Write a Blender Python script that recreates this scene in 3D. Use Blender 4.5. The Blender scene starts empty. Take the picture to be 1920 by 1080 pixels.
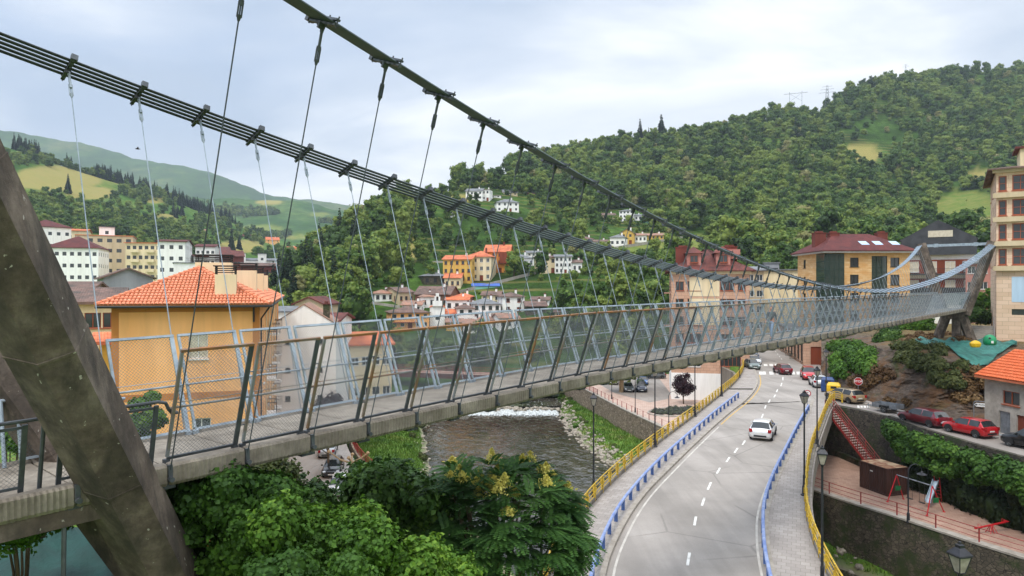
import bpy, bmesh, math, random
import numpy as np
from mathutils import Vector, Matrix
S = bpy.context.scene
COL = S.collection
random.seed(7); RNG = np.random.default_rng(7)
R = math.radians
F = 1280.0; CZ = 12.5
def P(px, py, Y): return Vector(((px-960)/F*Y, Y, CZ-(py-540)/F*Y))
def G(px, py, z=0.0):
    Y = (CZ-z)*F/(py-540); return Vector(((px-960)/F*Y, Y, z))
# ------------------------------------------------------------------ materials
MATS = {}
def hexc(h):
    h = h.lstrip('#'); c = [int(h[i:i+2], 16)/255 for i in (0, 2, 4)]
    return tuple((v/12.92 if v <= .04045 else ((v+.055)/1.055)**2.4) for v in c)+(1,)
def col(c): return hexc(c) if isinstance(c, str) else tuple(c)[:3]+(1,)
class NT:
    def __init__(s, m):
        s.t = m.node_tree; s.n = s.t.nodes; s.l = s.t.links
        s.bsdf = s.n.get('Principled BSDF'); s.out = s.n.get('Material Output')
    def new(s, typ, **kw):
        n = s.n.new(typ)
        for k, v in kw.items():
            if k.startswith('i_'): n.inputs[k[2:].replace('_', ' ')].default_value = v
            elif k.startswith('n_'): n.inputs[int(k[2:])].default_value = v
            else: setattr(n, k, v)
        return n
    def link(s, a, b): s.l.new(a, b)
    def ramp(s, fac, stops):
        r = s.new('ShaderNodeValToRGB'); e = r.color_ramp.elements
        while len(e) < len(stops): e.new(.5)
        for i, (p, c) in enumerate(stops): e[i].position = p; e[i].color = col(c) if not isinstance(c, float) else (c, c, c, 1)
        s.link(fac, r.inputs[0]); return r.outputs[0]
    def mix(s, fac, a, b, mode='MIX'):
        m = s.new('ShaderNodeMix', data_type='RGBA', blend_type=mode)
        for k, v in ((0, fac), (6, a), (7, b)):
            inp = m.inputs[k]
            if hasattr(v, 'links'): s.link(v, inp)
            elif isinstance(v, (int, float)): inp.default_value = v if k == 0 else (v, v, v, 1)
            else: inp.default_value = col(v)
        return m.outputs[2]
    def noise(s, vec, scale, detail=4, rough=.55, dist=0):
        n = s.new('ShaderNodeTexNoise'); n.inputs['Scale'].default_value = scale; n.inputs['Detail'].default_value = detail
        n.inputs['Roughness'].default_value = rough; n.inputs['Distortion'].default_value = dist
        if vec is not None: s.link(vec, n.inputs['Vector'])
        return n.outputs[0]
    def bump(s, h, strength=.4, dist=.02):
        b = s.new('ShaderNodeBump'); b.inputs['Strength'].default_value = strength; b.inputs['Distance'].default_value = dist
        s.link(h, b.inputs['Height']); s.link(b.outputs[0], s.bsdf.inputs['Normal'])
def newmat(name):
    m = bpy.data.materials.new(name); m.use_nodes = True; MATS[name] = m; return m, NT(m)
def M(name, c1=None, c2=None, scale=1.0, rough=.8, bump=0, bscale=None, metal=0, detail=5, spread=(.35, .65), space='world', c3=None, dirt=0, coat=0, spec=None, streak=False):
    """mottled procedural material; c1/c2 mixed by noise"""
    if name in MATS: return MATS[name]
    m, t = newmat(name); b = t.bsdf
    b.inputs['Roughness'].default_value = rough; b.inputs['Metallic'].default_value = metal
    if coat: b.inputs['Coat Weight'].default_value = coat; b.inputs['Coat Roughness'].default_value = .05
    if spec is not None: b.inputs['Specular IOR Level'].default_value = spec
    if space == 'world': v = t.new('ShaderNodeNewGeometry').outputs['Position']
    else: v = t.new('ShaderNodeTexCoord').outputs['Object']
    if c2 is None: c2 = c1
    vv = v
    if streak:
        mp = t.new('ShaderNodeMapping'); mp.inputs['Scale'].default_value = (1, 1, .12); t.link(v, mp.inputs[0]); vv = mp.outputs[0]
    f = t.noise(vv, scale, detail)
    stops = [(spread[0], c1), (spread[1], c2)]
    if c3: stops = [(spread[0], c1), ((spread[0]+spread[1])/2, c2), (spread[1], c3)]
    c = t.ramp(f, stops)
    if dirt:
        d = t.ramp(t.noise(vv, scale*3.7+.3, 6, .65), [(.42, 1.0), (.72, 1.0-dirt)])
        c = t.mix(1.0, c, d, 'MULTIPLY')
    t.link(c, b.inputs['Base Color'])
    if bump: t.bump(t.noise(v, bscale or scale*6, 5), bump, .03)
    return m
def stonemat(name, c1, c2, mortar, scale=2.0, rough=.9, bump=.7, green=None, gs=.3, gspread=(.5, .62), zs=1.4):
    if name in MATS: return MATS[name]
    m, t = newmat(name); t.bsdf.inputs['Roughness'].default_value = rough
    v = t.new('ShaderNodeNewGeometry').outputs['Position']
    mp = t.new('ShaderNodeMapping'); mp.inputs['Scale'].default_value = (1, 1, zs); t.link(v, mp.inputs[0])
    w = t.noise(v, 1.5, 3); wv = t.new('ShaderNodeMix', data_type='VECTOR'); wv.inputs[0].default_value = .12
    t.link(mp.outputs[0], wv.inputs[4]); n2 = t.new('ShaderNodeTexNoise'); n2.inputs['Scale'].default_value = 2.; t.link(v, n2.inputs[0]); t.link(n2.outputs[1], wv.inputs[5])
    vo = t.new('ShaderNodeTexVoronoi'); vo.inputs['Scale'].default_value = scale; t.link(wv.outputs[1], vo.inputs['Vector'])
    ve = t.new('ShaderNodeTexVoronoi', feature='DISTANCE_TO_EDGE'); ve.inputs['Scale'].default_value = scale; t.link(wv.outputs[1], ve.inputs['Vector'])
    sep = t.new('ShaderNodeSeparateColor'); t.link(vo.outputs['Color'], sep.inputs[0])
    c = t.mix(sep.outputs[0], c1, c2)
    e = t.ramp(ve.outputs['Distance'], [(0.02, 0.0), (.09, 1.0)])
    c = t.mix(e, mortar, c)
    c = t.mix(.5, c, t.ramp(t.noise(v, .8, 6, .7), [(.3, .45), (.7, 1.0)]), 'MULTIPLY')
    if green: c = t.mix(t.ramp(t.noise(v, gs, 6, .7), [(gspread[0], 0.0), (gspread[1], 1.0)]), c, t.mix(t.noise(v, 3., 3), green, (.02, .035, .01)))
    t.link(c, t.bsdf.inputs['Base Color']); t.bump(e, bump, .04); return m
def leafmat(name, c1, c2, c3=None, trans=.25, big=.25, rough=.6, rnd=.6):
    """foliage: colour by leaf island, by clump noise and by object"""
    if name in MATS: return MATS[name]
    m, t = newmat(name); t.bsdf.inputs['Roughness'].default_value = rough; t.bsdf.inputs['Specular IOR Level'].default_value = .25
    g = t.new('ShaderNodeNewGeometry'); oi = t.new('ShaderNodeObjectInfo')
    f = t.noise(g.outputs['Position'], big, 3)
    a = t.new('ShaderNodeMath', operation='MULTIPLY_ADD'); t.link(g.outputs['Random Per Island'], a.inputs[0]); a.inputs[1].default_value = .45; 
    f2 = t.new('ShaderNodeMath', operation='MULTIPLY_ADD'); t.link(f, f2.inputs[0]); f2.inputs[1].default_value = 1.3; f2.inputs[2].default_value = -.55
    t.link(f2.outputs[0], a.inputs[2])
    b = t.new('ShaderNodeMath', operation='MULTIPLY_ADD'); t.link(oi.outputs['Random'], b.inputs[0]); b.inputs[1].default_value = rnd; t.link(a.outputs[0], b.inputs[2])
    st = [(.1, c1), (.8, c2)] if not c3 else [(.08, c1), (.62, c2), (.98, c3)]
    c = t.ramp(b.outputs[0], st)
    t.link(c, t.bsdf.inputs['Base Color'])
    tr = t.new('ShaderNodeBsdfTranslucent'); t.link(c, tr.inputs[0])
    mx = t.new('ShaderNodeMixShader'); mx.inputs[0].default_value = trans
    t.link(t.bsdf.outputs[0], mx.inputs[1]); t.link(tr.outputs[0], mx.inputs[2]); t.link(mx.outputs[0], t.out.inputs[0])
    return m
def tilemat(name, c1, c2, c3, sx=4.5, sy=2.2, bump=.8):
    """roof tiles laid out in UV metres: columns run down the slope"""
    if name in MATS: return MATS[name]
    m, t = newmat(name); t.bsdf.inputs['Roughness'].default_value = .85
    uv = t.new('ShaderNodeTexCoord').outputs['UV']; sp = t.new('ShaderNodeSeparateXYZ'); t.link(uv, sp.inputs[0])
    def saw(o, k):
        a = t.new('ShaderNodeMath', operation='MULTIPLY'); t.link(o, a.inputs[0]); a.inputs[1].default_value = k
        f = t.new('ShaderNodeMath', operation='FRACT'); t.link(a.outputs[0], f.inputs[0]); return f.outputs[0], a.outputs[0]
    fx, ax = saw(sp.outputs[0], sx); fy, ay = saw(sp.outputs[1], sy)
    s = t.new('ShaderNodeMath', operation='PINGPONG'); t.link(ax, s.inputs[0]); s.inputs[1].default_value = .5
    fl = t.new('ShaderNodeVectorMath', operation='FLOOR'); cb = t.new('ShaderNodeCombineXYZ'); t.link(ax, cb.inputs[0]); t.link(ay, cb.inputs[1]); t.link(cb.outputs[0], fl.inputs[0])
    wn = t.new('ShaderNodeTexWhiteNoise'); t.link(fl.outputs[0], wn.inputs[0])
    g = t.new('ShaderNodeNewGeometry').outputs['Position']
    c = t.mix(wn.outputs[0], c1, c2); c = t.mix(t.ramp(t.noise(g, .5, 5, .65), [(.42, 0.0), (.66, 1.0)]), c, c3)
    t.link(c, t.bsdf.inputs['Base Color'])
    h = t.new('ShaderNodeMath', operation='MULTIPLY_ADD'); t.link(s.outputs[0], h.inputs[0]); h.inputs[1].default_value = 2.; t.link(fy, h.inputs[2])
    t.bump(h.outputs[0], bump, .06); return m
# ------------------------------------------------------------------ objects
def setp(o, label=None, cat=None, group=None, kind=None):
    if label: o['label'] = label
    if cat: o['category'] = cat
    if group: o['group'] = group
    if kind: o['kind'] = kind
    return o
def T(name, label, cat, loc=(0, 0, 0), rz=0, group=None, sc=1):
    o = bpy.data.objects.new(name, None); COL.objects.link(o); o.location = loc; o.rotation_euler = (0, 0, rz); o.scale = (sc,)*3
    o.empty_display_size = .2
    return setp(o, label, cat, group)
class MB:
    def __init__(s): s.v = []; s.f = []; s.uv = []; s.hasuv = False
    def add(s, vs, fs, uvs=None):
        k = len(s.v); s.v += [tuple(p) for p in vs]; s.f += [tuple(i+k for i in f) for f in fs]
        if uvs: s.hasuv = True; s.uv += uvs
        else: s.uv += [[(0, 0)]*len(f) for f in fs]
        return s
    def quad(s, a, b, c, d, uv=None): return s.add([a, b, c, d], [(0, 1, 2, 3)], [uv] if uv else None)
    def box(s, c, d, rz=0, ax=None):
        c = Vector(c); h = [x/2 for x in d]
        if ax is None: ax = (Vector((math.cos(rz), math.sin(rz), 0)), Vector((-math.sin(rz), math.cos(rz), 0)), Vector((0, 0, 1)))
        vs = [c+ax[0]*(i*h[0])+ax[1]*(j*h[1])+ax[2]*(k*h[2]) for k in (-1, 1) for j in (-1, 1) for i in (-1, 1)]
        return s.add(vs, [(0, 2, 3, 1), (4, 5, 7, 6), (0, 1, 5, 4), (2, 6, 7, 3), (1, 3, 7, 5), (0, 4, 6, 2)])
    def bx(s, x0, x1, y0, y1, z0, z1): return s.box(((x0+x1)/2, (y0+y1)/2, (z0+z1)/2), (x1-x0, y1-y0, z1-z0))
    def bar(s, a, b, w, h, up=(0, 0, 1)):
        a = Vector(a); b = Vector(b); x = (b-a); L = x.length; x = x/L; u = Vector(up)
        y = u.cross(x)
        if y.length < 1e-4: y = Vector((1, 0, 0)).cross(x)
        y.normalize(); z = x.cross(y); return s.box((a+b)/2, (L, w, h), ax=(x, y, z))
    def cyl(s, a, b, r0, r1=None, n=8, caps=True):
        a = Vector(a); b = Vector(b); r1 = r0 if r1 is None else r1; x = (b-a).normalized()
        y = x.orthogonal().normalized(); z = x.cross(y); vs = []
        for p, r in ((a, r0), (b, r1)): vs += [p+(y*math.cos(2*math.pi*i/n)+z*math.sin(2*math.pi*i/n))*r for i in range(n)]
        fs = [(i, (i+1) % n, n+(i+1) % n, n+i) for i in range(n)]
        if caps: fs += [tuple(range(n))[::-1], tuple(range(n, 2*n))]
        return s.add(vs, fs)
    def tube(s, pts, r, n=6, closed=False):
        pts = [Vector(p) for p in pts]; m = len(pts); rr = r if isinstance(r, (list, tuple)) else [r]*m
        d0 = (pts[1]-pts[0]).normalized(); y = d0.orthogonal().normalized(); vs = []
        for i, p in enumerate(pts):
            d = (pts[min(i+1, m-1)]-pts[max(i-1, 0)]).normalized(); y = (y-d*y.dot(d)).normalized(); z = d.cross(y)
            vs += [p+(y*math.cos(2*math.pi*k/n)+z*math.sin(2*math.pi*k/n))*rr[i] for k in range(n)]
        fs = [(i*n+k, i*n+(k+1) % n, (i+1)*n+(k+1) % n, (i+1)*n+k) for i in range(m-1) for k in range(n)]
        fs += [tuple(range(n))[::-1], tuple(range((m-1)*n, m*n))]
        return s.add(vs, fs)
    def lathe(s, prof, n=12, c=(0, 0, 0), sx=1, sy=1, a0=0):
        vs = [(c[0]+r*math.cos(a0+2*math.pi*k/n)*sx, c[1]+r*math.sin(a0+2*math.pi*k/n)*sy, c[2]+z) for r, z in prof for k in range(n)]
        fs = [(i*n+k, i*n+(k+1) % n, (i+1)*n+(k+1) % n, (i+1)*n+k) for i in range(len(prof)-1) for k in range(n)]
        fs += [tuple(range(n))[::-1], tuple(range((len(prof)-1)*n, len(prof)*n))]
        return s.add(vs, fs)
    def prism(s, poly, z0, z1):
        n = len(poly); vs = [(p[0], p[1], z0) for p in poly]+[(p[0], p[1], z1) for p in poly]
        return s.add(vs, [tuple(range(n))[::-1], tuple(range(n, 2*n))]+[(i, (i+1) % n, n+(i+1) % n, n+i) for i in range(n)])
    def build(s, name, mat, parent=None, smooth=False, **props):
        me = bpy.data.meshes.new(name); me.from_pydata(s.v, [], s.f); me.materials.append(mat)
        if s.hasuv:
            l = me.uv_layers.new(name='UVMap'); flat = [c for f in s.uv for p in f for c in p]
            if len(flat) == 2*len(me.loops): l.data.foreach_set('uv', flat)
        if smooth: me.polygons.foreach_set('use_smooth', [True]*len(me.polygons))
        return link(name, me, parent, **props)
def link(name, me, parent=None, **props):
    o = bpy.data.objects.new(name, me); COL.objects.link(o); o.parent = parent
    return setp(o, **props)
def mesh_np(name, V, Fq, mat, smooth=False):
    me = bpy.data.meshes.new(name); n = len(V); q = Fq.shape[1]; m = len(Fq)
    me.vertices.add(n); me.vertices.foreach_set('co', np.ascontiguousarray(V, dtype=np.float32).ravel())
    me.loops.add(m*q); me.loops.foreach_set('vertex_index', Fq.astype(np.int32).ravel())
    me.polygons.add(m); me.polygons.foreach_set('loop_start', np.arange(0, m*q, q, dtype=np.int32)); me.polygons.foreach_set('loop_total', np.full(m, q, dtype=np.int32))
    if smooth: me.polygons.foreach_set('use_smooth', np.ones(m, dtype=bool))
    me.update(calc_edges=True); me.validate(); me.materials.append(mat); return me
def tree_copy(o, parent=None):
    c = o.copy(); COL.objects.link(c); c.parent = parent
    for ch in o.children: tree_copy(ch, c)
    return c
def smooth_line(pts, step=1.0):
    """Catmull-Rom through the points, resampled about every step metres"""
    p = [np.array(tuple(q), float) for q in pts]; p = [2*p[0]-p[1]]+p+[2*p[-1]-p[-2]]; out = []
    for i in range(1, len(p)-2):
        a, b, c, d = p[i-1:i+3]; n = max(2, int(np.linalg.norm(c-b)/step))
        for k in range(n):
            t = k/n; out.append(.5*(2*b+(c-a)*t+(2*a-5*b+4*c-d)*t*t+(3*b-a-3*c+d)*t**3))
    out.append(p[-2]); return [Vector(q) for q in out]
def resample(line, step):
    L = [0.]
    for a, b in zip(line, line[1:]): L.append(L[-1]+(b-a).length)
    n = max(1, round(L[-1]/step)); xs = np.linspace(0, L[-1], n+1); arr = np.array([tuple(p) for p in line])
    return [Vector([float(np.interp(x, L, arr[:, k])) for k in range(3)]) for x in xs]
def offset(line, d):
    out = []
    for i, p in enumerate(line):
        t = line[min(i+1, len(line)-1)]-line[max(i-1, 0)]; t.z = 0; t.normalize(); out.append(p+Vector((t.y, -t.x, 0))*d)
    return out
def strip(a, b, z=None):
    mb = MB(); n = min(len(a), len(b)); vs = []
    for i in range(n): vs += [a[i], b[i]]
    mb.add(vs, [(2*i, 2*i+1, 2*i+3, 2*i+2) for i in range(n-1)]); return mb
def noise3(x, y, s=1., seed=0):
    """cheap smooth value noise built from sines, numpy friendly"""
    x = x*s; y = y*s; r = 0
    for k in range(5):
        a = 1.7*k+seed*2.31; f = 1.63**k
        r = r+np.sin(f*(x*math.cos(a)+y*math.sin(a))+seed*5+k*1.3)*np.sin(f*(y*math.cos(a*1.3)-x*math.sin(a*.7))+k*2.1+seed)/1.5**k
    return r/2.2
# ------------------------------------------------------------------ leaf clouds
def lumps_for(h, rx, n, seed, flat=.8, z0=0):
    r = random.Random(seed); out = [((0, 0, z0+h*.5), rx*.72, h*.42)]
    for i in range(n):
        a = i*2.399+r.uniform(-.4, .4); zz = r.uniform(.18, .95); rad = rx*(1-.75*abs(zz-.42))*r.uniform(.45, .8)
        q = rx*r.uniform(.3, .5); out.append(((math.cos(a)*rad, math.sin(a)*rad, z0+h*zz), q, q*flat))
    return out
def leaf_cloud(lumps, n, size, seed=0, up=.35, aspect=1.0, jit=.18, core=True, crad=.8, sprigs=0):
    rng = np.random.default_rng(seed); C = np.array([l[0] for l in lumps], float); Rx = np.array([l[1] for l in lumps]); Rz = np.array([l[2] for l in lumps])
    w = Rx*Rx; w = w/w.sum(); k = rng.choice(len(lumps), n, p=w)
    d = rng.normal(size=(n, 3)); d /= np.linalg.norm(d, axis=1)[:, None]
    rad = np.stack([Rx[k], Rx[k], Rz[k]], 1); q = 1-np.abs(rng.normal(0, jit, n)); q += rng.uniform(0, .12, n)
    wob = 1+.16*np.sin(d[:, 0]*5+C[k][:, 0]*7+k)*np.sin(d[:, 1]*6+d[:, 2]*4+C[k][:, 2]*5)+.1*np.sin(d[:, 2]*9+k*3)*np.sin(d[:, 0]*8-d[:, 1]*7)
    pos = C[k]+d*rad*(q*wob)[:, None]
    # drop leaves buried deep in other lumps
    keep = np.ones(n, bool)
    for c, a, b in zip(C, Rx, Rz):
        dd = (pos-c)/np.array([a, a, b]); keep &= (np.sum(dd*dd, 1) > .45)
    pos = pos[keep]; d = d[keep]
    if sprigs:
        i = rng.integers(0, len(pos), sprigs); L = rng.uniform(.2, .6, sprigs)*size*6; dr = d[i]+rng.normal(0, .45, (sprigs, 3)); dr[:, 2] += .35; dr /= np.linalg.norm(dr, axis=1)[:, None]; ex = []; ed_ = []
        for j in range(9): f = j/8; p_ = pos[i]+dr*(L*f)[:, None]+rng.normal(0, size*.25, (sprigs, 3)); p_[:, 2] -= f*f*L*.35; ex.append(p_); ed_.append(dr)
        pos = np.concatenate([pos]+ex); d = np.concatenate([d]+ed_)
    m = len(pos)
    nn = d+rng.normal(0, .45, (m, 3)); nn[:, 2] += up; nn /= np.linalg.norm(nn, axis=1)[:, None]
    t = np.cross(nn, rng.normal(size=(m, 3))); t /= np.linalg.norm(t, axis=1)[:, None]; b = np.cross(nn, t)
    sz = size*rng.uniform(.6, 1.35, m)[:, None]
    V = np.stack([pos-t*sz*.5, pos-b*sz*.42*aspect+nn*sz*.12, pos+t*sz*.5, pos+b*sz*.42*aspect+nn*sz*.12], 1).reshape(-1, 3)
    Fq = np.arange(4*m).reshape(m, 4)
    if core:
        vs = []; fs = []
        for (c, a, b2) in lumps:
            base = len(V)+len(vs); nu, nv = 8, 5
            for j in range(nv+1):
                th = math.pi*j/nv
                for i in range(nu):
                    ph = 2*math.pi*i/nu; rr = crad*rng.uniform(.85, 1.08)
                    vs.append((c[0]+a*rr*math.sin(th)*math.cos(ph), c[1]+a*rr*math.sin(th)*math.sin(ph), c[2]+b2*rr*math.cos(th)))
            for j in range(nv):
                for i in range(nu): fs.append((base+j*nu+i, base+(j+1)*nu+i, base+(j+1)*nu+(i+1) % nu, base+j*nu+(i+1) % nu))
        V = np.concatenate([V, np.array(vs)]); Fq = np.concatenate([Fq, np.array(fs)])
    return V, Fq
# ------------------------------------------------------------------ camera, light, sky
cam = bpy.data.cameras.new('camera'); cam.sensor_width = 36; cam.lens = 24.0; cam.clip_end = 30000; cam.clip_start = .1
co = bpy.data.objects.new('camera', cam); COL.objects.link(co); co.location = (0, 0, CZ); co.rotation_euler = (R(90), 0, 0); S.camera = co
S.view_settings.view_transform = 'Standard'; S.view_settings.look = 'None'; S.view_settings.exposure = 0.5; S.view_settings.gamma = 1
SUN_EL, SUN_AZ = 58, 215   # azimuth measured clockwise from +Y
sd = bpy.data.lights.new('sun', 'SUN'); sd.energy = 1.5; sd.angle = R(12); sd.color = (1, .94, .85)
so = bpy.data.objects.new('sun', sd); COL.objects.link(so)
dv = Vector((math.sin(R(SUN_AZ))*math.cos(R(SUN_EL)), math.cos(R(SUN_AZ))*math.cos(R(SUN_EL)), math.sin(R(SUN_EL))))
so.rotation_euler = dv.to_track_quat('Z', 'Y').to_euler(); so.location = dv*50+Vector((0, 0, 20))
w = bpy.data.worlds.new('World'); S.world = w; w.use_nodes = True
t = NT.__new__(NT); t.t = w.node_tree; t.n = t.t.nodes; t.l = t.t.links
bg = t.n['Background']; wo = t.n['World Output']
sky = t.new('ShaderNodeTexSky', sky_type='NISHITA', sun_disc=False, sun_elevation=R(SUN_EL), sun_rotation=R(SUN_AZ)); t.link(sky.outputs[0], bg.inputs[0]); bg.inputs[1].default_value = .07
gd = t.new('ShaderNodeNewGeometry') if False else t.new('ShaderNodeTexCoord'); dirn = gd.outputs['Generated']
sp = t.new('ShaderNodeSeparateXYZ'); t.link(dirn, sp.inputs[0])
den = t.new('ShaderNodeMath', operation='MAXIMUM'); t.link(sp.outputs[2], den.inputs[0]); den.inputs[1].default_value = 0
ad = t.new('ShaderNodeMath', operation='ADD'); t.link(den.outputs[0], ad.inputs[0]); ad.inputs[1].default_value = .22
vd = t.new('ShaderNodeVectorMath', operation='DIVIDE'); cb = t.new('ShaderNodeCombineXYZ')
for i in range(3): t.link(ad.outputs[0], cb.inputs[i])
t.link(dirn, vd.inputs[0]); t.link(cb.outputs[0], vd.inputs[1])
mp = t.new('ShaderNodeMapping'); mp.inputs['Location'].default_value = (1.6, -.35, 0); mp.inputs['Scale'].default_value = (.62, .8, .0); t.link(vd.outputs[0], mp.inputs[0])
n1 = t.noise(mp.outputs[0], 1.15, 6, .5, .35); n2 = t.noise(mp.outputs[0], .55, 3, .5, .1)
c1 = t.ramp(n1, [(.38, '#9aa9bd'), (.47, '#c8cfd9'), (.55, '#fcfbf8'), (.64, '#dbdee2'), (.74, '#fbfbfa')])
c2 = t.mix(t.ramp(n2, [(.44, 0.0), (.6, .45)]), c1, '#c2cbd8')
lf = t.new('ShaderNodeMapRange'); t.link(sp.outputs[0], lf.inputs[0]); lf.inputs[1].default_value = .25; lf.inputs[2].default_value = -.55
hf = t.new('ShaderNodeMapRange'); t.link(sp.outputs[2], hf.inputs[0]); hf.inputs[1].default_value = .10; hf.inputs[2].default_value = .36
lh = t.new('ShaderNodeMath', operation='MULTIPLY'); t.link(lf.outputs[0], lh.inputs[0]); t.link(hf.outputs[0], lh.inputs[1])
n3 = t.ramp(t.noise(mp.outputs[0], 2.3, 5, .55, .5), [(.33, .15), (.62, 1.0)]); c2 = t.mix(t.mix(1., lh.outputs[0], n3, 'MULTIPLY'), c2, '#8fa5c4')
el = t.ramp(sp.outputs[2], [(.0, '#f2f3f3'), (.12, '#f0f1f2'), (.33, '#eaebec')])
c3 = t.mix(t.ramp(sp.outputs[2], [(.02, .3), (.2, .9)]), el, c2)
bg2 = t.new('ShaderNodeBackground'); t.link(c3, bg2.inputs[0])
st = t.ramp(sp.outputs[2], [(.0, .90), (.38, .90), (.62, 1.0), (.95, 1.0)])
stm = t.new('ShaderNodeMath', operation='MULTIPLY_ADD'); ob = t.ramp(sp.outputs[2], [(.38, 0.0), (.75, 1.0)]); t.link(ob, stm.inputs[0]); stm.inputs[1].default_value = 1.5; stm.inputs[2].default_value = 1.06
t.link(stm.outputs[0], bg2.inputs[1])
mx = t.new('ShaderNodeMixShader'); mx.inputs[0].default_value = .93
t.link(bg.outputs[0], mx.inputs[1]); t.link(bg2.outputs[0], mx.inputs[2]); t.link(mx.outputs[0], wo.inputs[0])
# ------------------------------------------------------------------ key lines on the ground
LOW = -5.85; WATER = -10.3
kerbL = smooth_line([G(*p) for p in [(1128, 1240), (1130, 1080), (1165, 990), (1205, 930), (1255, 878), (1310, 825), (1360, 780), (1400, 748), (1418, 724), (1419, 706), (1413, 690), (1412, 675), (1414, 660), (1416, 645), (1418, 628)]])
kerbR = smooth_line([G(*p) for p in [(1500, 1240), (1449, 1080), (1437, 1010), (1438, 960), (1453, 910), (1476, 860), (1500, 808), (1517, 774), (1524, 752)]])
yelL = smooth_line([G(*p) for p in [(985, 1240), (1032, 1080), (1068, 1012), (1107, 952), (1165, 892), (1232, 836), (1300, 784), (1350, 744), (1381, 716), (1393, 696), (1393, 684)]])
yelR = smooth_line([G(*p) for p in [(1640, 1240), (1556, 1090), (1522, 1010), (1511, 955), (1513, 900), (1522, 850), (1537, 808), (1552, 770), (1562, 757)]])
railL = smooth_line([G(*p) for p in [(1098, 1240), (1112, 1090), (1150, 990), (1193, 927), (1243, 872), (1296, 823), (1348, 777), (1384, 748)]])
railR = smooth_line([G(*p) for p in [(1480, 1240), (1440, 1090), (1431, 1015), (1433, 960), (1448, 910), (1471, 860), (1496, 808), (1516, 772)]])
wallL = smooth_line([Vector((x, y, LOW)) for x, y in [(-34, 175), (-30, 150), (-27, 125), (-24, 105), (-20.8, 87), (-16.5, 73), (-10, 60), (-3, 47), (4, 36), (14, 24), (28, 8)]], 2)
wallR = smooth_line([Vector((x, y, LOW)) for x, y in [(-2, 190), (6, 160), (11, 137), (13.8, 122), (17, 104), (20, 90), (23.5, 74), (26.8, 60.5), (30.5, 52.5), (33.8, 45.5), (40, 36), (52, 24)]], 2)
RIV = np.array([(-34, 205), (-20, 182), (-9, 165), (-4, 145), (-3, 125), (-2, 107), (.5, 90), (5, 73), (12, 57), (21, 44), (30, 34), (44, 20)], float)
RIV = np.array([tuple(v)[:2] for v in smooth_line([Vector((a, b, 0)) for a, b in RIV], 2)])
STREET = [(31.2, 75.8), (36.4, 68.0), (36.3, 60), (36.9, 54), (38.0, 48), (40.5, 38), (46, 25), (60, 5)]
UPPER = [(34.6, 77.0)]+[(x+1.7, y) for x, y in STREET[1:]]+[(4000, 0), (4000, 7000), (34, 7000), (36, 150), (35.5, 128), (34.6, 104), (32.0, 93), (26.3, 83), (22.4, 79.2), (25, 78)]
_c = Vector((0, 107, 0)); _o = lambda L: max((offset(L, 1.3), offset(L, -1.3)), key=lambda q: (q[len(q)//2]-_c).length)
CHAN = [(p.x, p.y) for p in _o(wallL)]+[(p.x, p.y) for p in reversed(_o(wallR))]
def inside(x, y, poly):
    r = np.zeros(np.shape(x), bool); n = len(poly)
    for i in range(n):
        x0, y0 = poly[i]; x1, y1 = poly[(i+1) % n]
        if y0 == y1: continue
        c = ((y0 > y) != (y1 > y)) & (x < (x1-x0)*(y-y0)/(y1-y0)+x0); r ^= c
    return r
def pdist(x, y, line):
    d = np.full(np.shape(x), 1e9)
    for (ax, ay), (bx, by) in zip(line[:-1], line[1:]):
        vx, vy = bx-ax, by-ay; t = np.clip(((x-ax)*vx+(y-ay)*vy)/(vx*vx+vy*vy), 0, 1)
        d = np.minimum(d, np.hypot(x-ax-t*vx, y-ay-t*vy))
    return d
def ground_z(x, y):
    x = np.asarray(x, float); y = np.asarray(y, float)
    z = np.full(x.shape, LOW)+noise3(x, y, .08)*.04
    nr = (x > -90) & (x < 90) & (y > -40) & (y < 215)
    z = np.where(inside(x, y, UPPER), -.12, z)
    hill = 6.4-.40*np.maximum(0, y-12.5)-1.3*np.maximum(0, x+1.0+.12*np.maximum(0, y-12))+noise3(x, y, .35, 3)*.3
    z = np.where((y < 60) & (x < 25), np.maximum(z, hill), z)
    ch = inside(x, y, CHAN) & nr
    d = pdist(x, y, RIV[::2]) if ch.any() else x*0
    hw = 11.2+noise3(x, y, .25, 2)*.9
    bank = np.where(d < hw, -11.8+1.3*np.clip((d-hw+2.5)/2.5, 0, 1), -10.5+1.3*np.clip((d-hw)/2.5, 0, 1)+.06*np.clip(d-hw-2.5, 0, 20)+noise3(x, y, .9, 5)*.14)
    bank = np.where((y < 60) & (x < 3), np.maximum(bank, hill), bank)
    return np.where(ch, bank, z)
def gz(x, y): return float(ground_z(np.array([x]), np.array([y]))[0])
# ground sheet: fine near, coarse to the horizon
def axis(a, b, st, lo, hi):
    g = list(np.arange(a, b+.01, st)); s = st; q = a
    while q > lo: s *= 1.25; q -= s; g.insert(0, q)
    s = st; q = b
    while q < hi: s *= 1.25; q += s; g.append(q)
    return np.array(g)
xs = axis(-45, 62, .9, -9000, 9000); ys = axis(4, 150, .9, -300, 12000)
XX, YY = np.meshgrid(xs, ys); ZZ = ground_z(XX, YY)
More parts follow.
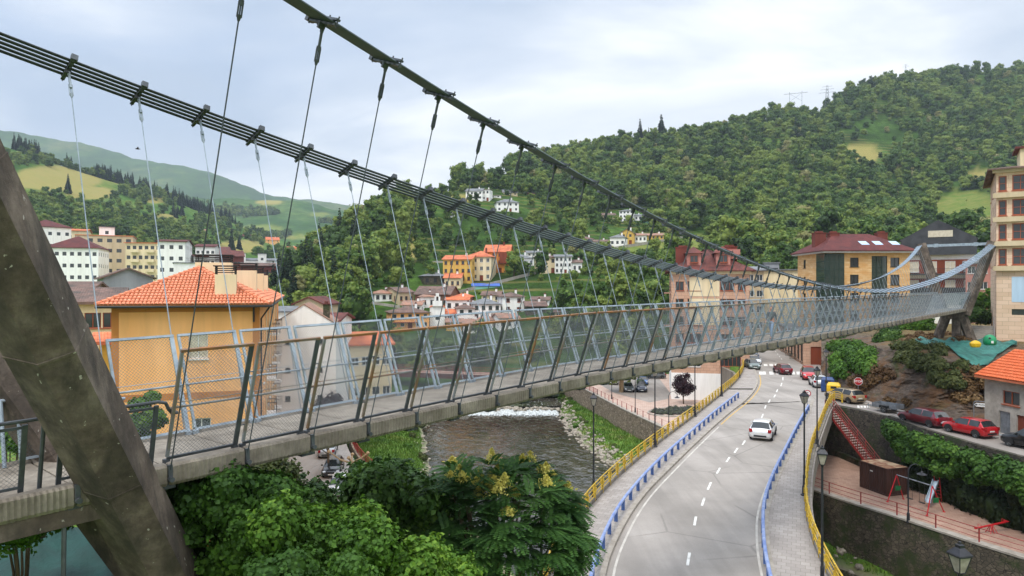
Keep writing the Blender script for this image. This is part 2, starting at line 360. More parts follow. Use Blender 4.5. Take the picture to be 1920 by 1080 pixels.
# keep the ground behind the retaining walls tucked away from the wall face
nx, ny = len(xs), len(ys); ii, jj = np.meshgrid(np.arange(nx-1), np.arange(ny-1)); b0 = (jj*nx+ii).ravel()
V = np.stack([XX, YY, ZZ], 2).reshape(-1, 3); Fq = np.stack([b0, b0+1, b0+nx+1, b0+nx], 1)
m, t = newmat('ground'); g = t.new('ShaderNodeNewGeometry'); v = g.outputs['Position']
sp = t.new('ShaderNodeSeparateXYZ'); t.link(v, sp.inputs[0])
gr = t.ramp(t.noise(v, .35, 6, .65), [(.35, '#3d5a1b'), (.5, '#5c8222'), (.62, '#6f7a30'), (.72, '#7d6e45')])
gr = t.mix(t.ramp(t.noise(v, 4., 4, .7), [(.3, .55), (.6, 1.0)]), '#1f2c0e', gr)
rb = t.new('ShaderNodeTexVoronoi'); rb.inputs['Scale'].default_value = 1.8; t.link(v, rb.inputs['Vector'])
peb = t.mix(t.noise(v, 2.5, 4), '#57503f', '#8d8576')
mk = t.new('ShaderNodeMapRange'); t.link(sp.outputs[2], mk.inputs[0]); mk.inputs[1].default_value = -10.35; mk.inputs[2].default_value = -9.75
low = t.mix(mk.outputs[0], peb, gr)
mk2 = t.new('ShaderNodeMapRange'); t.link(sp.outputs[2], mk2.inputs[0]); mk2.inputs[1].default_value = -11.6; mk2.inputs[2].default_value = -10.5
t.link(t.mix(mk2.outputs[0], '#3a2f1c', low), t.bsdf.inputs['Base Color']); t.bsdf.inputs['Roughness'].default_value = .95
t.bump(t.noise(v, 3., 6, .7), .6, .1)
link('ground', mesh_np('ground', V, Fq, m), kind='structure')
# water
m, t = newmat('river_water'); t.bsdf.inputs['Base Color'].default_value = (.045, .038, .024, 1); t.bsdf.inputs['Roughness'].default_value = .12; t.bsdf.inputs['IOR'].default_value = 1.45
v = t.new('ShaderNodeNewGeometry').outputs['Position']
spw = t.new('ShaderNodeSeparateXYZ'); t.link(v, spw.inputs[0])
mp = t.new('ShaderNodeMapping'); mp.inputs['Scale'].default_value = (1, .55, 1); t.link(v, mp.inputs[0])
h1 = t.noise(mp.outputs[0], .9, 3, .55, .8); h2 = t.noise(mp.outputs[0], .22, 3, .5)
hm = t.mix(.5, h1, h2); t.bump(hm, .75, .24)
dk = t.ramp(t.noise(mp.outputs[0], .16, 5, .6, .5), [(.4, (.022, .02, .014)), (.6, (.055, .047, .033))])
fw = t.noise(mp.outputs[0], 2.2, 6, .7)
wy = t.new('ShaderNodeMapRange'); t.link(spw.outputs[1], wy.inputs[0]); wy.inputs[1].default_value = 108; wy.inputs[2].default_value = 124; wy.inputs[3].default_value = 0; wy.inputs[4].default_value = .17
sm = t.new('ShaderNodeMath', operation='ADD'); t.link(fw, sm.inputs[0]); t.link(wy.outputs[0], sm.inputs[1])
foam = t.ramp(sm.outputs[0], [(.74, 0.0), (.84, 1.0)])
t.link(t.mix(foam, dk, (.55, .57, .56)), t.bsdf.inputs['Base Color'])
rr = t.ramp(foam, [(0., .03), (1., .6)]); t.link(rr, t.bsdf.inputs['Roughness'])
rl = [Vector((x, y, WATER)) for x, y in RIV]
strip(offset(rl, -13.5), offset(rl, 13.5)).build('river', m, kind='structure')
# upstream pool, 0.9 m higher, held by the weir
up = [Vector((x, y, WATER+.75)) for x, y in RIV if y > 125.5]
strip(offset(up, -13.5), offset(up, 13.5)).build('river', MATS['river_water'], kind='structure')
# ------------------------------------------------------------------ hills
class Hill:
    def __init__(s, rows, pxs, nv=90, amp=.006, seed=0):
        s.pxs = pxs; K = len(rows)
        A = np.zeros((K, len(pxs), 2))
        for i, r in enumerate(rows):
            r = np.array(r, float); A[i, :, 0] = np.interp(pxs, r[:, 0], r[:, 1]); A[i, :, 1] = np.interp(pxs, r[:, 0], r[:, 2])
        k = 5; ker = np.hanning(k+2)[1:-1]; ker /= ker.sum()      # round off the corners between columns
        for i in range(K):
            for c in (0, 1): A[i, :, c] = np.convolve(np.pad(A[i, :, c], k//2, 'edge'), ker, 'valid')
        v = np.linspace(0, K-1, nv)
        i0 = np.minimum(v.astype(int), K-2); f = (v-i0)[:, None, None]
        g = lambda j: A[np.clip(i0+j, 0, K-1)]
        a, b, c, d = g(-1), g(0), g(1), g(2)
        B = .5*(2*b+(c-a)*f+(2*a-5*b+4*c-d)*f*f+(3*b-a-3*c+d)*f**3); B = .5*B+.5*(b*(1-f)+c*f)
        py, Y = B[..., 0], B[..., 1]; X = (pxs[None, :]-960)/F*Y; Z = CZ-(py-540)/F*Y
        Z = Z+noise3(X, Y, .035, seed)*Y*amp
        s.X, s.Y, s.Z = X, Y, Z; s.PY = 540-(Z-CZ)*F/Y; s.PX = np.broadcast_to(pxs[None, :], X.shape)
        k0 = 2; s.X = np.concatenate([X[:1]*.85, s.X]); s.Y = np.concatenate([Y[:1]*.85, s.Y]); s.Z = np.concatenate([np.full_like(Z[:1], -9.), s.Z])
        s.PY = 540-(s.Z-CZ)*F/s.Y; s.PX = np.broadcast_to(pxs[None, :], s.X.shape); s.nv = nv = len(s.X)
    def at(s, px, py, vmin=0.0):
        """first surface point (from near to far) seen at (px, py)"""
        c = int(np.clip(np.searchsorted(s.pxs, px), 1, len(s.pxs)-1)); f = (px-s.pxs[c-1])/(s.pxs[c]-s.pxs[c-1])
        col_ = lambda A: A[:, c-1]*(1-f)+A[:, c]*f
        q, X, Y, Z = col_(s.PY), col_(s.X), col_(s.Y), col_(s.Z)
        for i in range(int(vmin*s.nv), s.nv-1):
            if q[i] >= py > q[i+1]:
                w_ = (q[i]-py)/(q[i]-q[i+1]); return Vector((X[i]+(X[i+1]-X[i])*w_, Y[i]+(Y[i+1]-Y[i])*w_, Z[i]+(Z[i+1]-Z[i])*w_))
        i = int(np.argmin(abs(q-py))); return Vector((X[i], Y[i], Z[i]))
    def build(s, name, mat, fields=()):
        """fields: ellipses (px,py,rx,ry,kind) of dry grass (1) or mown lawn (2)"""
        h, w_ = s.X.shape; V = np.stack([s.X, s.Y, s.Z], 2).reshape(-1, 3)
        ii, jj = np.meshgrid(np.arange(w_-1), np.arange(h-1)); b = (jj*w_+ii).ravel()
        me = mesh_np(name, V, np.stack([b, b+1, b+w_+1, b+w_], 1), mat, smooth=True)
        c = np.zeros((h, w_, 4), np.float32); c[..., 3] = 1
        for (x, y, rx, ry, k) in fields:
            d = ((s.PX-x)/rx)**2+((s.PY-y)/ry)**2+noise3(s.PX, s.PY, .12, 1)*.22; m_ = np.clip((1.15-d)/.25, 0, 1)
            c[..., k-1] = np.maximum(c[..., k-1], m_)
        at = me.color_attributes.new('field', 'FLOAT_COLOR', 'POINT'); at.data.foreach_set('color', c.reshape(-1))
        return link(name, me, kind='structure')
def hillmat(name, g1, g2, g3, dry='#9c8553', lawn='#56702a', terrace=0, big=.02):
    m, t = newmat(name); v = t.new('ShaderNodeNewGeometry').outputs['Position']; t.bsdf.inputs['Roughness'].default_value = .95
    t.bsdf.inputs['Specular IOR Level'].default_value = .1
    c = t.ramp(t.noise(v, big, 7, .68), [(.34, g1), (.5, g2), (.66, g3)])
    c = t.mix(t.ramp(t.noise(v, big*9, 4, .7), [(.3, 0.0), (.75, 1.0)]), c, g1)
    if terrace:
        sp = t.new('ShaderNodeSeparateXYZ'); t.link(v, sp.inputs[0]); a = t.new('ShaderNodeMath', operation='MULTIPLY_ADD'); t.link(sp.outputs[2], a.inputs[0]); a.inputs[1].default_value = .3
        t.link(t.noise(v, .02, 3), a.inputs[2]); f = t.new('ShaderNodeMath', operation='PINGPONG'); t.link(a.outputs[0], f.inputs[0]); f.inputs[1].default_value = .5
        c = t.mix(t.mix(t.ramp(t.noise(v, .022, 3), [(.48, 0.0), (.6, 1.0)]), 0.0, t.ramp(f.outputs[0], [(.05, .6), (.2, 0.0)])), c, '#7d7344')
    at = t.new('ShaderNodeAttribute', attribute_name='field'); sp = t.new('ShaderNodeSeparateColor'); t.link(at.outputs[0], sp.inputs[0])
    dr = t.mix(t.noise(v, big*6, 6, .7), dry, '#7c8440'); ln = t.mix(t.ramp(t.noise(v, big*5, 6, .7), [(.35, 0.0), (.65, 1.0)]), lawn, '#7d7c40')
    c = t.mix(sp.outputs[0], c, dr); c = t.mix(sp.outputs[1], c, ln)
    t.link(c, t.bsdf.inputs['Base Color']); t.bump(t.noise(v, big*30, 5, .7), .7, 1.2)
    return m
px1 = np.arange(440, 2320, 8.)
right_hill = Hill([
    [(440, 700, 138), (700, 705, 150), (900, 700, 160), (1200, 640, 160), (1500, 620, 160), (2320, 620, 160)],
    [(440, 640, 150), (700, 650, 165), (900, 640, 178), (1200, 590, 175), (1500, 560, 170), (2320, 545, 170)],
    [(440, 610, 175), (600, 590, 190), (700, 585, 200), (900, 560, 220), (1200, 520, 225), (1500, 505, 230), (1900, 480, 220), (2320, 470, 220)],
    [(440, 600, 200), (600, 515, 230), (700, 485, 260), (900, 480, 285), (1100, 465, 300), (1250, 455, 310), (1500, 450, 330), (1750, 455, 330), (1900, 440, 300), (2320, 420, 300)],
    [(440, 590, 230), (500, 570, 240), (530, 550, 250), (600, 490, 300), (680, 425, 340), (760, 382, 380), (870, 364, 400), (960, 352, 430), (1050, 390, 420), (1250, 385, 450), (1500, 345, 480), (1700, 380, 470), (1800, 362, 470), (1900, 345, 460), (2320, 320, 460)],
    [(440, 600, 300), (500, 580, 300), (600, 510, 400), (680, 440, 420), (760, 395, 450), (820, 372, 480), (870, 350, 500), (920, 335, 520), (960, 318, 560), (990, 300, 600), (1100, 284, 640), (1200, 268, 650), (1300, 257, 650), (1400, 232, 670), (1470, 212, 680), (1500, 214, 682), (1525, 226, 690), (1545, 212, 695), (1580, 182, 700), (1650, 158, 720), (1750, 144, 740), (1920, 138, 760), (2320, 118, 780)],
    [(440, 660, 400), (600, 560, 500), (760, 440, 560), (870, 400, 640), (960, 380, 700), (1100, 340, 800), (1500, 290, 860), (1920, 200, 930), (2320, 190, 950)]], px1, 120, .004, 3)
RF = [(925, 336, 42, 9, 1), (870, 372, 30, 8, 1), (1615, 288, 34, 17, 1), (1840, 332, 30, 17, 1), (1815, 400, 75, 42, 2), (1870, 440, 40, 14, 2), (1500, 560, 30, 10, 1), (770, 470, 14, 26, 1), (1190, 470, 95, 18, 2), (1210, 452, 60, 14, 2), (1010, 400, 14, 8, 1), (1310, 455, 40, 14, 2)]
right_hill.build('hillside', hillmat('hill_green', '#20320f', '#3c5a1c', '#55762a', terrace=1, big=.03), RF)
px2 = np.arange(-320, 760, 8.)
left_hill = Hill([
    [(-320, 640, 200), (200, 600, 300), (400, 560, 360), (760, 540, 420)],
    [(-320, 520, 280), (0, 500, 310), (200, 500, 360), (400, 510, 430), (760, 510, 480)],
    [(-320, 430, 380), (0, 425, 400), (200, 440, 460), (400, 468, 540), (520, 485, 620), (760, 485, 660)],
    [(-320, 330, 500), (0, 345, 540), (200, 385, 620), (400, 435, 720), (520, 465, 820), (760, 475, 900)],
    [(-320, 220, 650), (-60, 250, 690), (0, 272, 700), (60, 292, 720), (130, 315, 750), (200, 340, 780), (300, 366, 820), (400, 405, 900), (440, 420, 950), (480, 436, 1000), (520, 450, 1100), (620, 470, 1150), (760, 480, 1200)],
    [(-320, 300, 850), (60, 360, 900), (300, 420, 1000), (440, 470, 1100), (760, 500, 1400)]], px2, 100, .004, 9)
LFD = [(110, 335, 85, 24, 1), (170, 362, 50, 12, 1), (50, 380, 50, 20, 1), (450, 462, 45, 12, 1), (150, 400, 30, 8, 1), (290, 375, 20, 7, 1), (300, 408, 30, 8, 1), (215, 340, 20, 8, 2), (260, 420, 80, 14, 2)]
left_hill.build('hillside', hillmat('hill_left', '#33501c', '#55772a', '#7d8b40', big=.02), LFD)
mid_hill = Hill([
    [(100, 520, 937), (760, 520, 1012)], [(100, 480, 1125), (760, 480, 1125)], [(100, 440, 1350), (480, 430, 1387), (760, 430, 1425)],
    [(100, 340, 1650), (300, 362, 1687), (380, 372, 1725), (440, 372, 1762), (500, 376, 1800), (560, 374, 1800), (620, 392, 1875), (700, 402, 1950), (760, 408, 1950)],
    [(100, 420, 2175), (760, 440, 2400)]], np.arange(100, 760, 8.), 70, .003, 5)
mid_hill.build('hillside', hillmat('hill_mid', '#26401c', '#41622a', '#6c8040', big=.006), [(505, 379, 25, 6, 1), (600, 402, 20, 4, 2), (490, 430, 40, 9, 2), (560, 445, 30, 5, 2)])
far_hill = Hill([
    [(-400, 520, 2040), (1100, 520, 2160)], [(-400, 400, 2400), (1100, 440, 2400)],
    [(-400, 190, 2880), (-100, 225, 2880), (60, 252, 2880), (90, 258, 2880), (150, 266, 2880), (210, 283, 2880), (260, 298, 2880), (320, 308, 2880), (380, 318, 2880), (420, 330, 2880), (450, 345, 2880), (500, 366, 2880), (560, 372, 2880), (640, 384, 2880), (700, 392, 3000), (1100, 400, 3120)],
    [(-400, 300, 3600), (1100, 460, 3900)]], np.arange(-400, 1100, 12.), 60, .003, 8)
far_hill.build('mountain', hillmat('hill_far', '#2a4020', '#47632f', '#7c7a4a', big=.0022))
# ------------------------------------------------------------------ haze
hz = MB(); hz.bx(-1900, 2100, -60, 3960, -13.2, 720); m = bpy.data.materials.new('haze'); m.use_nodes = True; nt = m.node_tree; nt.nodes.clear()
pv = nt.nodes.new('ShaderNodeVolumePrincipled'); o_ = nt.nodes.new('ShaderNodeOutputMaterial'); nt.links.new(pv.outputs[0], o_.inputs['Volume'])
pv.inputs['Color'].default_value = (.76, .88, 1, 1); pv.inputs['Density'].default_value = .00014; pv.inputs['Anisotropy'].default_value = .3
HAZE = True
if HAZE: hz.build('haze', m, kind='stuff')
# ------------------------------------------------------------------ footbridge
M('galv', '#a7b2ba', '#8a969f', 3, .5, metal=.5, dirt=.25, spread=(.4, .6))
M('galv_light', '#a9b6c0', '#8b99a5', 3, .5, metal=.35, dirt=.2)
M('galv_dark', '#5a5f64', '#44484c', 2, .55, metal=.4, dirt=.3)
M('rust_rail', '#9a6538', '#7d5b40', 2.2, .7, metal=.1, c3='#7b7770', spread=(.35, .68))
M('rust_half', '#83878a', '#7b6a55', 1.1, .65, metal=.3, c3='#9a6433', spread=(.45, .72))
M('cable_dark', '#2c2e31', '#1e2022', 4, .55, metal=.3)
M('wire', '#74797d', '#5c6165', 5, .5, metal=.5)
M('conc_slab', '#968d80', '#756c60', 1.3, .9, .5, 14, dirt=.35)
def concmat():
    m, t = newmat('conc_old'); t.bsdf.inputs['Roughness'].default_value = .93; v = t.new('ShaderNodeNewGeometry').outputs['Position']
    mp = t.new('ShaderNodeMapping'); mp.inputs['Scale'].default_value = (1, 1, .22); t.link(v, mp.inputs[0])
    c = t.ramp(t.noise(v, 1.3, 7, .68), [(.3, '#3d342d'), (.47, '#5d5147'), (.6, '#7a6d61'), (.75, '#988b7e')])
    c = t.mix(t.ramp(t.noise(mp.outputs[0], 1.6, 6, .65), [(.42, 0.0), (.62, .75)]), c, '#2a2723')
    c = t.mix(t.ramp(t.noise(v, .55, 3), [(.5, 0.0), (.7, .35)]), c, '#4a453a')
    sp = t.ramp(t.noise(v, 9, 3, .5), [(.70, 0.0), (.73, .8)]); c = t.mix(sp, c, '#b9b4a8')
    t.link(c, t.bsdf.inputs['Base Color']); b1 = t.noise(v, 6, 8, .75); t.bump(b1, .7, .05)
concmat()
O2 = Vector((-5.13, 12.8, 0)); E = Vector((.897, 1.05, 0)).normalized(); NN = Vector((E.y, -E.x, 0)); LP = 1.381; HWD = .95
def dz(tt): return CZ-.08-float(np.interp(tt, [-6, 0, 3, 8, 18, 30, 68], [3.1, 2.92, 2.82, 2.66, 2.6, 2.58, 2.43]))
def B(a, o, z): p = O2-NN*HWD+E*a+NN*o; return Vector((p.x, p.y, z))
def cab(tt): return CZ+4.32-.2797*tt+.004333*tt*tt
def cabk(tt): return max(.45, .30+.335*(cab(tt)-dz(tt)))
bridge = T('suspension_footbridge', 'grey suspension footbridge with leaning wire mesh railings and leaning concrete pylons', 'footbridge', B(0, 0, dz(0)))
BI = bridge.location.copy()
def bb(mb, name, mat, parent=bridge, **k):
    par = parent
    off = BI; mb.v = [(x-off.x, y-off.y, z-off.z) for x, y, z in mb.v]
    o = mb.build(name, MATS[mat], None, **k); o.parent = par; return o
N0, N1 = -1, 67
# slabs
def slab_mesh():
    prof = [(-1.19, -.33), (-1.24, -.27), (-1.255, -.0), (-1.21, .04), (-1.08, .05), (-1.0, .0), (1.0, .0), (1.08, .05), (1.21, .04), (1.255, .0), (1.24, -.27), (1.19, -.33), (1.02, -.36), (.9, -.16), (-.9, -.16), (-1.02, -.36)]
    n = len(prof); xs_ = [.012, .05]+[.08+(LP-.16)*k/30 for k in range(1, 30)]+[LP-.05, LP-.012]; vs = []
    for i, x in enumerate(xs_):
        e = 0.016 if i in (0, len(xs_)-1) else 0
        g = .02*(i % 2)
        vs += [(x, y*(1-e*.4)+(g if y > 1.1 else -g if y < -1.1 else 0), z-(e if z > -.2 else -e)) for y, z in prof]
    fs = [(i*n+k, i*n+(k+1) % n, (i+1)*n+(k+1) % n, (i+1)*n+k) for i in range(len(xs_)-1) for k in range(n)]
    fs += [tuple(range(n))[::-1], tuple(range((len(xs_)-1)*n, len(xs_)*n))]
    mb = MB(); mb.add(vs, [f[::-1] for f in fs]); return mb
sm_ = slab_mesh().build('deck_slab', MATS['conc_slab'], bridge); slab_me = sm_.data
bm_ = MB()
for sy in (-1, 1):
    bm_.box((LP, sy*1.1, -.28), (.2, .16, .16)); bm_.box((LP, sy*1.27, -.1), (.07, .06, .28)); bm_.cyl((LP, sy*1.22, -.2), (LP, sy*1.36, -.2), .045, n=8); bm_.box((LP, sy*1.0, -.37), (.3, .24, .07))
bm_.box((LP, 0, -.3), (.14, 2.3, .12))
br_ = bm_.build('joint_bracket', MATS['galv_dark'], sm_); br_me = br_.data
bpy.data.objects.remove(br_); bpy.data.objects.remove(sm_)
def local(o, a, z, ztilt=0, parent=bridge):
    o.parent = parent; p = B(a, 0, z)-BI if parent is bridge else Vector((a, 0, z)); o.location = p; o.rotation_euler = (0, -ztilt, math.atan2(E.y, E.x)); return o
SLABS = {}
for i in range(-6, N1+1):
    z0, z1 = dz(i), dz(i+1); o = local(link('deck_slab', slab_me), i*LP, z0, math.atan2(z1-z0, LP)); SLABS[i] = o
    if i < 44: b = link('joint_bracket', br_me, o)
# railing panels, in their own frame: x along, y outward (near side), z up
HB = 2.0; LN = .70
def pp(x, w, s, off=0): return Vector((x, -s*(w/HB*LN+off), w*.97))
def wires(mb, x0, x1, w0, w1, s, pitch=.068, r=.0027, off=.0):
    for sg in (1, -1):
        c = x0-(w1-w0) if sg == 1 else x0
        end = x1 if sg == 1 else x1+(w1-w0)
        while c < end:
            # line x = c + sg*(w-w0)
            lo = w0; hi = w1
            if sg == 1: lo = max(w0, w0+x0-c); hi = min(w1, w0+x1-c)
            else: lo = max(w0, w0+c-x1); hi = min(w1, w0+c-x0)
            if hi-lo > .02:
                a = pp(c+sg*(lo-w0), lo, s, off); b = pp(c+sg*(hi-w0), hi, s, off); d = (b-a).normalized(); u = Vector((0, -s*.94, -.33)); v = d.cross(u)
                vs = [p+q for p in (a, b) for q in (u*r*1.2, v*r-u*r*.6, -v*r-u*r*.6)]
                mb.add(vs, [(0, 1, 4, 3), (1, 2, 5, 4), (2, 0, 3, 5)])
            c += pitch
def panel_parts(s):
    x0, x1 = .075, LP-.075; up = Vector((0, -s*.34, .94))
    fr = MB(); fr.bar(pp(x1, .05, s), pp(x1, HB+.05, s), .035, .085, up=(1, 0, 0)); 
    fr.bar(pp(x0, .07, s), pp(x1, .07, s), .035, .05, up=up)
    for w_ in (.45, 1.0, 1.5):   # stays that tie neighbouring panels together
        fr.cyl(pp(x1, w_, s), pp(LP+.075, w_, s), .011, n=5)
    for xx in (x0, x1): fr.box(pp(xx, .0, s), (.1, .09, .1))
    tp = MB(); tp.bar(pp(x0-.02, HB+.03, s), pp(x1+.04, HB+.03, s), .05, .05, up=up)
    hr = MB(); hr.cyl(pp(x0-.04, 1.0, s, -.07), pp(x1+.04, 1.0, s, -.07), .021, n=7); hr.bar(pp(x0, .1, s), pp(x0, HB, s), .045, .05, up=(1, 0, 0)); hr.cyl(pp(x0, 1.1, s), pp(x1, 1.1, s), .008, n=5)
    wr = MB(); wires(wr, x0, x1, .08, HB, s)
    return fr, tp, hr, wr
def mk(mb, nm, mat): me = bpy.data.meshes.new(nm); me.from_pydata(mb.v, [], mb.f); me.materials.append(MATS[mat]); return me
PM = {}
for s in (1, -1):
    fr, tp, hr, wr = panel_parts(s)
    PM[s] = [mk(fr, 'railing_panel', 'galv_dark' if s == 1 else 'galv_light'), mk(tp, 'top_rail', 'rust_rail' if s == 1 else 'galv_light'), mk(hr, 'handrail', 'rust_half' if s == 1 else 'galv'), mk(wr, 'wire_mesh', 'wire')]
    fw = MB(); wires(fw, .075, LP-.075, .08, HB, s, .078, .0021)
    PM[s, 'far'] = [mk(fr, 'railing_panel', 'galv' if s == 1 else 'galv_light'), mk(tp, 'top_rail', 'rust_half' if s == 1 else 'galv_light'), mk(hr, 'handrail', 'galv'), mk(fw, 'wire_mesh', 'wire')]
rest = MB()
for i in range(N0, N1+1):
    z0, z1 = dz(i)+.02, dz(i+1)+.02; tl = math.atan2(z1-z0, LP)
    for s in (1, -1):
        y = s*HWD
        if i < 49:
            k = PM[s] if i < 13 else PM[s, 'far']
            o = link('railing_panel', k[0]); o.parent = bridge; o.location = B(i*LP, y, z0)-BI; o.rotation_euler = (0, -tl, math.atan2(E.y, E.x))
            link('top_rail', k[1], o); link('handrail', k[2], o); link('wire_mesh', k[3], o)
        else:
            M4 = Matrix.Translation(B(i*LP, y, z0)-BI) @ Matrix.Rotation(math.atan2(E.y, E.x), 4, 'Z') @ Matrix.Rotation(-tl, 4, 'Y')
            for me in PM[s, 'far'][:3]: rest.add([M4 @ v.co for v in me.vertices], [tuple(p.vertices) for p in me.polygons])
            if i == 49:
                wf = {q: (lambda m_: (wires(m_, .07, LP-.07, .08, HB, q, .1, .0022), m_)[1])(MB()) for q in (1, -1)}
            rest.add([M4 @ Vector(v) for v in wf[s].v], wf[s].f)
rest.build('railing_panel', MATS['galv'], bridge, kind='stuff')
# low railing over the abutment
for s in (1, -1):
    a0, a1 = -5.9*LP, -1.12*LP; y = s*HWD; hh = 1.12
    zf = lambda a: dz(a/LP)
    lr = MB(); top = [B(a0+(a1-a0)*k/10, y+s*.25, zf(a0+(a1-a0)*k/10)+hh) for k in range(11)]
    top += [B(a1+.12, y+s*.26, zf(a1)+hh-.03), B(a1+.18, y+s*.24, zf(a1)+hh-.15), B(a1+.24, y+s*.22, zf(a1)+hh-.22), B(a1+.34, y+s*.2, zf(a1)+hh-.23)]
    lr.tube(top, .03, 8)
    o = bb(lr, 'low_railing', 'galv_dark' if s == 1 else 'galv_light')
    for k in range(4):
        fr = MB(); wr = MB()
        b0 = a1-.02-k*1.85; b1 = b0-1.36
        for q in (b0, b1): fr.bar(B(q, y, zf(q)+.02), B(q, y+s*.24, zf(q)+hh-.06), .04, .07, up=E)
        for w_ in (.1, hh-.1): fr.bar(B(b0, y+s*.24*w_/hh, zf(b0)+w_), B(b1, y+s*.24*w_/hh, zf(b1)+w_), .035, .04)
        fr.cyl(B(b1-.25, y, zf(b1)), B(b1-.25, y+s*.25, zf(b1)+hh), .032, n=8)
        tmp = MB(); nn_ = 0
        for sg in (1, -1):
            c = -1.1
            while c < 1.36+1.1:
                lo = max(0, -c if sg == 1 else c-1.36); hi = min(.95, 1.36-c if sg == 1 else c)
                if hi-lo > .03:
                    P0, P1 = [B(b1+(c+sg*v_), y+s*.22*(v_+.1), zf(b1)+.1+v_) for v_ in (lo, hi)]; wr.cyl(P0, P1, .0026, n=3, caps=False)
                c += .066
        q_ = bb(fr, 'railing_frame', 'galv_dark' if s == 1 else 'galv_light'); bb(wr, 'wire_mesh', 'wire', q_)
# main cables
def cp(tt, s):
    return B(tt*LP, s*(HWD+cabk(tt)), cab(tt)+(.18 if s < 0 else 0))
TT0, TT1 = -4.7, 67.6
def bandvec(s): return (-NN*s*.94+Vector((0, 0, .34)))
CL = {}
for s in (1, -1):
    mb = MB(); ts = [TT0+(TT1-TT0)*k/150 for k in range(151)]
    for q in range(5):
        for dd in (-.022, .022):
            off = bandvec(s)*((q-2)*.135+dd); mb.tube([cp(t_, s)+off for t_ in ts], .021, 6)
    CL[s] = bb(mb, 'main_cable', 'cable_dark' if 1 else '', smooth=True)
CLAMPME = None
nh = 0; restH = MB(); restC = MB()
for i in range(-2, N1+1):
    for s in (1, -1):
        c = cp(i, s); bv = bandvec(s); tan = (cp(i+.1, s)-cp(i-.1, s)).normalized(); nz = bv.cross(tan).normalized()
        if nz.z < 0: nz = -nz
        big = i < 49
        mb = MB() if big else restC
        if i > 1-2+0 or s < 0 or True:
            for dn in (.045, -.045): mb.box(c+nz*dn, (.8, .075, .035), ax=(bv, tan, nz))
            if i < 26:
                for q in (-.39, -.13, .13, .39): mb.cyl(c+bv*q-nz*.09, c+bv*q+nz*.1, .014, n=5)
                mb.box(c+bv*.40, (.09, .13, .13), ax=(bv, tan, nz)); mb.box(c-nz*.1, (.05, .12, .1), ax=(bv, tan, nz))
        if big: bb(mb, 'cable_clamp', 'galv_dark', CL[s])
        if i < N0: continue
        foot = B(i*LP, s*1.29, dz(i)-.05); d = (foot-c).normalized(); top = c+d*.1; L = (foot-top).length
        mb = MB() if big else restH
        if L > 1.2:
            tb = min(.62, L*.35)
            if i < 40 and big:
                m2 = MB(); u = d.orthogonal().normalized(); v_ = d.cross(u)
                m2.cyl(top, top+d*.09, .035, n=6); m2.cyl(top+d*.09, top+d*tb*.55, .026, n=6)
                k0 = top+d*tb*.55
                for sg in (1, -1):
                    m2.bar(k0+u*sg*.03, k0+d*tb*.36+u*sg*.03, .018, .03, up=v_)
                m2.cyl(k0-d*.03, k0+d*.05, .042, n=6); m2.cyl(k0+d*(tb*.36-.04), k0+d*(tb*.36+.05), .042, .02, n=6)
                hp = MB(); hp.cyl(top+d*tb*.5, foot, .0115, n=5); h = bb(hp, 'hanger', 'cable_dark' if s > 0 else 'galv_light'); bb(m2, 'turnbuckle', 'galv_dark' if s > 0 else 'galv', h)
            else: mb.cyl(top, foot, .013, n=4); 
        else: mb.cyl(top, foot, .013, n=4)
        if big and not (L > 1.2 and i < 40): bb(mb, 'hanger', 'galv')
if restH.v: bb(restH, 'hanger', 'galv', kind='stuff')
if restC.v: bb(restC, 'cable_clamp', 'galv', kind='stuff')
# cable colour grades from dark grey to pale blue-grey along world x
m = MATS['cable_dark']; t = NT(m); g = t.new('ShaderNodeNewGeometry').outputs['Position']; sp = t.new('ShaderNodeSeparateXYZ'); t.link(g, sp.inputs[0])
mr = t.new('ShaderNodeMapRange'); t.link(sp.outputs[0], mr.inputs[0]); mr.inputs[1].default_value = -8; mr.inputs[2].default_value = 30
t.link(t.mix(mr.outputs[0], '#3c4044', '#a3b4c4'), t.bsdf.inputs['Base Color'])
# pylons
def leg(p0, p1, r0, r1, name='pylon_leg', twist=0, nseg=6, sq=(1, .8)):
    d = (p1-p0).normalized(); u = NN-d*NN.dot(d); u.normalize(); v = d.cross(u); n = 6; vs = []; ang = [-60, -10, 60, 120, 170, 240]
    LL = (p1-p0).length; fl = []
    for k in range(nseg+1): fl += [(k/nseg-.035/LL, 1), (k/nseg-.03/LL, 1.014), (k/nseg+.01/LL, 1.014), (k/nseg+.015/LL, .995), (k/nseg+.12/LL, 1)]
    nseg = len(fl)-1
    for f, kk in fl:
        c = p0.lerp(p1, f); r = (r0+(r1-r0)*f)*kk*random.uniform(.992, 1.008)
        for a in ang: vs.append(c+u*math.cos(R(a+twist))*r*sq[0]+v*math.sin(R(a+twist))*r*sq[1])
    fs = [(i*n+k, i*n+(k+1) % n, (i+1)*n+(k+1) % n, (i+1)*n+k) for i in range(nseg) for k in range(n)]+[tuple(range(n))[::-1], tuple(range(nseg*n, nseg*n+n))]
    mb = MB(); mb.add(vs, fs); return bb(mb, name, 'conc_old')
def hb(a, out, h, s): return B(a, s*(HWD+out), CZ+h)
for s in (1, -1):
    lo = hb(-2.62+.505*5.2, .6-.358*5.2, -2.13-5.2, s); hi = hb(-2.72-.505*8.0, .6+.358*8.0, -2.13+8.0, s)
    leg(lo, hi, .69, .62, twist=20 if s > 0 else -20)
mb = MB(); mb.bar(hb(-6.6, 3.3, 5.6, 1), hb(-6.6, 3.3, 5.6, -1), .4, .4); bb(mb, 'pylon_crossbeam', 'conc_old')
mb = MB(); c0 = B(-.6, -.2, 0); 
